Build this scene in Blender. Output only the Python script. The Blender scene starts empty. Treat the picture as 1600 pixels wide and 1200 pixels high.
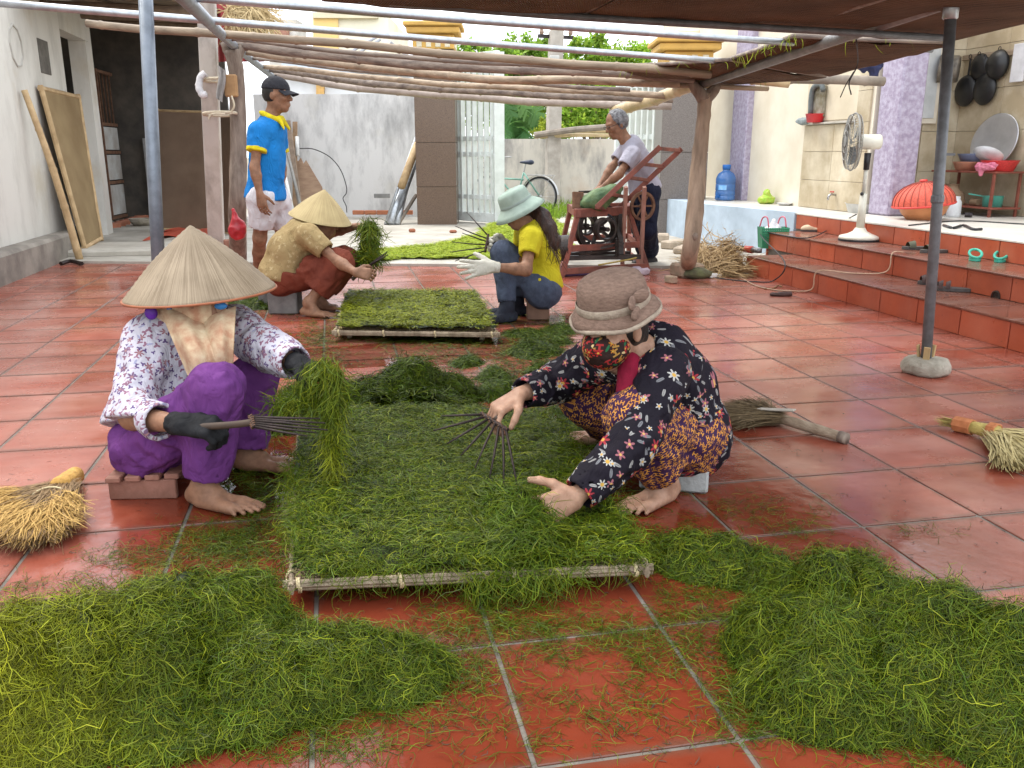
import bpy, math, random
import numpy as np
rng = np.random.default_rng(11); random.seed(5)
SC = bpy.context.scene
COL = SC.collection
PI = math.pi
# ------------------------------------------------------------------ camera
FPX, CAMH = 1350.0, 1.06
TH = math.atan(360 / FPX)
AL = math.atan(285 / (FPX * math.cos(TH) + 360 * math.sin(TH)))
cd = bpy.data.cameras.new('camera'); cam = bpy.data.objects.new('camera', cd); COL.objects.link(cam)
cam.location = (0, 0, CAMH); cam.rotation_euler = (PI / 2 - TH, 0, -AL)
cd.sensor_width = 36; cd.lens = FPX / 1600 * 36; cd.clip_start = 0.05; cd.clip_end = 500
SC.camera = cam
# ------------------------------------------------------------------ sky, sun, exposure
SUN_EL, SUN_AZ = math.radians(58), math.radians(318)
w = bpy.data.worlds.new('World'); SC.world = w; w.use_nodes = True
nt = w.node_tree; nt.nodes.clear()
o_ = nt.nodes.new('ShaderNodeOutputWorld'); bg = nt.nodes.new('ShaderNodeBackground')
sky = nt.nodes.new('ShaderNodeTexSky'); sky.sky_type = 'NISHITA'; sky.sun_disc = False
sky.sun_elevation = SUN_EL; sky.sun_rotation = SUN_AZ; sky.dust_density = 4.0; sky.air_density = 1.0
# an overcast veil: the blue sky washed to a bright even white, thinner here and there
tcw = nt.nodes.new('ShaderNodeTexCoord'); nzw = nt.nodes.new('ShaderNodeTexNoise')
nzw.inputs['Scale'].default_value = 2.2; nzw.inputs['Detail'].default_value = 5
rw = nt.nodes.new('ShaderNodeMapRange'); rw.inputs[1].default_value = .3; rw.inputs[2].default_value = .7
rw.inputs[3].default_value = .97; rw.inputs[4].default_value = .72
mxw = nt.nodes.new('ShaderNodeMix'); mxw.data_type = 'RGBA'; mxw.inputs[7].default_value = (15.5, 16.2, 17.2, 1)
nt.links.new(tcw.outputs['Generated'], nzw.inputs['Vector']); nt.links.new(nzw.outputs['Fac'], rw.inputs[0])
nt.links.new(rw.outputs[0], mxw.inputs[0]); nt.links.new(sky.outputs[0], mxw.inputs[6])
nt.links.new(mxw.outputs[2], bg.inputs[0]); nt.links.new(bg.outputs[0], o_.inputs[0])
bg.inputs[1].default_value = 0.1
sl = bpy.data.lights.new('sun', 'SUN'); sl.energy = 1.5; sl.angle = math.radians(22); sl.color = (1, .95, .86)
so = bpy.data.objects.new('sun', sl); COL.objects.link(so)
so.rotation_euler = (PI / 2 - SUN_EL, 0, PI - SUN_AZ)
SC.view_settings.view_transform = 'Standard'; SC.view_settings.look = 'None'
SC.view_settings.gamma = 1; SC.view_settings.use_curve_mapping = False
SC.view_settings.exposure = 0.82
SC.render.engine = 'CYCLES'; SC.cycles.use_denoising = True; SC.cycles.max_bounces = 6
SC.cycles.diffuse_bounces = 3; SC.cycles.glossy_bounces = 3; SC.cycles.transparent_max_bounces = 8
SC.cycles.use_adaptive_sampling = False
# ------------------------------------------------------------------ where things stand
A = np.array
fw = A([math.sin(AL) * math.cos(TH), math.cos(AL) * math.cos(TH), -math.sin(TH)])
rt = A([math.cos(AL), -math.sin(AL), 0.0]); up = np.cross(rt, fw); CC = A([0, 0, CAMH])
def ray(px, py): return rt * (px - 800) / FPX + up * (600 - py) / FPX + fw
def G(px, py, z=0.0):
    d = ray(px, py); return CC + d * (z - CAMH) / d[2]
def D(px, py, dep): return CC + ray(px, py) * dep
def XP(px, py, x): d = ray(px, py); return CC + d * x / d[0]
def YP(px, py, y): d = ray(px, py); return CC + d * y / d[1]
def dep(p): return float((A(p) - CC) @ fw)
def lim(p, px, py, L, s):
    d = ray(px, py); o = CC - A(p); a = d @ d; b = 2 * o @ d; c = o @ o - L * L; q = b * b - 4 * a * c
    return CC + d * (-b / (2 * a) if q < 0 else (-b + s * math.sqrt(q)) / (2 * a))
def nrm(v):
    v = A(v, float); return v / (np.linalg.norm(v) + 1e-12)
# ------------------------------------------------------------------ materials
MATS = {}
def mat(name, c1, c2=None, scale=6.0, rough=.7, bump=0.0, bscale=None, metal=0.0, detail=5, spec=.4, c3=None, stretch=None, vary=0.0,
        rough2=None, trans=0.0, coat=0.0, lo=.35, hi=.65, wave=None, alpha=None, sub=0.0, bdist=.01):
    """A procedural principled material: two or three colours broken up by noise, optional grain, bump and per-object variation."""
    if name in MATS: return MATS[name]
    m = bpy.data.materials.new(name); m.use_nodes = True; t = m.node_tree; N, L = t.nodes, t.links
    b = N['Principled BSDF']; b.inputs['Roughness'].default_value = rough; b.inputs['Metallic'].default_value = metal
    b.inputs['Specular IOR Level'].default_value = spec
    tc = N.new('ShaderNodeTexCoord'); vec = tc.outputs['Object']
    if stretch:
        mp = N.new('ShaderNodeMapping'); mp.inputs['Scale'].default_value = stretch; L.new(vec, mp.inputs[0]); vec = mp.outputs[0]
    nz = N.new('ShaderNodeTexNoise'); nz.inputs['Scale'].default_value = scale; nz.inputs['Detail'].default_value = detail
    nz.inputs['Roughness'].default_value = .62; L.new(vec, nz.inputs['Vector'])
    rp = N.new('ShaderNodeValToRGB'); e = rp.color_ramp.elements
    c2 = c2 or tuple(x * .7 for x in c1)
    e[0].position = lo; e[0].color = (*c2, 1); e[1].position = hi; e[1].color = (*c1, 1)
    if c3: k = e.new(min(.98, hi + .12)); k.color = (*c3, 1)
    L.new(nz.outputs['Fac'], rp.inputs[0]); col = rp.outputs[0]
    if vary:
        oi = N.new('ShaderNodeObjectInfo'); mr = N.new('ShaderNodeMapRange'); mr.inputs[3].default_value = 1 - vary; mr.inputs[4].default_value = 1 + vary
        hs = N.new('ShaderNodeHueSaturation'); L.new(oi.outputs['Random'], mr.inputs[0]); L.new(mr.outputs[0], hs.inputs['Value'])
        L.new(col, hs.inputs['Color']); col = hs.outputs[0]
    L.new(col, b.inputs['Base Color'])
    if rough2 is not None:
        r2 = N.new('ShaderNodeMapRange'); r2.inputs[1].default_value = .35; r2.inputs[2].default_value = .65
        r2.inputs[3].default_value = rough; r2.inputs[4].default_value = rough2
        L.new(nz.outputs['Fac'], r2.inputs[0]); L.new(r2.outputs[0], b.inputs['Roughness'])
    if bump:
        n2 = N.new('ShaderNodeTexNoise'); n2.inputs['Scale'].default_value = bscale or scale * 6; n2.inputs['Detail'].default_value = 4
        L.new(vec, n2.inputs['Vector']); bp = N.new('ShaderNodeBump'); bp.inputs['Strength'].default_value = bump; bp.inputs['Distance'].default_value = bdist
        L.new(n2.outputs['Fac'], bp.inputs['Height']); L.new(bp.outputs[0], b.inputs['Normal'])
    if trans: b.inputs['Transmission Weight'].default_value = trans
    if coat: b.inputs['Coat Weight'].default_value = coat; b.inputs['Coat Roughness'].default_value = .15
    if alpha is not None: b.inputs['Alpha'].default_value = alpha
    if sub: b.inputs['Subsurface Weight'].default_value = sub; b.inputs['Subsurface Radius'].default_value = (.012, .005, .003)
    MATS[name] = m; return m

def node_mat(name, rough=.7, spec=.4):
    m = bpy.data.materials.new(name); m.use_nodes = True; MATS[name] = m
    b = m.node_tree.nodes['Principled BSDF']; b.inputs['Roughness'].default_value = rough; b.inputs['Specular IOR Level'].default_value = spec
    return m, m.node_tree.nodes, m.node_tree.links, b

# ------------------------------------------------------------------ objects
ORG = {}                                   # world origin of every object made here
def tag(o, label=None, cat=None, group=None, kind=None):
    if label: o['label'] = label
    if cat: o['category'] = cat
    if group: o['group'] = group
    if kind: o['kind'] = kind
    return o
def empty(name, loc, label=None, cat=None, group=None, kind=None):
    o = bpy.data.objects.new(name, None); o.empty_display_size = .1; COL.objects.link(o); o.location = loc
    ORG[o.name] = A(loc, float); return tag(o, label, cat, group, kind)
def mesh(name, V, F, smooth=False, uv=None, col=None):
    me = bpy.data.meshes.new(name)
    if isinstance(F, np.ndarray):
        n, k = F.shape; me.vertices.add(len(V)); me.vertices.foreach_set('co', np.ascontiguousarray(V, dtype=np.float32).ravel())
        me.loops.add(n * k); me.loops.foreach_set('vertex_index', np.ascontiguousarray(F, dtype=np.int32).ravel())
        me.polygons.add(n); me.polygons.foreach_set('loop_start', np.arange(0, n * k, k, dtype=np.int32))
        me.update(calc_edges=True)
    else:
        me.from_pydata([tuple(map(float, v)) for v in V], [], [tuple(int(i) for i in f) for f in F])
    if smooth: me.polygons.foreach_set('use_smooth', np.ones(len(me.polygons), bool))
    if uv is not None:
        l = me.uv_layers.new(name='UVMap'); l.data.foreach_set('uv', np.ascontiguousarray(uv, dtype=np.float32).ravel())
    if col is not None:
        a = me.color_attributes.new('tint', 'FLOAT_COLOR', 'POINT'); a.data.foreach_set('color', np.ascontiguousarray(col, dtype=np.float32).ravel())
    return me
def obj(name, VF, m=None, parent=None, smooth=False, base=None, label=None, cat=None, group=None, kind=None, uv=None, col=None):
    """One mesh object from WORLD coordinates; a top-level one gets its origin at its base, a part shares its parent's origin."""
    if isinstance(VF, MB): V, F = VF.arrays()
    else: V, F = VF
    V = A(V, float)
    if parent is not None: org = ORG[parent.name]
    elif base is not None: org = A(base, float)
    else:
        lo, hi = V.min(0), V.max(0); org = A([(lo[0] + hi[0]) / 2, (lo[1] + hi[1]) / 2, lo[2]])
    me = mesh(name, V - org, F, smooth, uv, col)
    if m: me.materials.append(m)
    o = bpy.data.objects.new(name, me); COL.objects.link(o)
    if parent is not None: o.parent = parent
    else: o.location = org
    ORG[o.name] = org
    return tag(o, label, cat, group, kind)
def dup(o, loc=None, rot=None, parent=None, label=None):
    c = o.copy(); COL.objects.link(c); c.parent = parent
    if loc is not None: c.location = loc
    if rot is not None: c.rotation_euler = rot
    if label: c['label'] = label
    ORG[c.name] = A(c.location)
    for ch in list(o.children): dup(ch, parent=c)
    return c

def frame_of(d, upv=(0, 0, 1)):
    d = nrm(d); u = A(upv, float)
    if abs(d @ nrm(u)) > .98: u = A([1, 0, 0.])
    s = nrm(np.cross(d, u)); t = np.cross(s, d); return d, s, t
def rotz(a): c, s = math.cos(a), math.sin(a); return A([[c, -s, 0], [s, c, 0], [0, 0, 1]])
def axes(d, upv=(0, 0, 1)):
    d, s, t = frame_of(d, upv); return np.stack([d, s, t], 1)
class MB:
    def __init__(s): s.V, s.F, s.n = [], [], 0
    def add(s, V, F):
        V = A(V, float).reshape(-1, 3); s.V.append(V); k = s.n
        s.F += [tuple(int(i) + k for i in f) for f in F]; s.n += len(V); return s
    def arrays(s): return np.concatenate(s.V), s.F
    def box(s, c, size, M=None, b=0.0):
        h = A(size, float) / 2; M = np.eye(3) if M is None else M; c = A(c, float)
        if b <= 0:
            P = A([[x, y, z] for x in (-1, 1) for y in (-1, 1) for z in (-1, 1)], float) * h
            F = [(0, 1, 3, 2), (4, 6, 7, 5), (0, 4, 5, 1), (2, 3, 7, 6), (0, 2, 6, 4), (1, 5, 7, 3)]
            return s.add(P @ M.T + c, F)
        b = min(b, .45 * min(size)); P, idx = [], {}
        for x in (0, 1):
            for y in (0, 1):
                for z in (0, 1):
                    sg = A([x, y, z]) * 2 - 1
                    for a in range(3):
                        q = h - b; q = q.copy(); q[a] = h[a]; idx[x, y, z, a] = len(P); P.append(sg * q)
        F = []
        I = lambda k, a: idx[k[0], k[1], k[2], a]
        for a in range(3):
            u, v = (a + 1) % 3, (a + 2) % 3
            for sd in (0, 1):
                ks = []
                for (i, j) in ((0, 0), (1, 0), (1, 1), (0, 1)):
                    k = [0, 0, 0]; k[a] = sd; k[u] = i; k[v] = j; ks.append(I(k, a))
                F.append(tuple(ks if sd else ks[::-1]))
            for i in (0, 1):
                for j in (0, 1):
                    k0 = [0, 0, 0]; k0[u] = i; k0[v] = j; k1 = list(k0); k1[a] = 1
                    q = (I(k0, u), I(k1, u), I(k1, v), I(k0, v)); F.append(q if i != j else q[::-1])
        for x in (0, 1):
            for y in (0, 1):
                for z in (0, 1):
                    k = (x, y, z); t = (I(k, 0), I(k, 1), I(k, 2)); F.append(t if (x + y + z) % 2 else t[::-1])
        return s.add(A(P) @ M.T + c, F)
    def bar(s, a, b, w, h, upv=(0, 0, 1), bev=0.0):
        a, b = A(a, float), A(b, float); M = axes(b - a, upv); return s.box((a + b) / 2, (np.linalg.norm(b - a), w, h), M, bev)
    def tube(s, pts, r, n=8, caps=True, closed=False, wob=0.0):
        pts = A(pts, float); m = len(pts); r = np.broadcast_to(A(r, float), (m,))
        tg = np.roll(pts, -1, 0) - np.roll(pts, 1, 0)
        if not closed: tg[0] = pts[1] - pts[0]; tg[-1] = pts[-1] - pts[-2]
        _, u, v = frame_of(tg[0]); V = []
        for i in range(m):
            d = nrm(tg[i]); u = nrm(u - d * (u @ d)); v = np.cross(d, u)
            an = np.arange(n) * 2 * PI / n
            rr = r[i] * (1 + wob * rng.uniform(-1, 1, n)) if wob else r[i] * np.ones(n)
            V.append(pts[i] + np.outer(np.cos(an) * rr, u) + np.outer(np.sin(an) * rr, v))
        F = []
        for i in range(m if closed else m - 1):
            j = (i + 1) % m
            for k in range(n):
                l = (k + 1) % n; F.append((i * n + k, i * n + l, j * n + l, j * n + k))
        if caps and not closed: F.append(tuple(range(n))[::-1]); F.append(tuple(range((m - 1) * n, m * n)))
        return s.add(np.concatenate(V), F)
    def lathe(s, prof, n=24, c=(0, 0, 0), M=None, sx=1.0, sy=1.0, caps=False):
        an = np.arange(n) * 2 * PI / n; M = np.eye(3) if M is None else M
        P = np.concatenate([np.stack([r * np.cos(an) * sx, r * np.sin(an) * sy, np.full(n, z)], 1) for r, z in prof])
        F = []
        for i in range(len(prof) - 1):
            for k in range(n):
                l = (k + 1) % n; F.append((i * n + k, i * n + l, (i + 1) * n + l, (i + 1) * n + k))
        if caps: F.append(tuple(range(n))[::-1]); F.append(tuple(range((len(prof) - 1) * n, len(prof) * n)))
        return s.add(P @ M.T + A(c, float), F)
    def grid(s, P):                       # P[i][j] -> points
        P = A(P, float); a, b = P.shape[:2]
        return s.add(P.reshape(-1, 3), [(i * b + j, (i + 1) * b + j, (i + 1) * b + j + 1, i * b + j + 1) for i in range(a - 1) for j in range(b - 1)])
    def prism(s, poly, off):              # a polygon of world points pushed along a vector
        P = A(poly, float); n = len(P)
        return s.add(np.concatenate([P, P + A(off, float)]), [tuple(range(n))[::-1], tuple(range(n, 2 * n))] + [(i, (i + 1) % n, n + (i + 1) % n, n + i) for i in range(n)])
    def blob(s, c, r, n=10, M=None, jit=0.0):
        pr = [(math.sin(PI * i / n), -math.cos(PI * i / n)) for i in range(n + 1)]
        pr[0] = (.02, -1); pr[-1] = (.02, 1); an = np.arange(n * 2) * PI / n; M = np.eye(3) if M is None else M
        P = np.concatenate([np.stack([a * np.cos(an), a * np.sin(an), np.full(2 * n, z)], 1) for a, z in pr])
        if jit: P *= 1 + rng.uniform(-jit, jit, (len(P), 1))
        P = P * A(r, float); F = []
        for i in range(n):
            for k in range(2 * n):
                l = (k + 1) % (2 * n); F.append((i * 2 * n + k, i * 2 * n + l, (i + 1) * 2 * n + l, (i + 1) * 2 * n + k))
        F.append(tuple(range(2 * n))[::-1]); F.append(tuple(range(n * 2 * n, (n + 1) * 2 * n)))
        return s.add(P @ M.T + A(c, float), F)
def catmull(P, n=6):
    P = A(P, float); Q = np.concatenate([[2 * P[0] - P[1]], P, [2 * P[-1] - P[-2]]]); out = []
    for i in range(1, len(Q) - 2):
        for t in np.arange(n) / n:
            a, b, c, d = Q[i - 1:i + 3]
            out.append(.5 * (2 * b + (c - a) * t + (2 * a - 5 * b + 4 * c - d) * t * t + (-a + 3 * b - 3 * c + d) * t ** 3))
    out.append(P[-1]); return A(out)

# ------------------------------------------------------------------ value noise
def vn(P, seed=0):
    P = np.asarray(P, dtype=np.float32); i = np.floor(P); f = P - i; f = f * f * (3 - 2 * f); i = i.astype(np.int64)
    def h(x, y, z):
        n = (x * 374761393 + y * 668265263 + z * 1440662683 + seed * 974711) & 0xffffffff
        n = ((n ^ (n >> 13)) * 1274126177) & 0xffffffff
        return ((n ^ (n >> 16)) & 0xffff).astype(np.float32) / 65535
    x, y, z = i[:, 0], i[:, 1], i[:, 2]; u, v, w_ = f[:, 0], f[:, 1], f[:, 2]
    a = h(x, y, z) * (1 - u) + h(x + 1, y, z) * u; b = h(x, y + 1, z) * (1 - u) + h(x + 1, y + 1, z) * u
    c = h(x, y, z + 1) * (1 - u) + h(x + 1, y, z + 1) * u; d = h(x, y + 1, z + 1) * (1 - u) + h(x + 1, y + 1, z + 1) * u
    return (a * (1 - v) + b * v) * (1 - w_) + (c * (1 - v) + d * v) * w_
def fbm(P, o=3, seed=0):
    P = np.asarray(P, dtype=np.float32); s = 0; a = .5
    for k in range(o): s = s + a * vn(P * 2 ** k, seed + k); a *= .5
    return s / (1 - .5 ** o)

# ------------------------------------------------------------------ one continuous skin: a signed distance field, meshed
class Body:
    def __init__(s): s.p, s.cuts, s.holes, s.trims = [], [], [], []
    def cap(s, a, b, ra, rb=None, k=.02, flat=None, fold=None, end=None):
        """tapered capsule; flat=(axis, factor) squeezes it; fold=(depth, along, around) wrinkles it like cloth"""
        a, b = A(a, float), A(b, float); rb = ra if rb is None else rb
        R = max(ra, rb) + .06; s.p.append(dict(t=0, a=a, b=b, ra=ra, rb=rb, k=k, flat=flat, fold=fold, end=end, lo=np.minimum(a, b) - R, hi=np.maximum(a, b) + R, seed=len(s.p))); return s
    def chain(s, pts, rad, k=.02, **kw):
        for i in range(len(pts) - 1): s.cap(pts[i], pts[i + 1], rad[i], rad[i + 1], k, **kw)
        return s
    def ell(s, c, r, M=None, k=.02, fold=None):
        c = A(c, float); R = max(r) + .06; s.p.append(dict(t=1, a=c, r=A(r, float), M=np.eye(3) if M is None else M, k=k, fold=fold, end=None, lo=c - R, hi=c + R, seed=len(s.p))); return s
    def cut(s, c, n): s.cuts.append((A(c, float), nrm(n))); return s          # keep the side n points away from
    def hole(s, a, b, ra, rb=None): s.holes.append((A(a, float), A(b, float), ra, ra if rb is None else rb)); return s
    def trim(s, c, n, R): s.trims.append((A(c, float), nrm(n), R)); return s   # open an end: take away what lies beyond the plane, near c
    def one(s, q, P):
        if q['t'] == 0:
            X = P - q['a']; ba = q['b'] - q['a']
            if q['flat'] is not None:
                ax, fc = q['flat']; X = X + (fc - 1) * np.outer(X @ ax, ax); ba = ba + (fc - 1) * (ba @ ax) * ax
            L2 = max(ba @ ba, 1e-9); t = np.clip(X @ ba / L2, 0, 1); Y = X - np.outer(t, ba)
            d = np.sqrt((Y * Y).sum(1)) - (q['ra'] + (q['rb'] - q['ra']) * t)
            if q['fold']:
                am, fa, fr = q['fold'][:3]; L = math.sqrt(L2); u, s1, s2 = frame_of(ba)
                m = np.abs(d) < .05 + am
                if m.any():
                    Z = Y[m]; r_ = np.sqrt((Z * Z).sum(1)) + 1e-6; c1, c2 = Z @ s1 / r_, Z @ s2 / r_
                    ax_ = t[m] * L + .35 * L * (c1 * .5 + c2 * .3) * .3
                    n = vn(np.stack([ax_ * fa + 7.3 * q['seed'], c1 * fr, c2 * fr + 3.1 * q['seed']], 1))
                    n2 = vn(np.stack([ax_ * fa * 2.3 + 1.7, c1 * fr * 1.8 + ax_ * fa * .4, c2 * fr * 1.8], 1), 5)
                    if q['end']: am = am * np.clip(-((P[m] - q['end'][0]) @ q['end'][1]) / .07, .12, 1)
                    d[m] -= am * ((1 - 2 * np.abs(2 * n - 1)) * .75 + (1 - 2 * np.abs(2 * n2 - 1)) * .3)
            if q['end']:                               # an open hem or cuff: flat end, hollow inside
                c, n, hr = q['end']; e = (P - c) @ n; d = np.maximum(d, e)
                if hr: Y = P - c; Y = Y - np.outer(np.maximum(Y @ n, -.045), n); d = np.maximum(d, hr - np.sqrt((Y * Y).sum(1)))
            return d
        X = (P - q['a']) @ q['M']; k0 = np.sqrt(((X / q['r']) ** 2).sum(1)); k1 = np.sqrt(((X / q['r'] ** 2) ** 2).sum(1)) + 1e-9
        d = k0 * (k0 - 1) / k1
        if q['fold']:
            am, fa, fr = q['fold'][:3]; n = vn(X * A([fr, fr, fa]) + 3.7 * q['seed']); d = d - am * (1 - 2 * np.abs(2 * n - 1)); 
        return d
    def eval(s, P):
        d = np.full(len(P), 1.0)
        for q in s.p:
            m = np.all((P > q['lo']) & (P < q['hi']), 1); ix = np.nonzero(m)[0]
            if not len(ix): continue
            e = s.one(q, P[ix]); c = d[ix]; k = q['k']
            h = np.maximum(k - np.abs(c - e), 0) / k; d[ix] = np.minimum(c, e) - h * h * k / 4
        for c, n in s.cuts: d = np.maximum(d, (P - c) @ n)
        for a, b, ra, rb in s.holes:
            ba = b - a; t = np.clip((P - a) @ ba / (ba @ ba), 0, 1); e = np.linalg.norm(P - a - np.outer(t, ba), axis=1) - (ra + (rb - ra) * t); d = np.maximum(d, -e)
        for c, n, R in s.trims:
            X = P - c; d = np.maximum(d, -np.maximum(-(X @ n), np.sqrt((X * X).sum(1)) - R))
        return d
    def mesh(s, h=.006, smooth=1, uvs=False):
        lo = np.min([q['lo'] for q in s.p], 0) + .03; hi = np.max([q['hi'] for q in s.p], 0) - .03
        B = 8; nb = np.ceil((hi - lo) / (h * B)).astype(int) + 1; n = nb * B
        bc = np.stack(np.meshgrid(*[np.arange(k) for k in nb], indexing='ij'), -1).reshape(-1, 3)
        dc = s.eval(lo + (bc + .5) * h * B - h * .5)
        S = np.where(dc.reshape(nb) < 0, -1.0, 1.0).astype(np.float32); S = S.repeat(B, 0).repeat(B, 1).repeat(B, 2)
        keep = bc[np.abs(dc) < h * B * 1.15 + .012]
        off = np.stack(np.meshgrid(*[np.arange(B)] * 3, indexing='ij'), -1).reshape(-1, 3)
        for i in range(0, len(keep), 1500):
            I = (keep[i:i + 1500, None, :] * B + off[None]).reshape(-1, 3)
            S[I[:, 0], I[:, 1], I[:, 2]] = s.eval(lo + I * h)
        neg = S < 0; cnt = np.zeros(tuple(n - 1), np.int8); sl = [slice(0, -1), slice(1, None)]
        for a in (0, 1):
            for b in (0, 1):
                for c in (0, 1): cnt += neg[sl[a], sl[b], sl[c]]
        act = np.argwhere((cnt > 0) & (cnt < 8)); idx = np.full(tuple(n - 1), -1, np.int32); idx[act[:, 0], act[:, 1], act[:, 2]] = np.arange(len(act))
        cv = {}
        for a in (0, 1):
            for b in (0, 1):
                for c in (0, 1): cv[a, b, c] = S[act[:, 0] + a, act[:, 1] + b, act[:, 2] + c]
        acc = np.zeros((len(act), 3)); num = np.zeros(len(act))
        for ax in range(3):
            for i in (0, 1):
                for j in (0, 1):
                    k0 = [0, 0, 0]; k0[(ax + 1) % 3] = i; k0[(ax + 2) % 3] = j; k1 = list(k0); k1[ax] = 1
                    v0, v1 = cv[tuple(k0)], cv[tuple(k1)]; m = (v0 < 0) != (v1 < 0); t = v0[m] / (v0[m] - v1[m])
                    p = np.tile(A(k0, float), (m.sum(), 1)); p[:, ax] = t; acc[m] += p; num[m] += 1
        V = lo + (act + acc / num[:, None]) * h; Fs = []
        for ax in range(3):
            u, v = (ax + 1) % 3, (ax + 2) % 3; s0 = [slice(1, -1)] * 3; s0[ax] = slice(0, -1); s1 = [slice(1, -1)] * 3; s1[ax] = slice(1, None)
            a0, a1 = neg[tuple(s0)], neg[tuple(s1)]; E = np.argwhere(a0 != a1); fl = a0[E[:, 0], E[:, 1], E[:, 2]]
            for q in range(3):
                if q != ax: E[:, q] += 1
            def g(du, dv):
                X = E.copy(); X[:, u] += du; X[:, v] += dv; return idx[X[:, 0], X[:, 1], X[:, 2]]
            Q = np.stack([g(-1, -1), g(0, -1), g(0, 0), g(-1, 0)], 1); Q[~fl] = Q[~fl][:, ::-1]; Fs.append(Q)
        F = np.concatenate(Fs); F = F[(F >= 0).all(1)]
        e0 = F.ravel(); e1 = np.roll(F, -1, 1).ravel()
        for _ in range(smooth):
            w_ = np.bincount(e0, minlength=len(V)) + np.bincount(e1, minlength=len(V)); w_ = np.maximum(w_, 1)
            X = np.stack([np.bincount(e0, V[e1, c], len(V)) + np.bincount(e1, V[e0, c], len(V)) for c in range(3)], 1) / w_[:, None]
            V = V * .45 + X * .55
        s.V, s.F = V, F
        if uvs: s.uv = s.unwrap()
        return V, F
    def unwrap(s):
        """cloth coordinates in metres: along and around whichever limb each face belongs to"""
        Cn = s.V[s.F].mean(1); best = np.full(len(Cn), 1e9); own = np.zeros(len(Cn), int)
        for i, q in enumerate(s.p):
            f_ = q['fold'], q['end']; q['fold'] = q['end'] = None; d = s.one(q, Cn); q['fold'], q['end'] = f_; m = d < best; best[m] = d[m]; own[m] = i
        uv = np.zeros((len(s.F), 4, 2))
        for i, q in enumerate(s.p):
            m = np.nonzero(own == i)[0]
            if not len(m): continue
            a = q['a']; ba = (q['b'] - a) if q['t'] == 0 else q['M'][:, 2]; u, s1, s2 = frame_of(ba); R = (q['ra'] + q['rb']) / 2 if q['t'] == 0 else q['r'].mean()
            X = s.V[s.F[m]] - a; Xc = Cn[m] - a; fc = np.arctan2(Xc @ s2, Xc @ s1); fv = np.arctan2(X @ s2, X @ s1)
            dl = fv - fc[:, None]; dl = (dl + PI) % (2 * PI) - PI
            L_ = np.linalg.norm(ba) if q['t'] == 0 else 1e9; tc_ = Xc @ u; uv[m, :, 0] = X @ u + .37 * i; uv[m, :, 1] = (fc[:, None] + dl) * max(R, .03) + .61 * i
            if q['t'] == 0:
                o = (tc_ > L_ * 1.0 + .015) | (tc_ < -.015); uv[m[o], :, 0] = X[o] @ s1 + .37 * i; uv[m[o], :, 1] = X[o] @ s2 + .61 * i
        return uv.reshape(-1, 2)

# ------------------------------------------------------------------ strands
def strands(P, Nr, Dr, ln, wd, seg=4, curl=1.6, lift=.006, droop=0.0, pitch=1.0):
    """ribbons that start at P, run along Dr on the surface with normal Nr, curling as they go; returns vertex and quad arrays and strand ids"""
    n = len(P); P = A(P, float); Nr = A(Nr, float); Nr = Nr / (np.linalg.norm(Nr, axis=1, keepdims=True) + 1e-9); Dr = A(Dr, float); ln = np.broadcast_to(ln, (n,)); wd = np.broadcast_to(wd, (n,))
    D_ = Dr - Nr * (Dr * Nr).sum(1, keepdims=True); D_ /= np.linalg.norm(D_, axis=1, keepdims=True) + 1e-9
    B_ = np.cross(Nr, D_); c0 = rng.normal(0, curl, n); c1 = rng.normal(0, curl, n); c2 = rng.normal(0, curl * .55, n); c3 = rng.uniform(3, 8, n); c4 = rng.uniform(0, 6.28, n); pit = rng.normal(.12, .3, n) * pitch; th = np.zeros(n); X = P.copy(); pts = []
    tw = rng.uniform(-.9, .9, n)
    for k in range(seg + 1):
        s_ = k / seg; pts.append(X.copy()); th = c0 * s_ + c1 * s_ * s_ + c2 * np.sin(c3 * s_ + c4)
        ph = pit * (1 - 2.1 * s_)
        X = X + (ln / seg)[:, None] * (np.cos(ph)[:, None] * (np.cos(th)[:, None] * D_ + np.sin(th)[:, None] * B_) + np.sin(ph)[:, None] * Nr)
        if droop: X = X + A([0, 0, -1.0]) * (droop * ln / seg * s_)[:, None]
    pts = np.stack(pts, 1) + Nr[:, None] * (lift * rng.uniform(-.3, 1, n))[:, None, None]
    tg = np.gradient(pts, axis=1); tg /= np.linalg.norm(tg, axis=2, keepdims=True) + 1e-9
    side = np.cross(tg, Nr[:, None] + tw[:, None, None] * B_[:, None]); side /= np.linalg.norm(side, axis=2, keepdims=True) + 1e-9
    tp = np.interp(np.arange(seg + 1) / seg, [0, .15, .8, 1], [.5, 1, 1, .35])
    o = side * (wd[:, None] * tp)[:, :, None] * .5
    V = np.stack([pts - o, pts + o], 2).reshape(-1, 3)
    b = (np.arange(n) * (seg + 1) * 2)[:, None]; k = np.arange(seg)[None] * 2
    F = np.stack([b + k, b + k + 1, b + k + 3, b + k + 2], 2).reshape(-1, 4)
    return V, F, np.repeat(np.arange(n), (seg + 1) * 2)
def tint(ids, n, lo=.55, hi=1.45, yel=.0):
    """per-strand colour: brightness in r, yellowness in g"""
    r = rng.uniform(lo, hi, n); y = np.clip(rng.beta(1.2, 5, n) + yel, 0, 1); c = np.stack([r, y, rng.uniform(0, 1, n), np.ones(n)], 1); return c[ids]
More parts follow.
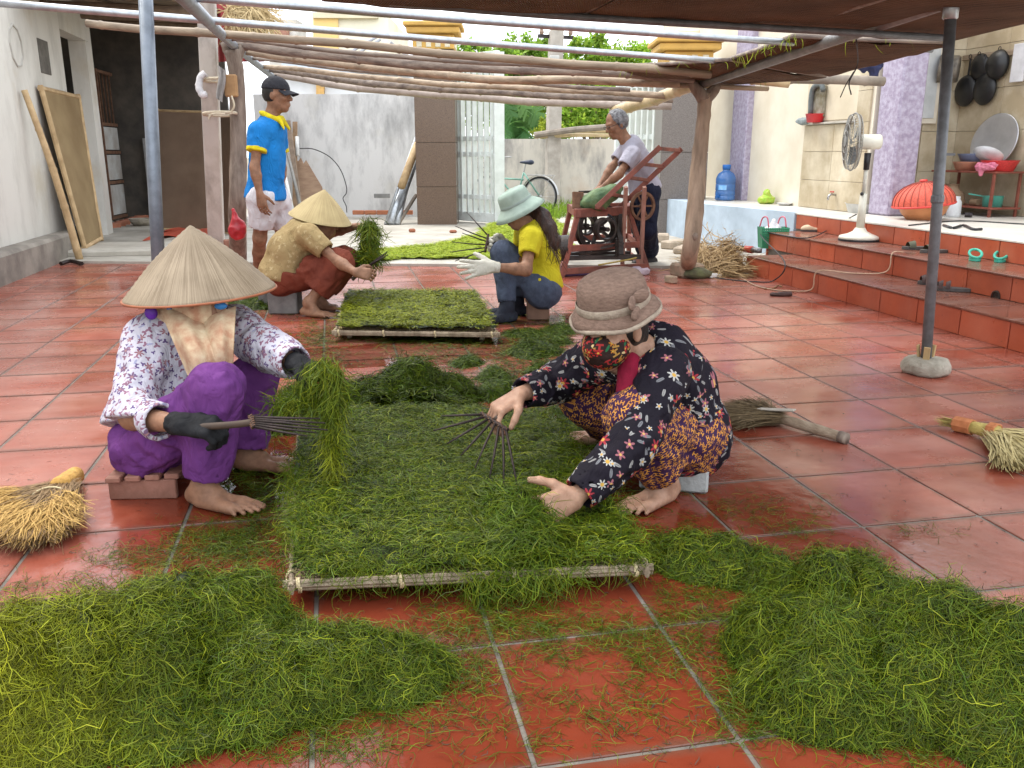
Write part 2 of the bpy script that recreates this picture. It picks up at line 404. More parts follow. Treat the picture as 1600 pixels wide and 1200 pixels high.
# ================================================================== the ground
def tile_mat(name, a, b, dust, wet_lo, wet_hi, amt=.45, wet=False):
    m, N, L, bs = node_mat(name, .25, .5)
    geo = N.new('ShaderNodeNewGeometry'); oi = N.new('ShaderNodeObjectInfo')
    n1 = N.new('ShaderNodeTexNoise'); n1.inputs['Scale'].default_value = 5; n1.inputs['Detail'].default_value = 8; n1.inputs['Roughness'].default_value = .65
    n2 = N.new('ShaderNodeTexNoise'); n2.inputs['Scale'].default_value = 1.3; n2.inputs['Detail'].default_value = 6; n2.inputs['Roughness'].default_value = .6
    mp = N.new('ShaderNodeMapping'); mp.inputs['Scale'].default_value = (1, 2.6, 1)
    L.new(geo.outputs['Position'], n1.inputs['Vector']); L.new(geo.outputs['Position'], mp.inputs[0]); L.new(mp.outputs[0], n2.inputs['Vector'])
    r1 = N.new('ShaderNodeValToRGB'); e = r1.color_ramp.elements; e[0].position = .3; e[0].color = (*b, 1); e[1].position = .7; e[1].color = (*a, 1); L.new(n1.outputs['Fac'], r1.inputs[0])
    r2 = N.new('ShaderNodeMapRange'); r2.inputs[1].default_value = .36; r2.inputs[2].default_value = .72; r2.inputs[4].default_value = amt; L.new(n2.outputs['Fac'], r2.inputs[0])
    mx = N.new('ShaderNodeMix'); mx.data_type = 'RGBA'; mx.inputs[7].default_value = (*dust, 1); L.new(r2.outputs[0], mx.inputs[0]); L.new(r1.outputs[0], mx.inputs[6])
    mr = N.new('ShaderNodeMapRange'); mr.inputs[3].default_value = .86; mr.inputs[4].default_value = 1.14; L.new(oi.outputs['Random'], mr.inputs[0])
    hs = N.new('ShaderNodeHueSaturation'); L.new(mr.outputs[0], hs.inputs['Value']); L.new(mx.outputs[2], hs.inputs['Color']); L.new(hs.outputs[0], bs.inputs['Base Color'])
    # dark specks of old dirt
    vo = N.new('ShaderNodeTexNoise'); vo.inputs['Scale'].default_value = 38; vo.inputs['Detail'].default_value = 3; L.new(geo.outputs['Position'], vo.inputs['Vector'])
    vr = N.new('ShaderNodeMapRange'); vr.inputs[1].default_value = .66; vr.inputs[2].default_value = .78; vr.inputs[4].default_value = .55; L.new(vo.outputs['Fac'], vr.inputs[0])
    m3 = N.new('ShaderNodeMix'); m3.data_type = 'RGBA'; m3.inputs[7].default_value = (.05, .025, .015, 1); L.new(vr.outputs[0], m3.inputs[0]); L.new(hs.outputs[0], m3.inputs[6]); L.new(m3.outputs[2], bs.inputs['Base Color'])
    n3 = N.new('ShaderNodeTexNoise'); n3.inputs['Scale'].default_value = 2.1; n3.inputs['Detail'].default_value = 7; n3.inputs['Roughness'].default_value = .6; L.new(geo.outputs['Position'], n3.inputs['Vector'])
    r3 = N.new('ShaderNodeMapRange'); r3.inputs[1].default_value = .36; r3.inputs[2].default_value = .64; r3.inputs[3].default_value = wet_lo; r3.inputs[4].default_value = wet_hi
    L.new(n3.outputs['Fac'], r3.inputs[0]); L.new(r3.outputs[0], bs.inputs['Roughness'])
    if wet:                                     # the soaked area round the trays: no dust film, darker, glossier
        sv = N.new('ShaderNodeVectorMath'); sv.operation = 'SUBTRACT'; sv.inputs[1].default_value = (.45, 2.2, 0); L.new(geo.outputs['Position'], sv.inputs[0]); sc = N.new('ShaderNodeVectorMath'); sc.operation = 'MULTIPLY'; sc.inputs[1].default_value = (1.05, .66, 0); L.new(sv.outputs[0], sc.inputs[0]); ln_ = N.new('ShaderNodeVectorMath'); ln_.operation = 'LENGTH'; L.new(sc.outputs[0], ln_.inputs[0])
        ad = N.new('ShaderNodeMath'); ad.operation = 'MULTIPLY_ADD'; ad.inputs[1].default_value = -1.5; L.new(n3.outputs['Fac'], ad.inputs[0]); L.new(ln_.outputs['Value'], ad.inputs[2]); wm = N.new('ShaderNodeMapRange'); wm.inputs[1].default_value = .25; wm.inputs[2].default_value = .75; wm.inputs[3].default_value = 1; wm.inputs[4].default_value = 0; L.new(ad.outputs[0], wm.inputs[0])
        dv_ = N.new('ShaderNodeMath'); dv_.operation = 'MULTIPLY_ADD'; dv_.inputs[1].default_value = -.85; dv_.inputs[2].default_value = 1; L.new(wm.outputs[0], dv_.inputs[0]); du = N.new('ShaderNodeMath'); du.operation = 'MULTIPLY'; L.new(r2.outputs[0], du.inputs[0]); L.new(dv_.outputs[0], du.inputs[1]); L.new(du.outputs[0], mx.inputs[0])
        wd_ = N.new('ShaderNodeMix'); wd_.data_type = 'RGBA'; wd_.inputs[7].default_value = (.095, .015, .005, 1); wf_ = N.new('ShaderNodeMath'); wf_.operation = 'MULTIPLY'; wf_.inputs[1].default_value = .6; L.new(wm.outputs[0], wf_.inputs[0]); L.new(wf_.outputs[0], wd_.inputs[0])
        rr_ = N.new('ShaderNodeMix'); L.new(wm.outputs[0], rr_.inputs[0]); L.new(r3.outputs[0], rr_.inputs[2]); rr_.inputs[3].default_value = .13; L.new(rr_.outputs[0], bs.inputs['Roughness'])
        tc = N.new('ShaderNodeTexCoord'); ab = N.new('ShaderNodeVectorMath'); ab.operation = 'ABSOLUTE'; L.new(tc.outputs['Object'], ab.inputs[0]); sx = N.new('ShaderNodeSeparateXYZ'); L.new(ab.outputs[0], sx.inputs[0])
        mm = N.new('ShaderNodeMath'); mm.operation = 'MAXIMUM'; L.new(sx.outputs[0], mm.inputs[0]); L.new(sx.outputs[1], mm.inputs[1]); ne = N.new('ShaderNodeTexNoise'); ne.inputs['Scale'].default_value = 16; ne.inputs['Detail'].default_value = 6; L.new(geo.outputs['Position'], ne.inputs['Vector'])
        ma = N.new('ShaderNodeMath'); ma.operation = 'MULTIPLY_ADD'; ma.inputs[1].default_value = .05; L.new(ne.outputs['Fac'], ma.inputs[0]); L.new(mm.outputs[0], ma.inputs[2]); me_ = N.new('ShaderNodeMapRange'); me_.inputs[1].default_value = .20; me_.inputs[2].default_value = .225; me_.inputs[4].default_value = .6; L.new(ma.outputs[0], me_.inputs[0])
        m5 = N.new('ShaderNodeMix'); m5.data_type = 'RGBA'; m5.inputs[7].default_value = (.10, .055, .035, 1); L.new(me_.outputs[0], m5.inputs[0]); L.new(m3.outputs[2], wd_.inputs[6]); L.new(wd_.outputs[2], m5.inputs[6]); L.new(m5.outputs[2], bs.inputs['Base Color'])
    n4 = N.new('ShaderNodeTexNoise'); n4.inputs['Scale'].default_value = 14; n4.inputs['Detail'].default_value = 5; L.new(geo.outputs['Position'], n4.inputs['Vector'])
    bp = N.new('ShaderNodeBump'); bp.inputs['Strength'].default_value = .12; bp.inputs['Distance'].default_value = .01; L.new(n4.outputs['Fac'], bp.inputs['Height']); L.new(bp.outputs[0], bs.inputs['Normal'])
    return m
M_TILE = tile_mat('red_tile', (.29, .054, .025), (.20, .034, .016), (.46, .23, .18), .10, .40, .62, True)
M_RISER = tile_mat('riser_tile', (.48, .10, .04), (.36, .065, .027), (.46, .19, .13), .25, .5, .3)
M_GROUT = mat('grout', (.20, .175, .145), (.11, .095, .08), 12, .85, .3)
M_CONC = mat('concrete_yard', (.5, .47, .41), (.34, .31, .26), 2.2, .85, .3, 30, rough2=.6)
M_EARTH = mat('earth', (.3, .25, .18), (.2, .17, .11), 3, .95, .4, 20)

far_a, far_b = A([-3.2, 9.55, 0]), A([4.2, 7.42, 0])             # far edge of the red tiles
def far_y(x): return far_a[1] + (x - far_a[0]) / (far_b[0] - far_a[0]) * (far_b[1] - far_a[1])
g = MB(); g.grid([[(-160, -40, -.12), (-160, 260, -.12)], [(200, -40, -.12), (200, 260, -.12)]])
obj('ground', g, M_EARTH, kind='structure', label='bare earth ground under and round the yard', base=(0, 0, -.12))
g = MB(); g.prism([(-3.2, -.6, -.1), (4.2, -.6, -.1), far_b + A([0, 0, -.1]), far_a + A([0, 0, -.1])], (0, 0, .096))
floor = obj('patio_floor', g, M_GROUT, kind='structure', label='red tiled patio floor with pale grout lines', base=(0, 0, 0))
TX, TY, GX, GY = .392, .408, .304, 1.28
tl = []
for v_ in range(3):
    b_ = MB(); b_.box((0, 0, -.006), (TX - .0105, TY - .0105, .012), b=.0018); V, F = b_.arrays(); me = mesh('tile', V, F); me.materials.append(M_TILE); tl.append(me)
def pxy(p):
    q = A(p, float) - CC; z = q @ fw; return 800 + FPX * (q @ rt) / z, 600 - FPX * (q @ up) / z, z
spots = []
for i in range(-9, 10):
    for j in range(-4, 22):
        x, y = GX + (i + .5) * TX, GY + (j + .5) * TY
        if x > 3.62 + TX / 2 or y - TY / 2 > far_y(x): continue
        u, v, z = pxy((x, y, 0)); vis = z > .3 and -130 < u < 1730 and v < 1330 and x > -2.95
        spots.append((0 if vis else 1, z, x, y))
spots.sort(); rest = MB()
for k, (nv, z, x, y) in enumerate(spots):
    if k < 296 and not nv:
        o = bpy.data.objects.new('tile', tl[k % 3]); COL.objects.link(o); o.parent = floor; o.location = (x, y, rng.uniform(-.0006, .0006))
        o.rotation_euler = (rng.normal(0, .0016), rng.normal(0, .0016), rng.normal(0, .0012))
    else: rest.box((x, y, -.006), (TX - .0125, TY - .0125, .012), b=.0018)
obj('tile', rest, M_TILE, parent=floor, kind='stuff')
# the concrete yard behind, a hand's breadth proud of the tiles
g = MB(); g.prism([far_a + A([-.1, 0, -.1]), far_b + A([.3, 0, -.1]), (7, 7.1, -.1), (12, 16.2, -.1), (-8, 16.6, -.1), (-8, 9.9, -.1)], (0, 0, .125))
obj('concrete_yard', g, M_CONC, kind='structure', label='pale worn concrete yard behind the red tiles', base=(0, 9, 0))
g = MB(); g.grid([[(-20, 16, -.02), (-20, 21, -.02)], [(30, 15.6, -.02), (30, 20, -.02)]])
obj('road', g, mat('road_dust', (.42, .39, .33), (.3, .27, .22), 1.5, .9, .2), kind='structure', label='dusty lane outside the gate', base=(4, 17, 0))

# thin films of water left on the tiles
m_, N_, L_, b_ = node_mat('water_film', .02); N_.remove(b_); gl = N_.new('ShaderNodeBsdfGlossy'); gl.inputs['Roughness'].default_value = .04; tr_ = N_.new('ShaderNodeBsdfTransparent'); tr_.inputs[0].default_value = (.86, .84, .82, 1); fr_n = N_.new('ShaderNodeFresnel'); fr_n.inputs['IOR'].default_value = 1.36; mx_ = N_.new('ShaderNodeMixShader')
nz_ = N_.new('ShaderNodeTexNoise'); nz_.inputs['Scale'].default_value = 9; bp_ = N_.new('ShaderNodeBump'); bp_.inputs['Strength'].default_value = .15; bp_.inputs['Distance'].default_value = .004; L_.new(nz_.outputs['Fac'], bp_.inputs['Height']); L_.new(bp_.outputs[0], gl.inputs['Normal'])
L_.new(fr_n.outputs[0], mx_.inputs[0]); L_.new(tr_.outputs[0], mx_.inputs[1]); L_.new(gl.outputs[0], mx_.inputs[2]); L_.new(mx_.outputs[0], N_['Material Output'].inputs[0])
for px, py, rx, ry, rt_, lb in ((660, 548, .75, .34, .1, 'wet film of water on the tiles between the two trays'), (930, 690, .16, .55, -.15, 'wet film of water along the right edge of the front tray'), (405, 735, .14, .34, .1, 'wet film of water by the bare foot at the left of the front tray'), (830, 500, .5, .2, .2, 'wet film of water round the wooden seat box')):
    c = G(px, py, .0012); n_ = 60; an_ = np.arange(n_) * 2 * PI / n_; k_ = 1 + .5 * (fbm(np.stack([np.cos(an_) * 1.6 + px, np.sin(an_) * 1.6, an_ * 0], 1), 3) - .5) + .12 * np.sin(5 * an_ + px); P_ = [c + rotz(rt_) @ A([rx * k * math.cos(a), ry * k * math.sin(a), 0]) for a, k in zip(an_, k_)]
    obj('water', (A([c] + P_), [(0, i + 1, (i + 1) % n_ + 1) for i in range(n_)]), m_, kind='structure', label=lb)
# ================================================================== steps and terrace
XS, ZS = [3.69, 4.15, 4.60], [.165, .325, .48]; YE = [7.3, 7.85, 8.12]
g = MB()
for k in range(2):
    g.box(((XS[k] + 4.75) / 2 + .012, (YE[k] - .6) / 2, (ZS[k] - .013) / 2 - .05), (4.75 - XS[k], YE[k] + .6, ZS[k] - .013 + .1))
g.box((6.3, 4.1, .18), (3.4 - .024, 19.2, .58))
steps = obj('steps', g, M_GROUT, kind='structure', label='red tiled steps up to the house terrace', base=(4.2, 4, 0))
def piece(name, c, size, m, parent, b=.002, rot=None):
    q = MB(); q.box(c, size, rot, b); return obj(name, q, m, parent)
n_t = 0
for k in range(3):
    y = YE[k]
    while y > .9:
        wd = min(.40, y - .9 + .1); z0 = 0 if k == 0 else ZS[k - 1] + .002; c = (XS[k], y - wd / 2, (z0 + ZS[k] - .014) / 2)
        piece('riser_tile', c, (.02, wd - .009, ZS[k] - .014 - z0), M_RISER, steps)
        if k < 2: piece('tread_tile', ((XS[k] - .02 + XS[k + 1] - .012) / 2, y - wd / 2, ZS[k] - .006), (XS[k + 1] - XS[k] + .006, wd - .007, .013), M_RISER if k > 3 else M_TILE, steps)
        y -= wd
q = MB(); q.box((XS[0] + .21, YE[0] + .001, .078), (.46, .02, .15), b=.002); q.box((XS[1] + .21, YE[1] + .001, .16), (.43, .02, .3), b=.002)
obj('end_tile', q, M_RISER, steps)
M_TERR = mat('terrace_floor', (.72, .69, .62), (.55, .52, .46), 2.5, .35, .05, spec=.5)
g = MB()
for i in range(4):
    for j in range(28):
        x0, y0 = 4.585 + i * .6, 12.98 - j * .6
        if y0 > -1: g.box((x0 + .3, y0 + .3, .474), (.596, .596, .012), b=.001)
terr = obj('terrace_floor', g, M_TERR, kind='structure', label='pale tiled terrace floor in front of the house', base=(5.5, 5, .468))
# pale blue side of the terrace beyond the steps
g = MB(); g.prism([(4.58, 8.14, -.05), (4.30, 9.66, -.05), (4.34, 13.6, -.05), (4.62, 13.6, -.05), (4.62, 8.14, -.05)], (0, 0, .535))
obj('terrace_wall', g, mat('pale_blue_wall', (.5, .6, .7), (.36, .44, .52), 3, .8, .1, lo=.3, hi=.6), label='pale blue painted side of the terrace below the water jug', cat='wall')

# ================================================================== the house on the right
M_CREAM = mat('cream_wall', (.74, .68, .56), (.62, .55, .43), 1.6, .8, .05)
M_MARB = mat('marble_tile', (.60, .52, .38), (.42, .34, .22), 2.6, .35, .02, c3=(.68, .63, .52), vary=.06, lo=.4, hi=.62)
M_LAV = mat('lavender_stucco', (.46, .42, .52), (.30, .25, .34), 22, .85, .5, 60, detail=3)
house = empty('house', (5.8, 9, .48), 'cream house front with lavender columns and marble tiled walls above the steps', 'house')
q = MB(); q.box((5.32, 9.3, 1.98), (.24, 2.8, 3.0)); q.box((6.5, 7.9, 1.98), (.16, 7.4, 3.0)); q.box((5.95, 8.35, 1.98), (1.1, .16, 3.0))
q.box((5.32, 12.2, 1.98), (.24, 3.0, 3.0)); obj('wall', q, M_CREAM, house)
for yy in (7.62,):
    q = MB(); q.box((5.33, yy + .06, 1.98), (.26, .34, 3.0), b=.02); obj('column', q, M_LAV, house)
q = MB(); yq = XP(1149, 280, 5.12)[1]; q.box((5.17, yq, 1.98), (.10, .42, 3.0), b=.01); obj('pilaster', q, M_LAV, house)
def wall_tiles(xc, thick, ys, zs, m=M_MARB):
    for a_, b_ in zip(ys[:-1], ys[1:]):
        for c_, d_ in zip(zs[:-1], zs[1:]):
            piece('wall_tile', (xc, (a_ + b_) / 2, (c_ + d_) / 2), (thick, abs(b_ - a_) - .004, d_ - c_ - .004), m, house)
wall_tiles(5.19, .02, (9.15, 8.55, 7.95), (.482, .78, 1.08, 1.36))
for zc in (1.51, 1.81, 2.11): piece('wall_tile', (5.19, 8.06, zc), (.02, .22, .296), M_MARB, house)
wall_tiles(6.41, .02, (8.26, 7.66, 7.06, 6.46, 5.86, 5.26), (.482, .88, 1.28, 1.68, 2.08, 2.48))
for k, (a_, b_) in enumerate(((5.62, 5.99), (5.995, 6.40))):
    for c_ in (.482, .88, 1.28, 1.68, 2.08): piece('wall_tile', ((a_ + b_) / 2, 8.26, c_ + .199), (b_ - a_ - .003, .02, .395), M_MARB, house)
# framed slit window on the return wall
f_ = piece('window_frame', (6.02, 8.235, 1.83), (.22, .03, .95), M_CREAM, house, .006); piece('pane', (6.02, 8.217, 1.83), (.13, .012, .84), mat('frosted_glass', (.6, .62, .62), (.48, .5, .5), 5, .2), f_, .002)
# recess with a ledge
q = MB(); q.box((5.188, 8.66, 1.372), (.10, 1.0, .02), b=.003); obj('ledge', q, M_CONC, house)
q = MB(); q.box((5.196, 8.66, 1.78), (.02, .98, .76), b=.002); obj('niche_panel', q, mat('niche_paint', (.66, .58, .44), (.55, .47, .34), 2, .8), house)
# timber louvre board high on the wall
for k in range(5): piece('board', (6.385, 6.35, 2.13 + k * .13), (.03, .9, .115), mat('grey_timber', (.36, .28, .2), (.2, .15, .1), 8, .85, .4, stretch=(1, .15, 6), vary=.2), house, .004)
# teal door standing open at the frame edge
door = obj('door', MB().box((6.02, 6.30, 1.42), (.05, .62, 1.88), b=.006), mat('teal_timber', (.05, .15, .16), (.025, .07, .075), 9, .6, .35, stretch=(1, 4, .5)), house)
for zc in (.86, 1.5, 2.05):
    q = MB(); q.box((5.99, 6.36, zc), (.02, .36, .5 if zc < 2 else .35), b=.008); obj('panel', q, MATS['teal_timber'], door)
obj('latch', MB().tube([(5.97, 6.62, 1.62), (5.97, 6.48, 1.62)], .008), mat('dark_iron', (.06, .05, .05), (.03, .025, .025), 20, .5, .2, metal=.6), door)

# ================================================================== outbuilding on the left
M_WHITE = mat('old_whitewash', (.66, .64, .60), (.50, .47, .42), 1.8, .9, .25, 24, lo=.32, hi=.55)
def stained(name, base, dark, rust, zs=(.2, .9), amt=.8, sc=3.0):
    """weathered plaster: dark run-off streaks and blotches broken up by noise, denser toward the ground"""
    m, N, L, b = node_mat(name, .9, .2)
    g_ = N.new('ShaderNodeNewGeometry'); mp = N.new('ShaderNodeMapping'); mp.inputs['Scale'].default_value = (1, 1, .35); L.new(g_.outputs['Position'], mp.inputs[0])
    n1 = N.new('ShaderNodeTexNoise'); n1.inputs['Scale'].default_value = sc; n1.inputs['Detail'].default_value = 9; n1.inputs['Roughness'].default_value = .68; L.new(mp.outputs[0], n1.inputs['Vector'])
    n2 = N.new('ShaderNodeTexNoise'); n2.inputs['Scale'].default_value = sc * .5; n2.inputs['Detail'].default_value = 8; n2.inputs['Roughness'].default_value = .6; L.new(g_.outputs['Position'], n2.inputs['Vector'])
    r1 = N.new('ShaderNodeMapRange'); r1.inputs[1].default_value = .46; r1.inputs[2].default_value = .68; r1.inputs[4].default_value = amt; L.new(n1.outputs['Fac'], r1.inputs[0])
    r2 = N.new('ShaderNodeMapRange'); r2.inputs[1].default_value = .56; r2.inputs[2].default_value = .72; r2.inputs[4].default_value = .7; L.new(n2.outputs['Fac'], r2.inputs[0])
    m1 = N.new('ShaderNodeMix'); m1.data_type = 'RGBA'; m1.inputs[6].default_value = (*base, 1); m1.inputs[7].default_value = (*dark, 1); L.new(r1.outputs[0], m1.inputs[0])
    m2 = N.new('ShaderNodeMix'); m2.data_type = 'RGBA'; m2.inputs[7].default_value = (*rust, 1); L.new(r2.outputs[0], m2.inputs[0]); L.new(m1.outputs[2], m2.inputs[6])
    L.new(m2.outputs[2], b.inputs['Base Color'])
    bp = N.new('ShaderNodeBump'); bp.inputs['Strength'].default_value = .3; bp.inputs['Distance'].default_value = .02; L.new(n1.outputs['Fac'], bp.inputs['Height']); L.new(bp.outputs[0], b.inputs['Normal'])
    return m
M_WHITE = stained('stained_whitewash', (.64, .62, .57), (.42, .40, .36), (.52, .46, .36), amt=.6)
M_DARK = mat('shed_shade_wall', (.10, .085, .07), (.05, .045, .04), 3, .95, .3)  # dark colour carries the interior shade of the open shed
shed = empty('outbuilding', (-3, 11, 0), 'whitewashed old outbuilding with a dark open shed on the left', 'outbuilding')
yw = XP(112, 200, -2.88)[1]; yp0, yp1 = XP(149, 200, -2.92)[1], XP(158, 200, -2.92)[1]
q = MB(); q.box((-2.98, (1.6 + yw) / 2, 1.6), (.2, yw - 1.6, 3.2)); obj('wall', q, M_WHITE, shed)
v_ = XP(69, 89, -2.878); obj('vent_patch', MB().box(v_, (.012, .34, .34), b=.004), mat('dirty_vent', (.16, .15, .13), (.10, .09, .08), 8, .95, .6), shed); v_ = XP(25, 72, -2.876); obj('round_patch', MB().tube([v_ + A([0, .17 * math.cos(a), .19 * math.sin(a)]) for a in np.arange(9) * 2 * PI / 9 + .3], .010, 5, closed=True), mat('plaster_mark', (.46, .44, .40), (.36, .34, .30), 6, .95), shed)
q = MB(); q.box((-2.84, (1.6 + yw - .3) / 2, .08), (.28, yw - 1.9, .36), b=.03); obj('plinth', q, mat('plinth', (.30, .27, .23), (.16, .14, .12), 3, .95, .4), shed)
q = MB(); q.box((-3.02, (yp0 + yp1) / 2, 1.5), (.2, yp1 - yp0, 3.0)); q.box((-3.0, (yw + yp0) / 2, 2.72), (.19, yp0 - yw + .2, .6)); obj('pier', q, M_WHITE, shed)
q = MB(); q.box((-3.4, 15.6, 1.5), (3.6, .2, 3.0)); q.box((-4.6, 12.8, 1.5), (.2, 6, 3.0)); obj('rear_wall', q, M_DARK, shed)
q = MB(); q.box((-2.5, 15.45, .65), (.9, .1, 1.3)); obj('inner_panel', q, mat('grey_plaster', (.3, .3, .3), (.2, .2, .2), 4, .9), shed)
# roof: rafters and boards under tiles
rz = lambda y: 2.62 + .085 * (y - 9.4)
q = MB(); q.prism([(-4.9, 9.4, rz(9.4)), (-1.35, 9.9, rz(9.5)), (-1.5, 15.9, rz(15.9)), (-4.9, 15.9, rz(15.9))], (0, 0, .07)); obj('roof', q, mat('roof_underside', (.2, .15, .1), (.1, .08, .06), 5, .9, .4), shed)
for k in range(7):
    x = -4.4 + k * .48; q = MB(); q.tube([(x, 9.45, rz(9.45) - .06), (x + .04, 15.4, rz(15.4) - .06)], .035, 7, wob=.1); obj('rafter', q, mat('old_wood', (.22, .16, .11), (.12, .085, .06), 9, .9, .4), shed)
for yy in (10.5, 12.2, 13.8):
    q = MB(); q.tube([(-4.6, yy, rz(yy) - .14), (-1.4, yy + .1, rz(yy) - .16)], .05, 8, wob=.1); obj('beam', q, MATS['old_wood'], shed)
q = MB(); q.box((-2.4, 10.15, .05), (1.9, .9, .08), b=.02); obj('sill_slab', q, M_CONC, shed)
# barred metal door, standing half open
pa, pb = G(176, 349), G(209, 341); dd = nrm(pb - pa); Lw = np.linalg.norm(pb - pa)
dr = empty('barred_door', pa, 'rusty metal door with upright bars above pale sheet panels', 'door')
M_RUST = mat('rusty_steel', (.22, .12, .07), (.12, .06, .04), 14, .75, .3, metal=.3)
q = MB()
for s_ in (0, 1): q.bar(pa + dd * Lw * s_ + A([0, 0, .05]), pa + dd * Lw * s_ + A([0, 0, 2.3]), .05, .05)
for z in (.08, .62, 1.08, 1.5, 2.27): q.bar(pa + A([0, 0, z]), pb + A([0, 0, z]), .045, .045)
obj('frame', q, M_RUST, dr)
for z0, z1 in ((.1, .6), (.64, 1.06), (1.1, 1.48)):
    q = MB(); q.box((pa + pb) / 2 + A([0, 0, (z0 + z1) / 2]), (Lw - .05, .012, z1 - z0 - .04), axes(dd)); obj('sheet', q, mat('pale_sheet', (.5, .51, .5), (.36, .33, .3), 4, .6, .1), dr)
for k in range(6):
    c = pa + dd * Lw * (k + 1) / 7; q = MB(); q.bar(c + A([0, 0, 1.5]), c + A([0, 0, 2.26]), .018, .018); obj('bar', q, M_RUST, dr)
# ================================================================== walls, pillars and gate at the back
def vwall(px0, px1, ytop, d0, d1, thick, z0=-.05, z1=None):
    """wall standing between two pixel columns at camera depths d0, d1; its top at pixel row ytop"""
    a, b = D(px0, ytop, d0), D(px1, ytop, d1); zt = z1 if z1 is not None else (a[2] + b[2]) / 2
    n = nrm(np.cross(b - a, (0, 0, 1.0))); n = n if n @ fw > 0 else -n
    q = MB(); q.prism([(a[0], a[1], z0), (b[0], b[1], z0), (b[0], b[1], zt), (a[0], a[1], zt)], n * thick); return q
M_GREYW = stained('weathered_grey_wall', (.78, .78, .77), (.34, .34, .34), (.62, .60, .53), amt=.85, sc=2.4)
bw = obj('boundary_wall', vwall(395, 652, 147, 14.2, 14.2, .18), M_GREYW, label='weathered pale grey wall behind the man in the blue shirt', cat='wall')
obj('blue_band', vwall(641, 653, 131, 14.16, 14.16, .03), mat('blue_lime', (.42, .5, .6), (.34, .42, .52), 4, .85), bw)
q = MB()
for k in range(5):
    a = D(560 + k * 19, 330 + rng.uniform(-2, 2), 14.13); q.box((a[0], a[1], .13), (.19, .06, .07), axes(rt), .008)
obj('bare_brick', q, mat('bare_brick', (.5, .2, .1), (.38, .14, .08), 12, .9, .3), bw)
q = MB(); a = D(597, 306, 14.12); q.box(a, (.26, .05, .07), axes(rt), .006); obj('vent_brick', q, mat('vent_grey', (.3, .3, .29)), bw)

def gate_pillar(x0, x1, d, ytop, capz, colr, lab, mname, cap_cols=True, joints=()):
    a, b = D(x0, 300, d), D(x1, 300, d); zt = D((x0 + x1) / 2, ytop, d)[2]; wdt = np.linalg.norm((b - a)[:2]); c = (a + b) / 2; M = axes(rt)
    t = empty('gate_pillar', (c[0], c[1], 0), lab, 'pillar')
    cf = A([fw[0], fw[1], 0]); cf = nrm(cf); ctr = A([c[0], c[1], 0]) + cf * wdt / 2
    z = 0; zj = [0] + [D(x0, j, d)[2] for j in joints] + [zt]
    for z0, z1 in zip(zj[:-1], zj[1:]):
        q = MB(); q.box(ctr + A([0, 0, (z0 + z1) / 2]), (wdt, wdt, z1 - z0 - .006), M, .004); obj('stone_panel', q, mname, t)
    q = MB(); q.box(ctr + A([0, 0, zt / 2]), (wdt - .02, wdt - .02, zt), M); obj('core', q, M_GROUT, t)
    q = MB(); q.box(ctr + A([0, 0, zt + .11]), (wdt + .0, wdt, .2), M, .01); obj('frieze', q, mat('ochre_paint', (.66, .40, .10), (.5, .3, .08), 5, .7), t)
    for k in range(4):
        for sd in (0, 1):
            q = MB(); u = A(rt) * ((k - 1.5) * wdt / 4.4) - cf * (wdt / 2) if sd == 0 else A(rt) * wdt / 2 + cf * ((k - 1.5) * wdt / 4.4)
            q.box(ctr + u + A([0, 0, zt + .1]), (.075 if sd == 0 else .02, .02 if sd == 0 else .075, .13), M, .004); obj('dentil', q, mat('cream_paint', (.78, .72, .55)), t)
    q = MB(); q.box(ctr + A([0, 0, zt + .26]), (wdt + .16, wdt + .16, .09), M, .015); q.box(ctr + A([0, 0, zt + .34]), (wdt + .24, wdt + .24, .06), M, .012)
    obj('cornice', q, MATS['ochre_paint'], t)
    q = MB(); q.box(ctr + A([0, 0, zt + .43]), (wdt * .5, wdt * .5, .12), M, .02); obj('cap_block', q, MATS['cream_paint'], t); return t
def granite(name, a, b, sc=140):
    m = mat(name, a, b, sc, .3, .04, detail=2, spec=.5, lo=.42, hi=.6); return m
gate_pillar(651, 713, 12.9, 84, 0, None, 'brown granite gate pillar left of the white gate, with yellow cornice', granite('brown_granite', (.19, .125, .085), (.10, .065, .045)), joints=(292, 223))
gate_pillar(1030, 1103, 11.3, 112, 0, None, 'grey granite gate pillar behind the crooked wooden post', granite('grey_granite', (.22, .19, .17), (.12, .10, .09)), joints=(312, 238))
# the white steel gate leaves
M_GATE = mat('white_gate_paint', (.76, .80, .78), (.62, .66, .63), 5, .45, .05)
M_DKBAR = mat('dark_gate_rail', (.08, .09, .09), (.05, .06, .06), 6, .5)
def gate_leaf(P0, P1, z1, lab, n):
    t = empty('gate_leaf', (P0 + P1) / 2 * A([1, 1, 0]), lab, 'gate', 'white steel gate leaves')
    d = nrm((P1 - P0) * A([1, 1, 0])); L = np.linalg.norm((P1 - P0)[:2]); o0 = A([P0[0], P0[1], 0])
    q = MB()
    for s_ in (0, 1): q.bar(o0 + d * L * s_ + A([0, 0, .06]), o0 + d * L * s_ + A([0, 0, z1]), .15, .08, (0, 1, 0))
    obj('post_frame', q, M_GATE, t)
    for z, hh in ((.12, .14), (.42, .07), (1.05, .07), (1.28, .07), (z1 - .04, .12)):
        q = MB(); q.bar(o0 + A([0, 0, z]), o0 + d * L + A([0, 0, z]), hh * .5, hh, bev=.004); obj('rail', q, M_GATE, t)
    for k in range(n):
        c = o0 + d * L * (k + 1) / (n + 1); q = MB(); q.bar(c + A([0, 0, .15]), c + A([0, 0, z1 - .06]), .085, .03, tuple(d)); obj('bar', q, M_GATE, t)
    return t
g0, g1 = D(716, 345, 13.6), D(780, 345, 13.0)
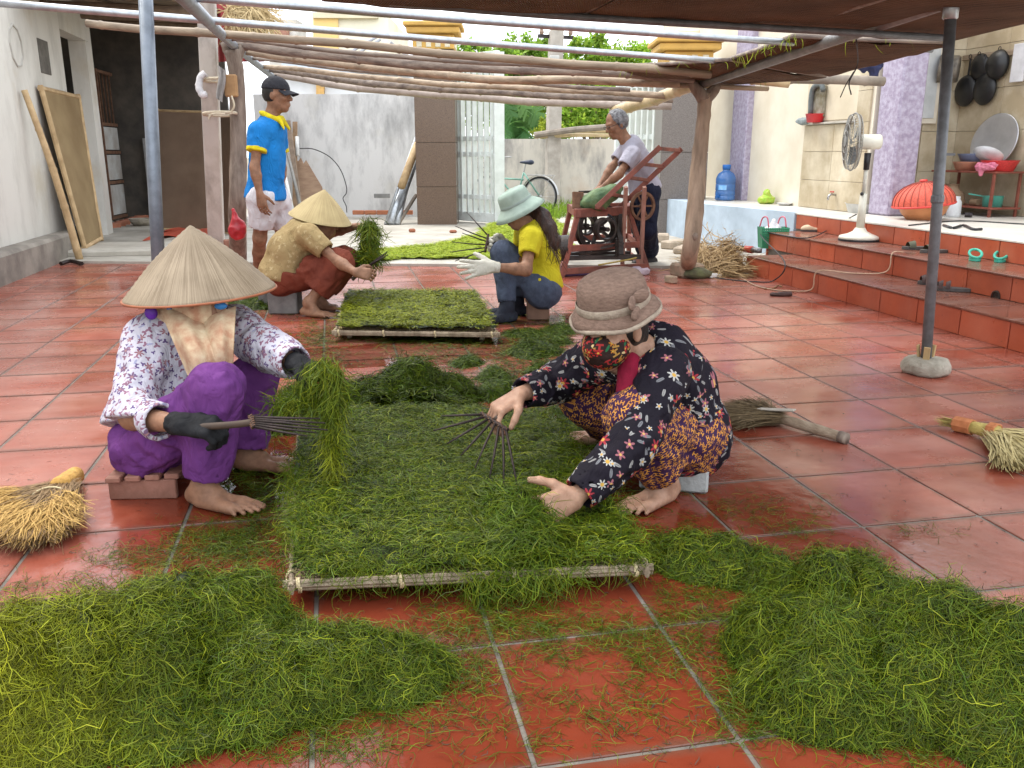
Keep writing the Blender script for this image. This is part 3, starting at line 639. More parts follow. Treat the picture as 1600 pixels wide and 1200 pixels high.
gate_leaf(g0, g1, D(716, 93, 13.4)[2], 'white barred gate leaf swung open beside the brown pillar', 6)
g0, g1 = D(965, 345, 12.6), D(1027, 345, 12.0)
gate_leaf(g0, g1, D(990, 130, 12.3)[2], 'white barred gate leaf standing behind the old man', 6)
# lane wall opposite the gate
obj('lane_wall', vwall(700, 1110, 217, 16.8, 16.6, .2), stained('mossy_lane_wall', (.60, .56, .49), (.20, .19, .19), (.52, .40, .30), amt=.9, sc=2.2), label='mouldy grey wall across the lane seen through the gateway', cat='wall')
# bamboo poles lying on it
for k, (x0, y0, x1, y1, r) in enumerate(((836, 211, 958, 198, .055), (836, 214, 960, 212, .035), (900, 208, 960, 205, .035), (905, 205, 962, 200, .03))):
    a, b = D(x0, y0, 16.2 + .12 * k), D(x1, y1, 15.6 + .12 * k)
    obj('bamboo_pole', MB().tube(catmull([a, (a + b) / 2 + A([0, 0, .02]), b], 4), r, 8), mat('pale_bamboo', (.62, .48, .28), (.42, .32, .18), 6, .5, .1) if k else mat('grey_bamboo', (.30, .25, .20), (.18, .15, .12), 6, .7, .1),
        label=['thick grey bamboo pole lying along the lane wall', 'longest pale bamboo pole on the lane wall', 'lower short pale bamboo pole on the lane wall', 'upper short pale bamboo pole on the lane wall'][k], cat='pole', group='poles lying on the lane wall')
# utility pole
a, b = D(862, 300, 16.2), D(869, 48, 16.2)
t = empty('utility_pole', (a[0], a[1], 0), 'grey concrete utility pole behind the lane wall', 'pole')
q = MB(); q.bar((a[0], a[1], 0), b, .24, .24, (0, 1, 0), .01); obj('shaft', q, mat('pole_concrete', (.42, .38, .33), (.3, .27, .23), 5, .9, .3), t)
q = MB(); q.bar(b + A([-.35, 0, -.1]), b + A([.35, .1, -.1]), .06, .06); obj('crossarm', q, MATS['dark_iron'], t)
for s_ in (-.28, .28): obj('insulator', MB().lathe([(.03, 0), (.05, .04), (.03, .08), (.045, .12), (.01, .15)], 8, b + A([s_, 0, -.07])), mat('porcelain', (.3, .2, .15)), t)
q = MB(); c = D(866, 105, 16.05); q.box(c, (.18, .1, .4), axes(rt), .01); obj('meter_box', q, mat('meter_grey', (.55, .55, .52)), t)
# ---------------------------------------------------------------- far houses
def slab(x0, x1, y0, y1, d, thick=2.0): 
    a, b, c, e = D(x0, y1, d), D(x1, y1, d), D(x1, y0, d), D(x0, y0, d); q = MB(); q.prism([a, b, c, e], nrm(fw * A([1, 1, 0])) * thick); return q
fb = empty('far_building', D(560, 150, 30) * A([1, 1, 0]), 'stained yellow and grey block of flats behind the back wall', 'building')
obj('wall', slab(490, 607, 24, 200, 30, 6), stained('ochre_flats', (.70, .66, .52), (.50, .46, .36), (.70, .50, .18), amt=.5, sc=1.0), fb)
obj('yellow_pier', slab(489, 528, 25, 190, 29.9, .4), mat('ochre_far', (.72, .50, .18), (.62, .45, .2), 1, .9), fb)
obj('parapet', slab(488, 590, 19, 28, 29.8, 6), mat('parapet', (.62, .56, .4), (.5, .44, .3), 1, .9), fb)
obj('low_block', slab(600, 650, 120, 200, 28, 3), mat('pale_low', (.75, .76, .78), (.68, .68, .70), 1, .9), fb)
for k in range(5): obj('window', slab(540 + k * 22, 552 + k * 22, 137, 150, 27.5, .1), mat('far_window', (.2, .2, .2)), fb)
fb = empty('brick_tower', D(440, 150, 24) * A([1, 1, 0]), 'small brick water tower stump with plaster rim', 'tower')
obj('plaster', slab(421, 463, 30, 150, 24, 1.2), mat('plaster_dirty', (.55, .52, .47), (.42, .39, .34), 2, .9), fb)
obj('brick_face', slab(428, 451, 46, 75, 23.9, .15), mat('dull_brick', (.34, .17, .12), (.25, .12, .08), 8, .9, .3), fb)
fb = empty('pale_house', D(500, 150, 20) * A([1, 1, 0]), 'low pale house with blue eaves beyond the back wall', 'house')
obj('wall', slab(425, 645, 112, 200, 20, 2), mat('pale_house_wall', (.72, .73, .74), (.6, .6, .6), 1, .9), fb)
obj('eave', slab(440, 640, 97, 113, 19.6, 2.4), mat('blue_eave', (.5, .55, .6), (.38, .42, .47), 2, .8), fb)
obj('pier', slab(494, 506, 113, 200, 19.9, .1), mat('ochre_far2', (.7, .42, .14)), fb)
q = MB()
for x0, y0, x1, y1 in ((550, 80, 588, 58), (556, 85, 594, 62), (610, 66, 645, 95)): q.tube([D(x0, y0, 18), D(x1, y1, 18.4)], .03, 6)
obj('stair_rail', q, mat('rail_grey', (.35, .36, .38), (.28, .28, .3), 5, .6), label='thin metal stair rails rising beyond the back wall', cat='railing')
# red sheet shed behind the outbuilding, with straw hanging from its eave
rb = empty('red_shed', D(380, 200, 12.6) * A([1, 1, 0]), 'red sheet metal shed side behind the wooden post', 'shed')
q = MB()
for k in range(14):
    xx = 331 + k * 6.2; a, b = D(xx, 160, 12.6 + .03 * (k % 2)), D(xx + 6.2, 160, 12.6 + .03 * ((k + 1) % 2)); zt = D(xx, -8, 12.6)[2]; zb = D(xx, 98, 12.6)[2]
    q.add([(a[0], a[1], zb), (b[0], b[1], zb), (b[0], b[1], zt), (a[0], a[1], zt)], [(0, 1, 2, 3)])
obj('corrugated_sheet', q, mat('red_sheet', (.36, .05, .05), (.25, .04, .04), 4, .6, .1), rb)
P = A([D(x, y, 11.6) for x, y in zip(rng.uniform(352, 405, 420), rng.uniform(5, 26, 420))]); n = len(P)
V, F, ids = strands(P, np.tile(-fw, (n, 1)), A([.5, -.2, -.4]) + rng.normal(0, .45, (n, 3)), rng.uniform(.25, .55, n), .012, 4, .6, .01, .6)
M_STRAW = mat('straw', (.62, .48, .26), (.42, .30, .14), 9, .8, vary=0)
obj('straw_bundle', (V, F), M_STRAW, label='dry straw hanging off the shed eave by the red sheet', cat='straw', kind='stuff')

# ================================================================== trees beyond the lane wall
def leaf_mat(name, a, b):
    m, N, L, bs = node_mat(name, .55, .3); at = N.new('ShaderNodeAttribute'); at.attribute_name = 'tint'; sp = N.new('ShaderNodeSeparateColor'); L.new(at.outputs['Color'], sp.inputs[0])
    mx = N.new('ShaderNodeMix'); mx.data_type = 'RGBA'; mx.inputs[6].default_value = (*a, 1); mx.inputs[7].default_value = (*b, 1); L.new(sp.outputs[1], mx.inputs[0])
    hs = N.new('ShaderNodeHueSaturation'); L.new(sp.outputs[0], hs.inputs['Value']); L.new(mx.outputs[2], hs.inputs['Color']); L.new(hs.outputs[0], bs.inputs['Base Color'])
    bs.inputs['Subsurface Weight'].default_value = 0; bs.inputs['Transmission Weight'].default_value = 0
    tr = N.new('ShaderNodeBsdfTranslucent'); ad = N.new('ShaderNodeMixShader'); ad.inputs[0].default_value = .5; L.new(hs.outputs[0], tr.inputs[0])
    out = N['Material Output']; L.new(bs.outputs[0], ad.inputs[1]); L.new(tr.outputs[0], ad.inputs[2]); L.new(ad.outputs[0], out.inputs[0]); return m
M_LEAF = leaf_mat('leaf_green', (.09, .19, .02), (.28, .40, .05)); M_LEAF2 = leaf_mat('leaf_bright', (.12, .25, .02), (.36, .46, .06))
M_BARK = mat('bark', (.2, .15, .1), (.11, .08, .055), 12, .9, .5)
def leaves(P, size, nrand=.9, asp=2.2):
    n = len(P); d = rng.normal(0, 1, (n, 3)); d[:, 2] -= .25; d /= np.linalg.norm(d, axis=1, keepdims=True)
    nn = rng.normal(0, nrand, (n, 3)) + A([0, 0, 1.0]); s = np.cross(d, nn); s /= np.linalg.norm(s, axis=1, keepdims=True) + 1e-9
    s_ = size * rng.uniform(.6, 1.3, n)[:, None]; V = np.stack([P, P + d * s_ * .5 + s * s_ / asp / 1.0 * .5, P + d * s_, P + d * s_ * .5 - s * s_ / asp * .5], 1).reshape(-1, 3)
    return V, (np.arange(n)[:, None] * 4 + np.arange(4)[None])
def tree(loc, clumps, nl, size, m, lab, name='leafy_tree', group=None, seed=0):
    """clumps: (centre, radius) puffs; leaves gather in many small sprays inside each so the edge stays ragged"""
    t = empty(name, (loc[0], loc[1], 0), lab, 'tree', group); top = np.mean([c for c, r in clumps], 0)
    q = MB(); q.tube(catmull([loc, (A(loc) * .6 + top * .4) + A([.1, 0, 0]), top], 5), np.linspace(.13, .05, 11), 8, wob=.08); obj('trunk', q, M_BARK, t)
    q = MB(); Ps, Br = [], []
    tot = sum(r ** 2 for c, r in clumps)
    for c, r in clumps:
        c = A(c); q.tube(catmull([top * .5 + A(loc) * .5, (top + c) / 2 + rng.normal(0, .15, 3), c], 4), np.linspace(.05, .012, 9), 5)
        k = max(6, int(nl * 1.6 * r * r / tot / 26)); dirs = rng.normal(0, 1, (k, 3)); dirs /= np.linalg.norm(dirs, axis=1, keepdims=True)
        ctr = c + dirs * (r * rng.uniform(.35, 1.05, k) ** .8)[:, None] * A([1, 1, .75])
        for x in ctr:
            ax = rng.normal(0, 1, 3); ax[2] = -abs(ax[2]) * .5; ax = nrm(ax); tt = rng.uniform(0, 1, 26)
            Ps.append(x + np.outer(tt, ax) * r * .42 + rng.normal(0, r * .075, (26, 3))); Br.append(np.full(26, rng.uniform(.85, 1.6)))
    obj('limbs', q, M_BARK, t); P = np.concatenate(Ps); B = np.concatenate(Br); V, F = leaves(P, size); n = len(P)
    c4 = np.stack([B * rng.uniform(.75, 1.25, n), np.clip(rng.beta(1.5, 2, n), 0, 1), np.zeros(n), np.ones(n)], 1).repeat(4, 0)
    obj('crown', (V, F), m, t, col=c4, kind='stuff'); return t
def cl(*a): return [(D(x, y, d), r) for x, y, d, r in a]
tree(D(815, 230, 21) * A([1, 1, 0]), cl((790, 90, 21, .55), (812, 70, 21.5, .45), (770, 112, 22, .6), (820, 130, 21.5, .7), (790, 150, 22, .7), (845, 95, 22, .6), (858, 150, 21, .6), (800, 185, 21, .6), (845, 70, 22, .25)), 8000, .14, M_LEAF, 'tree with rounded green crown left of the utility pole', seed=1)
tree(D(930, 230, 23) * A([1, 1, 0]), cl((915, 75, 23, .5), (945, 90, 23, .6), (975, 110, 23.5, .7), (920, 110, 24, .7), (900, 140, 23, .7), (940, 145, 23, .8), (990, 85, 23, .4), (1010, 80, 23.4, .45), (935, 62, 23, .3), (965, 150, 22.5, .7)), 9000, .14, M_LEAF2, 'tall feathery bright green tree right of the utility pole', seed=2)
tree(D(925, 230, 19) * A([1, 1, 0]), cl((895, 165, 19, .5), (925, 170, 19, .55), (950, 160, 19.3, .5), (905, 190, 18.6, .4), (940, 192, 18.6, .4), (880, 195, 18.5, .35), (965, 185, 19, .4)), 5200, .12, M_LEAF2, 'low yellow green bush behind the bamboo on the lane wall', 'bush', seed=3)
tree(D(745, 200, 26) * A([1, 1, 0]), cl((735, 75, 26, .4), (755, 90, 26, .6), (735, 120, 26, .8), (765, 130, 26, .8), (742, 165, 25, .8)), 3600, .18, M_LEAF, 'dark green tree seen through the bars of the open gate', seed=4)
tree(D(830, 230, 18) * A([1, 1, 0]), cl((857, 192, 17.6, .22), (850, 206, 17.6, .2), (868, 200, 17.6, .18)), 1300, .07, leaf_mat('leaf_lime', (.22, .30, .03), (.42, .44, .06)), 'small lime green shrub in front of the banana plant', 'shrub', seed=5)
# banana plant: big split leaves on a stout stem
bc_ = D(808, 225, 18.2); t = empty('banana_plant', bc_ * A([1, 1, 0]), 'banana plant with broad torn leaves beyond the lane wall', 'plant')
obj('stem', MB().tube([bc_ * A([1, 1, 0]), bc_ + A([0, 0, .2])], [.12, .08], 9), mat('banana_stem', (.2, .25, .08), (.14, .16, .06), 6, .6), t)
M_BAN = leaf_mat('banana_leaf', (.07, .20, .06), (.18, .34, .10))
for k, (x1, y1, wd, dx) in enumerate(((790, 160, .26, 0), (806, 152, .3, .1), (830, 168, .26, .2), (842, 185, .2, .2), (785, 198, .22, -.1), (822, 215, .2, .1), (800, 200, .24, 0))):
    b = D(x1, y1, 17.8 + rng.uniform(-.3, .3)); mid = (bc_ + b) / 2 + A([0, -.1, .18]); C_ = catmull([bc_, mid, b, b + A([.12 + dx, -.15, -.28])], 7); q = MB()
    for s_ in (-1, 1):
        for i in range(1, len(C_) - 1):
            u = i / len(C_); tg = nrm(C_[i + 1] - C_[i]); sd = nrm(np.cross(tg, fw)) * s_; w0 = wd * math.sin(PI * min(1, u * 1.02)) ** .6; h = np.linalg.norm(C_[i + 1] - C_[i]) * .9
            e0 = C_[i] + sd * w0 + A([0, 0, -.05 - .1 * rng.random()]) + tg * .04; q.add([C_[i], C_[i] + tg * h, e0 + tg * h * .85, e0], [(0, 1, 2, 3)])
    V, F = q.arrays(); obj('leaf', (V, F), M_BAN, t, col=np.tile(A([rng.uniform(.7, 1.3), rng.uniform(0, 1), 0, 1]), (len(V), 1)))
# ================================================================== the drying rack overhead: poles, pipes, bamboo and mats
M_PIPE = mat('galvanised_pipe', (.50, .53, .56), (.36, .38, .40), 18, .38, .05, metal=.75)
M_PIPEDK = mat('grey_painted_pipe', (.20, .21, .22), (.13, .135, .14), 16, .5, .15, metal=.3)
M_BAMB = mat('weathered_bamboo', (.43, .33, .23), (.22, .165, .115), 5, .6, .25, 40, vary=.25, stretch=(.35, 4, 4), c3=(.52, .42, .29))
M_BAMBG = mat('greyed_bamboo', (.32, .26, .21), (.13, .10, .085), 6, .75, .4, 40, vary=.15, stretch=(.3, 4, 4))
M_CEM = mat('cement_block', (.42, .38, .31), (.26, .23, .18), 9, .95, .8, 30, bdist=.02)
M_POST = mat('peeled_trunk', (.42, .31, .22), (.22, .16, .11), 5, .75, .5, 24, stretch=(3, 3, .5), c3=(.56, .42, .28))
M_BARKDK = mat('weathered_trunk', (.30, .24, .19), (.15, .11, .085), 6, .9, .6, 24, stretch=(3, 3, .6))
def line(name, pts, r, m, lab, cat, group=None, n=10, wob=0.0, nodes=0, parent=None, sag=3):
    r0_ = float(np.ravel(r)[0]); C_ = catmull(pts, sag) if len(pts) > 2 else A(pts); q = MB()
    if nodes:
        L = np.r_[0, np.cumsum(np.linalg.norm(np.diff(C_, axis=0), axis=1))]; s = []; x = 0.1
        while x < L[-1] - .1: s += [(x - .02, 1.0), (x, 1.17), (x + .02, 1.0)]; x += nodes * rng.uniform(.8, 1.2)
        tt = sorted(set(list(L) + [a for a, _ in s])); f = np.interp(tt, [0] + [a for a, _ in s] + [L[-1]], [1] + [b for _, b in s] + [1])
        C_ = np.stack([np.interp(tt, L, C_[:, k]) for k in range(3)], 1); rr = f * np.interp(tt, [0, L[-1]], A(r) if np.ndim(r) else [r, r]) * (1 + .12 * (fbm(np.stack([A(tt) * 2.2, A(tt) * 0 + r0_ * 9, A(tt) * 0], 1), 2) - .5)); ph_ = rng.uniform(0, 9, 3); C_ = C_ + np.stack([A(tt) * 0, .006 * np.sin(A(tt) * 2.1 + ph_[0]), .006 * np.sin(A(tt) * 2.7 + ph_[1]) + .004 * np.sin(A(tt) * 6 + ph_[2])], 1) * np.minimum(1, L[-1] / 2)
    else: rr = np.linspace(r[0], r[1], len(C_)) if np.ndim(r) else r
    q.tube(C_, rr, n, wob=wob); return obj(name, q, m, parent, smooth=True, label=lab, cat=cat, group=group)
# steel pole on its lump of cement, right
fR = G(1445, 583); tR = D(1487, 8, dep(fR) - .44)
t = empty('steel_pole', fR, 'dark steel pole in a round cement lump on the open tiles', 'pole')
obj('shaft', MB().tube([fR + A([0, 0, .02]), tR], .025, 12), M_PIPEDK, t, True)
prof = [(.002, 0), (.106, 0), (.117, .018), (.115, .05), (.10, .072), (.06, .08), (.002, .081)]
q = MB().lathe(prof, 20, fR); V, F = q.arrays(); V = V + (vn(V * 18)[:, None] - .5) * .022 * A([1, 1, .7]); V[:, 2] = np.maximum(V[:, 2], .0015); obj('cement_foot', (V, F), M_CEM, t, True)
for a in (.4, 2.3, 4.0):
    q = MB(); c = fR + A([math.cos(a) * .04, math.sin(a) * .04, .10]); q.box(c, (.012, .03, .08), rotz(a) @ A([[1, 0, .15], [0, 1, 0], [-.15, 0, 1]]), .002); obj('wedge', q, mat('wedge_wood', (.5, .34, .16)), t)
q = MB(); q.bar(fR * .38 + tR * .62 + A([0, 0, 0]), fR * .38 + tR * .62 + A([.06, -.02, 0]), .012, .012); obj('bolt', q, M_PIPEDK, t); q = MB(); q.lathe([(.026, -.02), (.03, -.012), (.03, .012), (.026, .02)], 12, fR * .5 + tR * .5); obj('collar', q, M_PIPEDK, t)
q = MB(); q.lathe([(.027, -.05), (.034, -.045), (.034, .03), (.027, .036)], 12, tR - A([0, 0, .01])); q.tube([tR, tR + A([.09, .03, .06])], .026, 10); q.tube([tR, tR + A([-.07, .06, .05])], .026, 10); obj('fork', q, M_PIPE, t, True)
# steel pole, left, behind the nearest conical hat
fL = G(257, 598); tL = D(227, -12, dep(fL) - .46)
t = empty('steel_pole', fL, 'bright grey steel pole rising behind the foremost conical hat', 'pole')
obj('shaft', MB().tube([fL + A([0, 0, .03]), tL], .030, 12), mat('blue_grey_pipe', (.21, .24, .28), (.14, .16, .19), 14, .4, .1, metal=.4), t, True)
q = MB().lathe(prof, 18, fL); obj('cement_foot', q, M_CEM, t, True)
# long beams along the yard
b0, b1 = D(1500, -4, dep(fR) - .46), D(1098, 131, 6.98); RBm = lambda s_: b0 + (b1 - b0) * s_
line('beam_pipe', [b0 + (b0 - b1) * .35, b0, b1 + (b1 - b0) * .02], .034, mat('dull_pipe', (.27, .26, .25), (.17, .165, .16), 12, .5, .2, metal=.4), 'thick grey pipe beam from the steel pole back to the crooked post', 'pipe', sag=1)
l0, l1, l2 = D(288, -3, 3.72), D(364, 70, 6.8), D(424, 118, 9.6)
line('beam_pipe', [l0 + (l0 - l1) * .3, l0, l1, l2], .034, mat('grey_beam', (.30, .33, .37), (.2, .22, .25), 10, .45, .1, metal=.4), 'thick grey pipe beam over the wooden fork post', 'pipe')
line('galvanised_pipe', [D(300, -4, 3.95), D(750, 33, 4.6), D(1240, 67, 5.15)], .019, M_PIPE, 'upper of the two pale galvanised pipes crossing overhead', 'pipe')
line('galvanised_pipe', [D(-60, 0, 4.7), D(350, 34, 5.0), D(750, 67, 5.6), D(1145, 97, 6.1)], .021, M_PIPE, 'lower of the two pale galvanised pipes crossing overhead', 'pipe')
line('galvanised_pipe', [D(560, -2, 4.1), D(860, 24, 4.3), D(1490, 60, 4.55)], .018, M_PIPEDK, 'dark pipe right under the front edge of the overhead mat', 'pipe')
line('galvanised_pipe', [D(1180, 62, 5.1), D(1456, 78, 5.5)], .018, M_PIPEDK, 'dark pipe stub under the middle overhead mat', 'pipe')
line('galvanised_pipe', [D(1125, 96, 6.15), D(1305, 110, 6.4)], .018, M_PIPEDK, 'shortest dark pipe under the rear overhead mat', 'pipe')
bp = 'bamboo poles laid across the rack'
line('bamboo_pole', [D(135, 36, 5.9), D(400, 58, 5.9), D(650, 79, 6.1), D(962, 105, 6.3), D(1110, 116, 6.4)], (.027, .031), M_BAMB, 'foremost tan bamboo pole, reaching left past the concrete post', 'pole', bp, nodes=.34)
line('bamboo_pole', [D(365, 66, 6.9), D(470, 82, 6.9), D(560, 91, 6.9), D(750, 105, 6.9), D(910, 112, 6.9), D(1085, 122, 6.9)], (.05, .036), M_BAMBG, 'thickest grey brown bamboo pole, second from the front', 'pole', bp, nodes=.42, wob=.03)
line('bamboo_pole', [D(380, 78, 7.4), D(500, 98, 7.4), D(612, 109, 7.3), D(750, 122, 7.2), D(906, 126, 7.1), D(1062, 132, 7.0)], (.032, .036), M_BAMB, 'dark brown bamboo pole, third from the front', 'pole', bp, nodes=.4)
line('bamboo_pole', [D(405, 103, 8.7), D(560, 119, 8.4), D(750, 135, 8.1), D(900, 142, 7.9), D(1040, 148, 7.7)], (.024, .03), M_BAMB, 'thin pale bamboo pole, fourth from the front', 'pole', bp, nodes=.38)
line('bamboo_pole', [D(415, 107, 9.2), D(575, 129, 8.8), D(750, 144, 8.5), D(962, 152, 8.2), D(1052, 155, 8.1)], (.034, .034), M_BAMBG, 'brown bamboo pole, next to the rearmost', 'pole', bp, nodes=.4)
line('bamboo_pole', [D(428, 117, 9.7), D(560, 137, 9.4), D(750, 154, 9.0), D(900, 161, 8.9), D(1049, 167, 8.8)], (.038, .04), mat('pale_grey_bamboo', (.42, .35, .30), (.28, .22, .18), 6, .7, .3, 40), 'pale grey bamboo pole, rearmost on the rack', 'pole', bp, nodes=.45)
line('bamboo_pole', [D(395, 92, 7.9), D(600, 113, 7.8), D(800, 129, 7.6), D(985, 140, 7.5)], (.016, .02), M_BAMBG, 'thin crooked dark pole among the bamboo, third gap from the front', 'pole', bp, nodes=.5)
line('bamboo_pole', [D(360, 62, 6.3), D(560, 83, 6.4), D(760, 97, 6.5), D(940, 110, 6.6)], (.017, .019), M_BAMBG, 'thin greyed pole lying close behind the foremost tan bamboo', 'pole', bp, nodes=.5)
line('bamboo_pole', [D(1060, 134, 7.0), D(1130, 136, 7.0), D(1200, 138, 7.1)], .02, M_BAMB, 'short brown pole end poking out right of the crooked post', 'pole', nodes=.4)
line('bamboo_pole', [D(1120, 113, 7.0), D(1170, 121, 7.0), D(1233, 128, 7.0)], (.046, .05), mat('pale_bamboo', (.62, .48, .28), (.42, .32, .18), 6, .5, .1), 'fat pale bamboo stub under the rear mat', 'pole', nodes=.24)
line('bamboo_pole', [D(1220, 123, 7.3), D(1300, 124, 7.4), D(1380, 127, 7.5)], .04, mat('grey_bamboo', (.30, .25, .20), (.18, .15, .12), 6, .7, .1), 'grey bamboo pole reaching to the lavender column', 'pole', nodes=.4)
line('bamboo_pole', [D(1104, 128, 6.95), D(1030, 152, 7.9), D(959, 174, 8.9)], (.05, .055), MATS['pale_bamboo'], 'fat pale bamboo beam running back over the old man', 'pole', nodes=.5)
# woven mats lying on the rack
def weave(name, a, b, sx=90, sy=14):
    m, N, L, bs = node_mat(name, .85, .2); tc = N.new('ShaderNodeTexCoord'); W = N.new('ShaderNodeTexWave'); W.inputs['Scale'].default_value = sx; W.inputs['Distortion'].default_value = 1.2; W.inputs['Detail'].default_value = 2; W.inputs['Detail Scale'].default_value = 3
    W2 = N.new('ShaderNodeTexWave'); W2.bands_direction = 'Y'; W2.inputs['Scale'].default_value = sy; W2.inputs['Distortion'].default_value = 2
    L.new(tc.outputs['UV'], W.inputs['Vector']); L.new(tc.outputs['UV'], W2.inputs['Vector']); nz = N.new('ShaderNodeTexNoise'); nz.inputs['Scale'].default_value = 3; nz.inputs['Detail'].default_value = 6; L.new(tc.outputs['Object'], nz.inputs['Vector'])
    mu = N.new('ShaderNodeMath'); mu.operation = 'MULTIPLY'; L.new(W.outputs['Fac'], mu.inputs[0]); L.new(W2.outputs['Fac'], mu.inputs[1]); ad = N.new('ShaderNodeMath'); ad.operation = 'ADD'; L.new(mu.outputs[0], ad.inputs[0]); L.new(nz.outputs['Fac'], ad.inputs[1])
    rp = N.new('ShaderNodeValToRGB'); e = rp.color_ramp.elements; e[0].position = .4; e[0].color = (*b, 1); e[1].position = 1.1; e[1].color = (*a, 1); L.new(ad.outputs[0], rp.inputs[0]); L.new(rp.outputs[0], bs.inputs['Base Color'])
    bp_ = N.new('ShaderNodeBump'); bp_.inputs['Strength'].default_value = 1.0; bp_.inputs['Distance'].default_value = .012; L.new(mu.outputs[0], bp_.inputs['Height']); L.new(bp_.outputs[0], bs.inputs['Normal']); return m
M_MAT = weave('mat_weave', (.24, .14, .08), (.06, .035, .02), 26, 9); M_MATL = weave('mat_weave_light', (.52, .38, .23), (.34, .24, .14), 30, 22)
def matsheet(c, n=(10, 10), th=.012, sag=.02, jit=.004):
    """c: four corners in order; a sheet with a little thickness that sags between its supports; returns verts, faces, uvs"""
    c = [A(x, float) for x in c]; u = np.linspace(0, 1, n[0]); v = np.linspace(0, 1, n[1]); U, W_ = np.meshgrid(u, v, indexing='ij')
    P = (1 - U)[..., None] * (1 - W_)[..., None] * c[0] + U[..., None] * (1 - W_)[..., None] * c[1] + U[..., None] * W_[..., None] * c[2] + (1 - U)[..., None] * W_[..., None] * c[3]
    nn = nrm(np.cross(c[1] - c[0], c[3] - c[0])); P = P - nn * 0 ; P[..., 2] -= sag * (np.sin(PI * U) * .6 + np.abs(np.sin(3 * PI * W_)) * .4) ; P += rng.normal(0, jit, P.shape[:2])[..., None] * nn
    q = MB(); q.grid(P); q.grid((P + nn * th)[::-1]); V, F = q.arrays(); a, b = n; lu, lv = np.linalg.norm(c[1] - c[0]), np.linalg.norm(c[3] - c[0])
    UV = np.stack([U * lu, W_ * lv], -1).reshape(-1, 2); UV = np.concatenate([UV, np.stack([U * lu, W_ * lv], -1)[::-1].reshape(-1, 2)]); uv = np.concatenate([UV[list(f)] for f in F])
    q2 = MB(); ring = [(i, 0) for i in range(a)] + [(a - 1, j) for j in range(1, b)] + [(i, b - 1) for i in range(a - 2, -1, -1)] + [(0, j) for j in range(b - 2, 0, -1)]
    return (V, F), uv, A([P[i, j] + nn * th / 2 for i, j in ring])
def mat_thing(c, lab, m=None, name='drying_mat', grp='woven drying mats on the rack'):
    t = empty(name, (A(c[0]) + A(c[2])) / 2, lab, 'mat', grp); VF, uv, ring = matsheet(c)
    obj('sheet', VF, m or M_MAT, t, True, uv=uv)
    for k in range(4):
        a, b = A(c[k], float), A(c[(k + 1) % 4], float); q = MB(); q.tube([a, (a + b) / 2 + A([0, 0, -.006]), b], .014, 6); obj('edge_pole', q, M_BAMBG, t, True)
    return t
def zD(px, py, z): d = ray(px, py); return CC + d * (z - CAMH) / d[2]
zt = 1.735
e0, e1 = zD(505, -2, zt + .04), zD(1488, 60, zt - .03); e2 = zD(1606, 31, zt - .03); side = nrm(e2 - e1) 
Lm = 2.4; n0 = e0 + A([.25, -Lm, .02]); n1 = e1 + side * Lm
lp = lambda a, b, s_: a + (b - a) * s_
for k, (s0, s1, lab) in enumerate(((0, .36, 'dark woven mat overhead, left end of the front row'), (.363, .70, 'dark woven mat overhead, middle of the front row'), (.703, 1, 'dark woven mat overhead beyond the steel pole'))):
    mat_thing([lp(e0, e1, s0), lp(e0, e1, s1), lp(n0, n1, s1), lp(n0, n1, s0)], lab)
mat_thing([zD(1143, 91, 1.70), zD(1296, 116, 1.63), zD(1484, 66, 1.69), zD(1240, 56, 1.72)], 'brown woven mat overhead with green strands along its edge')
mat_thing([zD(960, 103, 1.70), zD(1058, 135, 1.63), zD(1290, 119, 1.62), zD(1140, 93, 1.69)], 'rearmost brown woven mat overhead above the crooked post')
def seaweed_mat(name, a, b, yel, rough=.45):
    m, N, L, bs = node_mat(name, rough, .12); at = N.new('ShaderNodeAttribute'); at.attribute_name = 'tint'; sp = N.new('ShaderNodeSeparateColor'); L.new(at.outputs['Color'], sp.inputs[0])
    m1 = N.new('ShaderNodeMix'); m1.data_type = 'RGBA'; m1.inputs[6].default_value = (*a, 1); m1.inputs[7].default_value = (*b, 1); L.new(sp.outputs[2], m1.inputs[0])
    m2 = N.new('ShaderNodeMix'); m2.data_type = 'RGBA'; m2.inputs[7].default_value = (*yel, 1); L.new(sp.outputs[1], m2.inputs[0]); L.new(m1.outputs[2], m2.inputs[6])
    hs = N.new('ShaderNodeHueSaturation'); L.new(sp.outputs[0], hs.inputs['Value']); L.new(m2.outputs[2], hs.inputs['Color']); L.new(hs.outputs[0], bs.inputs['Base Color']); return m
M_WEED = seaweed_mat('wet_seaweed', (.023, .055, .003), (.050, .090, .005), (.26, .26, .012), .42)
M_WEEDB = seaweed_mat('fresh_seaweed', (.22, .32, .02), (.32, .40, .03), (.5, .5, .05), .55)
ed = [(zD(1143, 92, 1.69), zD(1240, 57, 1.71), 38), (zD(962, 104, 1.69), zD(1140, 94, 1.68), 14), (zD(1245, 58, 1.71), zD(1480, 67, 1.68), 10), (zD(1060, 134, 1.63), zD(1290, 119, 1.62), 8)]
P = np.concatenate([a + (b - a) * rng.random((k, 1)) + rng.normal(0, .012, (k, 3)) for a, b, k in ed]); n = len(P)
dr_ = rng.normal(0, .5, (n, 3)); dr_[:, 2] = -.7; V, F, ids = strands(P, np.tile(-fw, (n, 1)), dr_, rng.uniform(.02, .09, n), .0028, 4, .5, .01, .5)
obj('seaweed_fringe', (V, F), M_WEEDB, col=tint(ids, n, .5, 1.2), kind='stuff', label='bright green seaweed strands caught on the overhead mat edges', cat='seaweed')
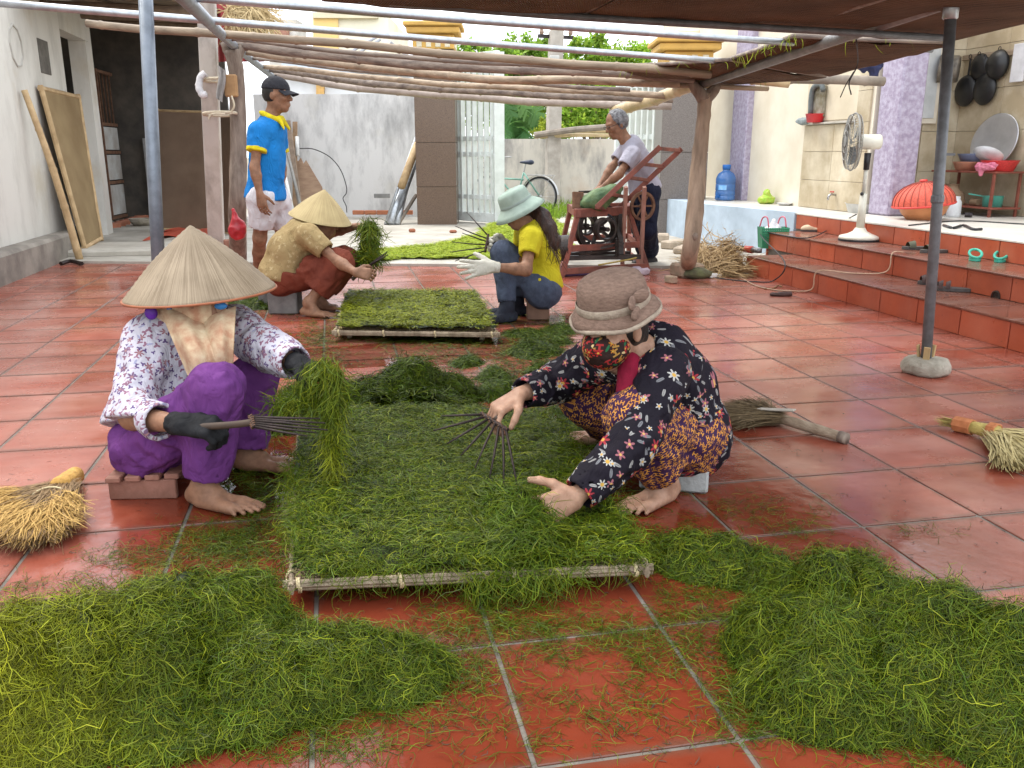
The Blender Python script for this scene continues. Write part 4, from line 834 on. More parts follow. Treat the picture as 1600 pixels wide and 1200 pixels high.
# dangling wire
line('dangling_wire', [zD(1338, 62, 1.66), D(1340, 100, 5.2), D(1327, 128, 5.2), D(1330, 148, 5.2)], .004, MATS['dark_iron'], 'black wire dangling from the rear overhead mat', 'wire', n=6, sag=5)
line('dangling_wire', [D(1334, 112, 5.2), D(1322, 132, 5.2), D(1313, 152, 5.2)], .003, MATS['dark_iron'], 'thinner wire end dangling left of the black one', 'wire', n=6, sag=5)
# ------------------------------------------------------------------ rough wooden posts
fp = G(1073, 432); tp = b1
t = empty('crooked_post', fp, 'crooked peeled tree trunk post on a brick and cement foot', 'post')
pts = catmull([fp + A([0, 0, .10]), D(1078, 395, 7.22), D(1086, 330, 7.15), D(1092, 250, 7.1), D(1099, 190, 7.03), D(1102, 148, 7.0)], 5)
q = MB().tube(pts, np.interp(np.arange(len(pts)), [0, 10, 20, len(pts) - 1], [.068, .072, .054, .062]), 12, wob=.07); obj('trunk', q, M_POST, t, True)
q = MB(); c = D(1101, 155, 7.0); q.tube(catmull([c, c + A([-.08, 0, .08]), c + A([-.12, .02, .14])], 3), [.06, .055, .05, .048, .045, .04, .035], 9, wob=.08); q.tube(catmull([c, c + A([.07, 0, .07]), c + A([.11, .02, .12])], 3), [.06, .055, .05, .048, .045, .04, .035], 9, wob=.08); obj('fork', q, M_BARKDK, t, True)
q = MB(); q.blob(D(1086, 370, 7.1), (.03, .02, .035), 5); obj('knot', q, M_BARKDK, t, True)
q = MB(); q.box(fp + A([0, 0, .06]), (.24, .22, .12), rotz(.2), .02); V, F = q.arrays(); obj('brick_foot', (V, F), mat('mossy_brick', (.42, .28, .2), (.22, .18, .12), 10, .95, .7), t)
q = MB(); q.blob(fp + A([.04, -.14, .045]), (.13, .06, .05), 7, jit=.12); obj('mossy_stone', q, mat('mossy_stone', (.16, .17, .08), (.10, .09, .06), 14, .95, .7), t, True)
for k, (px, py, s_, lab) in enumerate(((1048, 442, (.07, .1, .06), 'small reddish brick lump beside the crooked post foot'),)):
    c = G(px, py); q = MB(); q.box(c + A([0, 0, s_[2] / 2]), s_, rotz(.4), .008); obj('brick', q, MATS['mossy_brick'], label=lab, cat='brick')
fp = G(372, 428); t = empty('fork_post', fp, 'grey weathered tree trunk post with a fork holding the pipe beam', 'post')
pts = catmull([fp, D(371, 330, 7.2), D(373, 240, 7.1), D(371, 160, 7.0), D(369, 110, 6.9), D(362, 78, 6.85)], 5); q = MB().tube(pts, np.interp(np.arange(len(pts)), [0, 8, 16, len(pts) - 1], [.075, .07, .062, .06]), 11, wob=.06); obj('trunk', q, M_BARKDK, t, True)
q = MB(); c = D(370, 102, 6.9); q.tube(catmull([c, D(358, 84, 6.9), D(350, 66, 6.85)], 3), .036, 8, wob=.1); q.tube(catmull([c, D(374, 84, 6.9), D(378, 72, 6.9)], 3), .036, 8, wob=.1); obj('fork', q, M_BARKDK, t, True)
fp = G(340, 420); a_ = D(336, 385, 7.6); t = empty('concrete_post', fp, 'whitish rough concrete post left of the forked trunk', 'post')
top = D(322, -8, 6.75); q = MB(); q.bar(fp + A([0, 0, -.01]), top, .135, .135, (0, 1, 0), .008); V, F = q.arrays(); obj('shaft', (V, F), stained('limed_concrete', (.58, .55, .50), (.34, .31, .27), (.44, .40, .34), sc=6), t)
q = MB()
for zz in (125, 178): q.tube([D(352 + 27 * math.cos(a) - 8, zz + 3 * math.sin(a), 7.0 + .11 * math.sin(a)) for a in np.linspace(0, 2 * PI, 14)], .013, 6)
q.tube(catmull([D(360, 178, 6.85), D(366, 165, 6.83), D(362, 150, 6.84)], 4), .008, 5); q.tube(catmull([D(352, 178, 6.85), D(332, 178, 6.83), D(326, 186, 6.84)], 4), .008, 5)
obj('cloth_tie', q, mat('pale_rag', (.66, .58, .44), (.46, .38, .26), 14, .9, .3), label='pale cloth strips tying the concrete post to the trunk', cat='tie')
q = MB(); q.box(D(361, 134, 6.86), (.10, .05, .17), axes(rt), .01); obj('wood_block', q, mat('orange_wood', (.46, .27, .12), (.3, .17, .08), 8, .8), label='small orange wood block wedged between the two left posts', cat='block')
q = MB()
P_ = [[D(345 + 7 * v + 2 * math.sin(u * 5), 105 + 52 * u + 5 * v, 6.8 + .02 * math.sin(v * 7 + u * 3)) for v in np.linspace(-.8, .9 - .3 * u, 6)] for u in np.linspace(0, 1, 9)]
q.grid(P_); q.grid([[p + A([0, .012, 0]) for p in r_][::-1] for r_ in P_]); obj('grey_rag', q, mat('grey_cloth', (.36, .33, .31), (.26, .24, .22), 12, .95, .2), label='grey rag hanging from the concrete post', cat='rag', smooth=True)
q = MB(); q.tube(catmull([D(321, 114, 6.9), D(313, 122, 6.9), D(311, 136, 6.9), D(316, 148, 6.9), D(323, 147, 6.9)], 5), .028, 7, wob=.15); obj('white_cloth_roll', q, mat('white_cloth', (.72, .70, .70), (.5, .48, .48), 10, .9), label='white rolled cloth tucked at the left of the concrete post', cat='cloth', smooth=True)
bd = Body(); c = D(371, 358, 6.85); bd.ell(c, (.065, .05, .085), fold=(.012, 22, 22)).cap(c + A([0, 0, .05]), c + A([-.02, 0, .15]), .03, .012, .03, fold=(.008, 30, 3)); V, F = bd.mesh(.009); obj('red_bag', (V, F), mat('red_plastic', (.55, .03, .04), (.36, .02, .03), 10, .35, .2, spec=.5), label='small red plastic bag hanging on the forked trunk', cat='bag', smooth=True)
q = MB(); c = G(362, 425); q.box(c + A([0, 0, .15]), (.1, .08, .3), rotz(.1), .01); obj('brick_stack', q, mat('dull_brick', (.34, .17, .12), (.25, .12, .08), 8, .9, .3), label='upright brick leaning at the forked trunk foot', cat='brick')
# ================================================================== people
M_SKIN = mat('skin', (.44, .26, .175), (.28, .15, .095), 22, .55, .25, 140, spec=.3, sub=.08, bdist=.002)
M_SKIN2 = mat('sunburnt_skin', (.33, .175, .105), (.20, .10, .058), 22, .55, .25, 140, spec=.3, sub=.06, bdist=.002)
M_HAIR = mat('black_hair', (.018, .014, .012), (.008, .007, .006), 30, .45, .5, 80, stretch=(1, 1, .2), spec=.4)
M_GREYHAIR = mat('grey_hair', (.26, .26, .27), (.05, .05, .055), 26, .6, .6, 90)
def head(bd, c, f, u, nb, s=1.0, rn=.048):
    f = nrm(f); u = nrm(A(u) - f * (A(u) @ f)); r = np.cross(f, u); M = np.stack([f, r, u], 1); c = A(c)
    bd.ell(c + (u * .025 - f * .012) * s, A([.098, .078, .10]) * s, M, .02); bd.ell(c + (f * .022 - u * .045) * s, A([.068, .062, .078]) * s, M, .03)
    bd.cap(c + (f * .062 - u * .098 - r * .014) * s, c + (f * .062 - u * .098 + r * .014) * s, .020 * s, k=.03)
    bd.cap(c + (f * .088 + u * .012) * s, c + (f * .112 - u * .026) * s, .009 * s, .0125 * s, .012)
    for q in (-1, 1):
        bd.ell(c + (f * .098 - u * .03 + r * .011 * q) * s, A([.011, .010, .009]) * s, M, .008)
        bd.cap(c + (f * .085 + u * .026 + r * .012 * q) * s, c + (f * .073 + u * .027 + r * .045 * q) * s, .011 * s, k=.012)
        bd.ell(c + (f * .066 - u * .022 + r * .04 * q) * s, A([.024, .024, .022]) * s, M, .02)
        bd.ell(c + (-f * .008 - u * .012 + r * .079 * q) * s, A([.020, .008, .032]) * s, M, .006)
        bd.ell(c + (f * .084 + u * .006 + r * .032 * q) * s, A([.009, .013, .007]) * s, M, .004)
    for dz, rr in ((-.058, .0085), (-.071, .0095)): bd.cap(c + (f * .088 + u * dz - r * .02) * s, c + (f * .088 + u * dz + r * .02) * s, rr * s, k=.006)
    bd.cap(c - (u * .075 + f * .02) * s, nb, rn * s, (rn + .01) * s, .03); return M
def hand(bd, w, d, palm, thumb, s=1.0, curl=(.25, .35, .25), spread=.05, tcurl=.5, grow=0.0, fing=(1, 1, 1, 1)):
    """palm, four unequal fingers in three bending bones each and a thumb off the side of the palm"""
    d = nrm(d); tv = nrm(A(thumb) - d * (A(thumb) @ d)); p = np.cross(d, tv); p = p if p @ A(palm) > 0 else -p; w = A(w); g_ = grow; tips = []
    K = [w + (d * (.088 - .004 * abs(i - 1)) + tv * (.031 - .021 * i)) * s for i in range(4)]
    for i in range(4): bd.cap(w + tv * (.017 - .011 * i) * s, K[i], .0135 * s + g_, .0115 * s + g_, .014)
    bd.ell(w + d * .05 * s + p * .004, A([.046, .036, .014]) * s + g_, np.stack([d, tv, p], 1), .012)
    for i, (l, cm) in enumerate(zip(((.043, .026, .021), (.047, .030, .022), (.043, .028, .021), (.034, .021, .018)), fing)):
        q = K[i]; a = 0.0; di = nrm(d + tv * spread * (1.5 - i)); rr = (.0098 - .0006 * abs(i - 1)) * s
        for j in range(3):
            a += curl[j] * cm; dj = di * math.cos(a) + p * math.sin(a); e = q + dj * l[j] * s; bd.cap(q, e, (rr - .0008 * j) + g_, (rr - .0008 * (j + 1)) + g_, .004); q = e
        tips.append(q)
    q = w + (d * .012 + tv * .022) * s; dj = nrm(tv * .75 + d * .75 + p * .35)
    for j, (l, r0, r1) in enumerate(((.046, .0145, .0125), (.033, .0115, .0105), (.026, .0105, .0085))):
        e = q + dj * l * s; bd.cap(q, e, r0 * s + g_, r1 * s + g_, .008); q = e; dj = nrm(dj + (d * .5 + p * .45 - tv * .45) * tcurl)
    return tips
def foot(bd, an, hd, lat, s=1.0, z0=.002, grow=0.0, toes=True):
    """bare foot on the ground below the ankle: heel, arch, ball and five toes"""
    an = A(an, float); hd = nrm(A([hd[0], hd[1], 0])); lt = nrm(A([lat[0], lat[1], 0])); b = A([an[0], an[1], z0]); z = A([0, 0, 1.0])
    bd.ell(b - hd * .03 * s + z * .03, A([.036, .030, .032]) * s + grow, np.stack([hd, lt, z], 1), .02)
    bd.cap(an + z * .005, b + hd * .055 * s + z * .042, .036 * s + grow, .026 * s + grow, .03)
    for q in (-1, 1): bd.cap(b + hd * .0 + lt * .016 * q * s + z * .022, b + hd * .125 * s + lt * .027 * q * s + z * .02, .024 * s + grow, .019 * s + grow, .02)
    if not toes: bd.ell(b + hd * .16 * s + z * .022, A([.05, .042, .022]) * s + grow, np.stack([hd, lt, z], 1), .03)
    else:
        for i, (l, r, fo) in enumerate(((.050, .0122, .150), (.046, .0082, .152), (.040, .0078, .145), (.034, .0074, .134), (.028, .0072, .118))):
            k = b - lt * (.036 - .0185 * i + (.004 if i == 0 else 0)) * s; p0 = k + hd * (fo - .02) * s + z * .022; p1 = k + hd * (fo + l * .45) * s + z * .019; p2 = k + hd * (fo + l) * s + z * (r + .001)
            bd.cap(p0, p1, r * s, r * s * .9, .012); bd.cap(p1, p2, r * s * .92, r * s * .95, .003)
    bd.cut((0, 0, z0), (0, 0, -1))
def lerp(a, b, t): return A(a) + (A(b) - A(a)) * t
def person(label, J, f, hc, hf, hu, base, vox=.006, cvox=.008, skin=None, shirt=None, pants=None, feet=None, hands=None, hs=1.0, sc=1.0, gloves=None, socks=None, folds=1.0):
    t = empty('person', base, label, 'person'); wt = max(.011, cvox * 1.75); b = Body(); f = nrm(f); F_ = (f, 1.35)
    pel, neck, sR, sL = [A(J[k]) for k in ('pel', 'neck', 'sR', 'sL')]; mid = lerp(pel, neck, .5) - f * J.get('bend', .03); ch = lerp(pel, neck, .8) - f * J.get('bend', .03) * .6
    shc = (sR + sL) / 2; R = J.get('girth', 1.0); side = nrm(sL - sR)
    b.cap(pel - side * .04, pel + side * .04, .085 * R, k=.05); b.cap(pel, mid, .09 * R, .095 * R, .05, F_); b.cap(mid, ch, .095 * R, .10 * R, .05, F_); b.cap(lerp(sR, sL, .12), lerp(sR, sL, .88), .045, k=.05); b.cap(ch, neck, .07, .045, .04)
    for S in 'RL':
        s_, e, w = A(J['s' + S]), A(J['e' + S]), A(J['w' + S]); h, k, a = A(J['h' + S]), A(J['k' + S]), A(J['a' + S])
        b.cap(s_, e, .041 * sc, .034 * sc, .03); b.cap(e, lerp(e, w, .3), .035 * sc, .037 * sc, .03); b.cap(lerp(e, w, .3), w, .037 * sc, .0235 * sc, .02)
        b.cap(h, k, .072 * sc, .050 * sc, .04); b.cap(k, lerp(k, a, .35), .050 * sc, .050 * sc, .03); b.cap(lerp(k, a, .35), a, .050 * sc, .031 * sc, .02)
        if feet and S in feet: foot(b, a, *feet[S])
    tips = {}
    for S, kw in (hands or {}).items(): tips[S] = hand(b, J['w' + S], **kw)
    Mh = head(b, hc, hf, hu, lerp(neck, shc, .25), hs)
    V, F = b.mesh(vox); obj('body', (V, F), skin or M_SKIN, t, True)
    out = dict(root=t, Mh=Mh, tips=tips)
    # clothes: each a separate open ended shell over the body
    if pants:
        g = Body(); fa = .0115 * folds; pr = pants.get('r', (.105, .078, .068)); hem = pants.get('hem', 1.85)
        hp = pants.get('hip', .115); g.cap(pel - side * .055, pel + side * .055, hp * R, k=.06, fold=(fa, 12, 2)); g.cap(pel, lerp(pel, mid, .55), hp * R, .112 * R, .05, F_, fold=(fa * .6, 18, 2))
        for S in 'RL':
            h, k, a = A(J['h' + S]), A(J['k' + S]), A(J['a' + S])
            if hem < 1: e = lerp(h, k, hem); g.cap(h, e, pr[0], pr[2], .05, fold=(fa, 13, 2.4), end=(e, nrm(k - h), pr[2] - wt)); continue
            e = lerp(k, a, hem - 1); g.cap(h, k, pr[0], pr[1], .05, fold=(fa, 16, 2.2)); g.cap(k, e, pr[1], pr[2], .035, fold=(fa, 11, 2.0), end=(e, nrm(a - k), pr[2] - wt))
        zc = lerp(pel, mid, .5); g.trim(zc, mid - pel, .22)
        V, F = g.mesh(cvox, uvs=True); obj('trousers' if hem > 1.3 else 'shorts', (V, F), pants['m'], t, True, uv=g.uv)
    if shirt:
        g = Body(); fa = .010 * folds; gi = shirt.get('girth', 1.0) * R; lo = lerp(pel, mid, shirt.get('low', -.05)); sr = shirt.get('r', (.066, .054, .044))
        g.cap(lo, mid, .145 * gi, .134 * gi, .05, (f, 1.12), fold=(fa * 1.3, 9, 2.2)); g.cap(mid, ch, .132 * gi, .128 * gi, .05, F_, fold=(fa, 13, 2.0)); g.cap(lerp(sR, sL, .1), lerp(sR, sL, .9), .060, k=.05, fold=(fa * .5, 14, 1.5)); g.cap(ch, neck, .10, .055, .05)
        for q, w_ in (('b', -1),): g.cap(lo - side * .05, lo + side * .05, .125 * gi, k=.06, fold=(fa, 10, 2))
        for S in 'RL':
            s_, e, w = A(J['s' + S]), A(J['e' + S]), A(J['w' + S]); tt = shirt.get('sleeve' + S, shirt.get('sleeve', .6))
            if tt <= 1:
                c = lerp(s_, e, tt); g.cap(s_, c, sr[0] + .004, sr[1] + .008, .035, fold=(fa * .8, 16, 1.8), end=(c, nrm(e - s_), sr[1] + .008 - wt))
            else:
                c = lerp(e, w, tt - 1); g.cap(s_, e, sr[0], sr[1], .035, fold=(fa, 17, 1.7)); g.cap(e, c, sr[1], sr[2], .03, fold=(fa, 19, 1.7), end=(c, nrm(w - e), sr[2] - wt * .75))
        up_ = nrm(neck - ch); nk = lerp(neck, hc, shirt.get('neck', .12)); g.trim(nk, up_, .12); g.hole(nk - up_ * .02, nk + up_ * .2, .052 * hs)
        if 'hemcut' in shirt: g.trim(lo + (lo - mid) * shirt['hemcut'], lo - mid, .32)
        V, F = g.mesh(cvox, uvs=True); out['shirt'] = obj('shirt', (V, F), shirt['m'], t, True, uv=g.uv)
    for S, (kw, m, cuff) in (gloves or {}).items():
        g = Body(); hand(g, J['w' + S], grow=.0028, **kw); e, w = A(J['e' + S]), A(J['w' + S]); g.cap(w, lerp(w, e, cuff), .029, .034, .02, fold=(.003, 40, 2)); dr = nrm(e - w); c = lerp(w, e, cuff); g.trim(c, dr, .07); V, F = g.mesh(vox * .85); obj('glove', (V, F), m, t, True)
    for S, (m, gr) in (socks or {}).items():
        g = Body(); a, k = A(J['a' + S]), A(J['k' + S]); foot(g, a, *feet[S][:2], grow=gr, toes=False); g.cap(a, lerp(a, k, .22), .042, .05, .03); V, F = g.mesh(vox * 1.1); obj('shoe', (V, F), m, t, True)
    return out
# ---------------------------------------------------------------- cloth
def cloth_creases(N, L, bs, bp_, tc):
    mp = N.new('ShaderNodeMapping'); mp.inputs['Scale'].default_value = (1, 1, .6); L.new(tc.outputs['Object'], mp.inputs[0]); n = N.new('ShaderNodeTexNoise'); n.inputs['Scale'].default_value = 15; n.inputs['Detail'].default_value = 3; n.inputs['Distortion'].default_value = 1.2; L.new(mp.outputs[0], n.inputs['Vector'])
    a = N.new('ShaderNodeMath'); a.operation = 'PINGPONG'; a.inputs[1].default_value = .25; L.new(n.outputs['Fac'], a.inputs[0]); b = N.new('ShaderNodeBump'); b.inputs['Strength'].default_value = .55; b.inputs['Distance'].default_value = .03; L.new(a.outputs[0], b.inputs['Height']); L.new(bp_.outputs[0], b.inputs['Normal']); L.new(b.outputs[0], bs.inputs['Normal'])
def cloth_base(N, L, bs, bump=.12):
    tc = N.new('ShaderNodeTexCoord'); nz = N.new('ShaderNodeTexNoise'); nz.inputs['Scale'].default_value = 420; nz.inputs['Detail'].default_value = 1; L.new(tc.outputs['UV'], nz.inputs['Vector'])
    bp_ = N.new('ShaderNodeBump'); bp_.inputs['Strength'].default_value = bump; bp_.inputs['Distance'].default_value = .002; L.new(nz.outputs['Fac'], bp_.inputs['Height']); cloth_creases(N, L, bs, bp_, tc); return tc
def M2(N, L, op, a, b=None, c=None):
    n = N.new('ShaderNodeMath'); n.operation = op
    for i, x in enumerate((a, b, c)):
        if x is None: continue
        if isinstance(x, (int, float)): n.inputs[i].default_value = x
        else: L.new(x, n.inputs[i])
    return n.outputs[0]
def motif(N, L, uv, off, scale, R, prob, kind='flower', petals=5):
    """scattered printed motifs in cloth coordinates; returns (mask, centre mask, random)"""
    mp = N.new('ShaderNodeMapping'); mp.inputs['Location'].default_value = off; mp.inputs['Scale'].default_value = (scale,) * 3; L.new(uv, mp.inputs[0])
    vo = N.new('ShaderNodeTexVoronoi'); vo.voronoi_dimensions = '2D'; vo.inputs['Scale'].default_value = 1; vo.inputs['Randomness'].default_value = .75; L.new(mp.outputs[0], vo.inputs['Vector'])
    df = N.new('ShaderNodeVectorMath'); df.operation = 'SUBTRACT'; L.new(mp.outputs[0], df.inputs[0]); L.new(vo.outputs['Position'], df.inputs[1])
    sp = N.new('ShaderNodeSeparateXYZ'); L.new(df.outputs[0], sp.inputs[0]); sc_ = N.new('ShaderNodeSeparateColor'); L.new(vo.outputs['Color'], sc_.inputs[0]); r1, r2, r3 = sc_.outputs
    x, y = sp.outputs[0], sp.outputs[1]
    if kind == 'flower':
        an = M2(N, L, 'ADD', M2(N, L, 'ARCTAN2', y, x), M2(N, L, 'MULTIPLY', r2, 6.28)); r = M2(N, L, 'SQRT', M2(N, L, 'ADD', M2(N, L, 'MULTIPLY', x, x), M2(N, L, 'MULTIPLY', y, y)))
        lim_ = M2(N, L, 'MULTIPLY', M2(N, L, 'ADD', .68, M2(N, L, 'MULTIPLY', .32, M2(N, L, 'COSINE', M2(N, L, 'MULTIPLY', an, petals)))), M2(N, L, 'MULTIPLY', R, M2(N, L, 'ADD', .6, M2(N, L, 'MULTIPLY', r3, .6))))
        m = M2(N, L, 'LESS_THAN', r, lim_); cen = M2(N, L, 'LESS_THAN', r, R * .26)
    elif kind == 'leaf':
        an = M2(N, L, 'MULTIPLY', r2, 6.28); c, s_ = M2(N, L, 'COSINE', an), M2(N, L, 'SINE', an); X = M2(N, L, 'ADD', M2(N, L, 'MULTIPLY', x, c), M2(N, L, 'MULTIPLY', y, s_)); Y = M2(N, L, 'SUBTRACT', M2(N, L, 'MULTIPLY', y, c), M2(N, L, 'MULTIPLY', x, s_))
        e = M2(N, L, 'ADD', M2(N, L, 'MULTIPLY', M2(N, L, 'MULTIPLY', X, X), 1 / R ** 2), M2(N, L, 'MULTIPLY', M2(N, L, 'MULTIPLY', Y, Y), 9 / R ** 2)); m = M2(N, L, 'LESS_THAN', e, 1); cen = M2(N, L, 'LESS_THAN', M2(N, L, 'ABSOLUTE', Y), R * .03)
    else:                                    # little bar-and-upright figures
        an = M2(N, L, 'MULTIPLY', M2(N, L, 'SUBTRACT', r2, .5), 1.6); c, s_ = M2(N, L, 'COSINE', an), M2(N, L, 'SINE', an); X = M2(N, L, 'ABSOLUTE', M2(N, L, 'ADD', M2(N, L, 'MULTIPLY', x, c), M2(N, L, 'MULTIPLY', y, s_))); Y = M2(N, L, 'ABSOLUTE', M2(N, L, 'SUBTRACT', M2(N, L, 'MULTIPLY', y, c), M2(N, L, 'MULTIPLY', x, s_)))
        a1 = M2(N, L, 'MULTIPLY', M2(N, L, 'MULTIPLY', M2(N, L, 'LESS_THAN', X, R), M2(N, L, 'GREATER_THAN', X, R * .5)), M2(N, L, 'LESS_THAN', Y, R * 1.1)); a2 = M2(N, L, 'MULTIPLY', M2(N, L, 'LESS_THAN', X, R), M2(N, L, 'LESS_THAN', Y, R * .28)); m = M2(N, L, 'MAXIMUM', a1, a2); cen = a2
    ok = M2(N, L, 'LESS_THAN', r1, prob); return M2(N, L, 'MULTIPLY', m, ok), M2(N, L, 'MULTIPLY', cen, ok), r3
def printed(name, ground, layers, rough=.8, bump=.15, ground2=None):
    m, N, L, bs = node_mat(name, rough, .2); tc = cloth_base(N, L, bs, bump); uv = tc.outputs['UV']
    nz = N.new('ShaderNodeTexNoise'); nz.inputs['Scale'].default_value = 9; L.new(uv, nz.inputs['Vector']); mx = N.new('ShaderNodeMix'); mx.data_type = 'RGBA'; mx.inputs[6].default_value = (*ground, 1); mx.inputs[7].default_value = (*(ground2 or tuple(x * .8 for x in ground)), 1); L.new(nz.outputs['Fac'], mx.inputs[0]); col = mx.outputs[2]
    for (kind, off, scale, R, prob, ca, cb, cc, pt) in layers:
        mk, cen, rd = motif(N, L, uv, off, scale, R, prob, kind, pt); a = N.new('ShaderNodeMix'); a.data_type = 'RGBA'; a.inputs[6].default_value = (*ca, 1); a.inputs[7].default_value = (*cb, 1); L.new(M2(N, L, 'GREATER_THAN', rd, .5), a.inputs[0]); c = a.outputs[2]
        if cc: b = N.new('ShaderNodeMix'); b.data_type = 'RGBA'; b.inputs[7].default_value = (*cc, 1); L.new(cen, b.inputs[0]); L.new(c, b.inputs[6]); c = b.outputs[2]
        o = N.new('ShaderNodeMix'); o.data_type = 'RGBA'; L.new(mk, o.inputs[0]); L.new(col, o.inputs[6]); L.new(c, o.inputs[7]); col = o.outputs[2]
    L.new(col, bs.inputs['Base Color']); return m
def cloth(name, c1, c2=None, scale=16, rough=.85, bump=.2):
    fresh = name not in MATS; m = mat(name, c1, c2, scale, rough, bump, 300, spec=.2, bdist=.002)
    if fresh:
        N, L = m.node_tree.nodes, m.node_tree.links; bp_ = [n for n in N if n.type == 'BUMP'][0]; cloth_creases(N, L, N['Principled BSDF'], bp_, [n for n in N if n.type == 'TEX_COORD'][0])
    return m
M_FLORALW = printed('white_floral_cotton', (.54, .52, .58), [('flower', (.3, .1, 0), 44, .40, .95, (.11, .07, .17), (.24, .12, .17), None, 3), ('flower', (.71, .4, 0), 23, .38, .6, (.24, .10, .12), (.17, .10, .17), (.32, .18, .19), 6), ('leaf', (.1, .9, 0), 33, .3, .5, (.30, .30, .42), (.42, .33, .40), None, 5)])
M_FLORALB = printed('black_floral_cotton', (.006, .005, .008), [('leaf', (.1, .5, 0), 33, .42, .45, (.16, .16, .17), (.26, .25, .24), (.05, .05, .05), 5), ('flower', (.3, .2, 0), 27, .36, .5, (.36, .36, .35), (.28, .10, .12), (.55, .32, .1), 5), ('flower', (.8, .65, 0), 18, .38, .34, (.40, .39, .36), (.30, .03, .04), (.52, .3, .06), 7)], ground2=(.010, .006, .014))
M_GLYPH = printed('purple_orange_print', (.045, .012, .035), [('h', (.2, .3, 0), 58, .36, .97, (.58, .26, .045), (.46, .19, .04), None, 5)], ground2=(.035, .015, .06))
M_PURPLE = cloth('purple_cotton', (.15, .042, .19), (.105, .028, .14), 9); M_OCHRE = printed('ochre_shirt_cotton', (.36, .26, .12), [('flower', (.3, .1, 0), 26, .42, .8, (.44, .34, .18), (.28, .20, .09), None, 4)], ground2=(.30, .215, .10))
M_BROWNRED = cloth('brown_red_cotton', (.19, .045, .025), (.13, .03, .018), 9); M_YELLOW = cloth('yellow_jersey', (.55, .48, .02), (.45, .38, .015), 7); M_DENIM = cloth('slate_denim', (.075, .095, .14), (.05, .062, .095), 20)
M_BLUE = cloth('blue_polo', (.012, .20, .55), (.01, .16, .46), 5); M_YEL2 = cloth('yellow_trim', (.75, .62, .02)); M_WSHORT = cloth('white_cotton', (.68, .67, .70), (.56, .55, .58), 6); M_LILAC = cloth('lilac_grey_jersey', (.42, .41, .48), (.36, .35, .41), 7); M_NAVY = cloth('navy_trousers', (.016, .02, .042), (.01, .013, .03), 8)
M_BLKGLOVE = cloth('black_glove', (.018, .018, .02), (.010, .010, .011), 30); M_WGLOVE = cloth('white_glove', (.60, .58, .50), (.46, .44, .37), 20)
M_SCARF = mat('cream_pink_scarf', (.60, .48, .31), (.42, .22, .13), 20, .9, .2, 200, c3=(.66, .56, .40), bdist=.002)
def palm_leaf_mat(name, a, b):
    m, N, L, bs = node_mat(name, .65, .25); tc = N.new('ShaderNodeTexCoord'); sp = N.new('ShaderNodeSeparateXYZ'); L.new(tc.outputs['Object'], sp.inputs[0])
    an = M2(N, L, 'ARCTAN2', sp.outputs[1], sp.outputs[0]); cb = N.new('ShaderNodeCombineXYZ'); L.new(M2(N, L, 'MULTIPLY', an, 42), cb.inputs[0]); L.new(M2(N, L, 'MULTIPLY', sp.outputs[2], 5), cb.inputs[1])
    nz = N.new('ShaderNodeTexNoise'); nz.inputs['Scale'].default_value = 1; nz.inputs['Detail'].default_value = 3; L.new(cb.outputs[0], nz.inputs['Vector']); n2 = N.new('ShaderNodeTexNoise'); n2.inputs['Scale'].default_value = 9; n2.inputs['Detail'].default_value = 6; L.new(tc.outputs['Object'], n2.inputs['Vector'])
    rp = N.new('ShaderNodeValToRGB'); e = rp.color_ramp.elements; e[0].position = .36; e[0].color = (*b, 1); e[1].position = .62; e[1].color = (*a, 1); L.new(M2(N, L, 'ADD', M2(N, L, 'MULTIPLY', nz.outputs['Fac'], .6), M2(N, L, 'MULTIPLY', n2.outputs['Fac'], .4)), rp.inputs[0]); L.new(rp.outputs[0], bs.inputs['Base Color'])
    bp_ = N.new('ShaderNodeBump'); bp_.inputs['Strength'].default_value = .5; bp_.inputs['Distance'].default_value = .004; L.new(nz.outputs['Fac'], bp_.inputs['Height']); L.new(bp_.outputs[0], bs.inputs['Normal']); return m
def conical_hat(parent, apex, axis, R, H, m, mrim, lab):
    """stitched palm leaf cone: slightly bellied side, ring ribs showing through, bound rim"""
    M = axes(axis, (0, 1, 0))[:, [1, 2, 0]]; ap = A(apex); an = np.arange(96) * 2 * PI / 96; c = ap - nrm(axis) * H; prof = []
    for i in range(33):
        u = i / 32; r = R * (u ** .96); z = H * (1 - u) + .012 * math.sin(PI * u); rb = .0026 * (1 if i % 2 else 0); prof.append((max(r, .002) + rb, z))
    o = bpy.data.objects.new('conical_hat', None); q = MB(); full = prof + [(r * .985, z - .004) for r, z in prof[::-1]]; q.lathe(full, 96); V, F = q.arrays(); rr = np.linalg.norm(V[:, :2], axis=1)
    V[:, 2] += (fbm(np.stack([np.arctan2(V[:, 1], V[:, 0]) * 2, rr * 8, V[:, 2] * 0], 1), 3) - .5) * .012 * rr / R
    me = mesh('conical_hat', V, F, True); me.materials.append(m); h = bpy.data.objects.new('conical_hat', me); COL.objects.link(h); h.parent = parent
    T = Matrix_from(M, c - ORG[parent.name]); h.matrix_local = T; ORG[h.name] = c
    q = MB(); q.tube([(R * math.cos(a), R * math.sin(a), -.001) for a in np.arange(64) * 2 * PI / 64], .0042, 6, closed=True); V, F = q.arrays(); me = mesh('rim', V, F, True); me.materials.append(mrim); r_ = bpy.data.objects.new('rim', me); COL.objects.link(r_); r_.parent = h
    return h
def Matrix_from(M, c):
    from mathutils import Matrix as MX
    return MX([[*M[i], c[i]] for i in range(3)] + [[0, 0, 0, 1]])
def up_axes(u, f):
    u = nrm(u); f = nrm(A(f) - u * (A(f) @ u)); return np.stack([f, np.cross(u, f), u], 1)
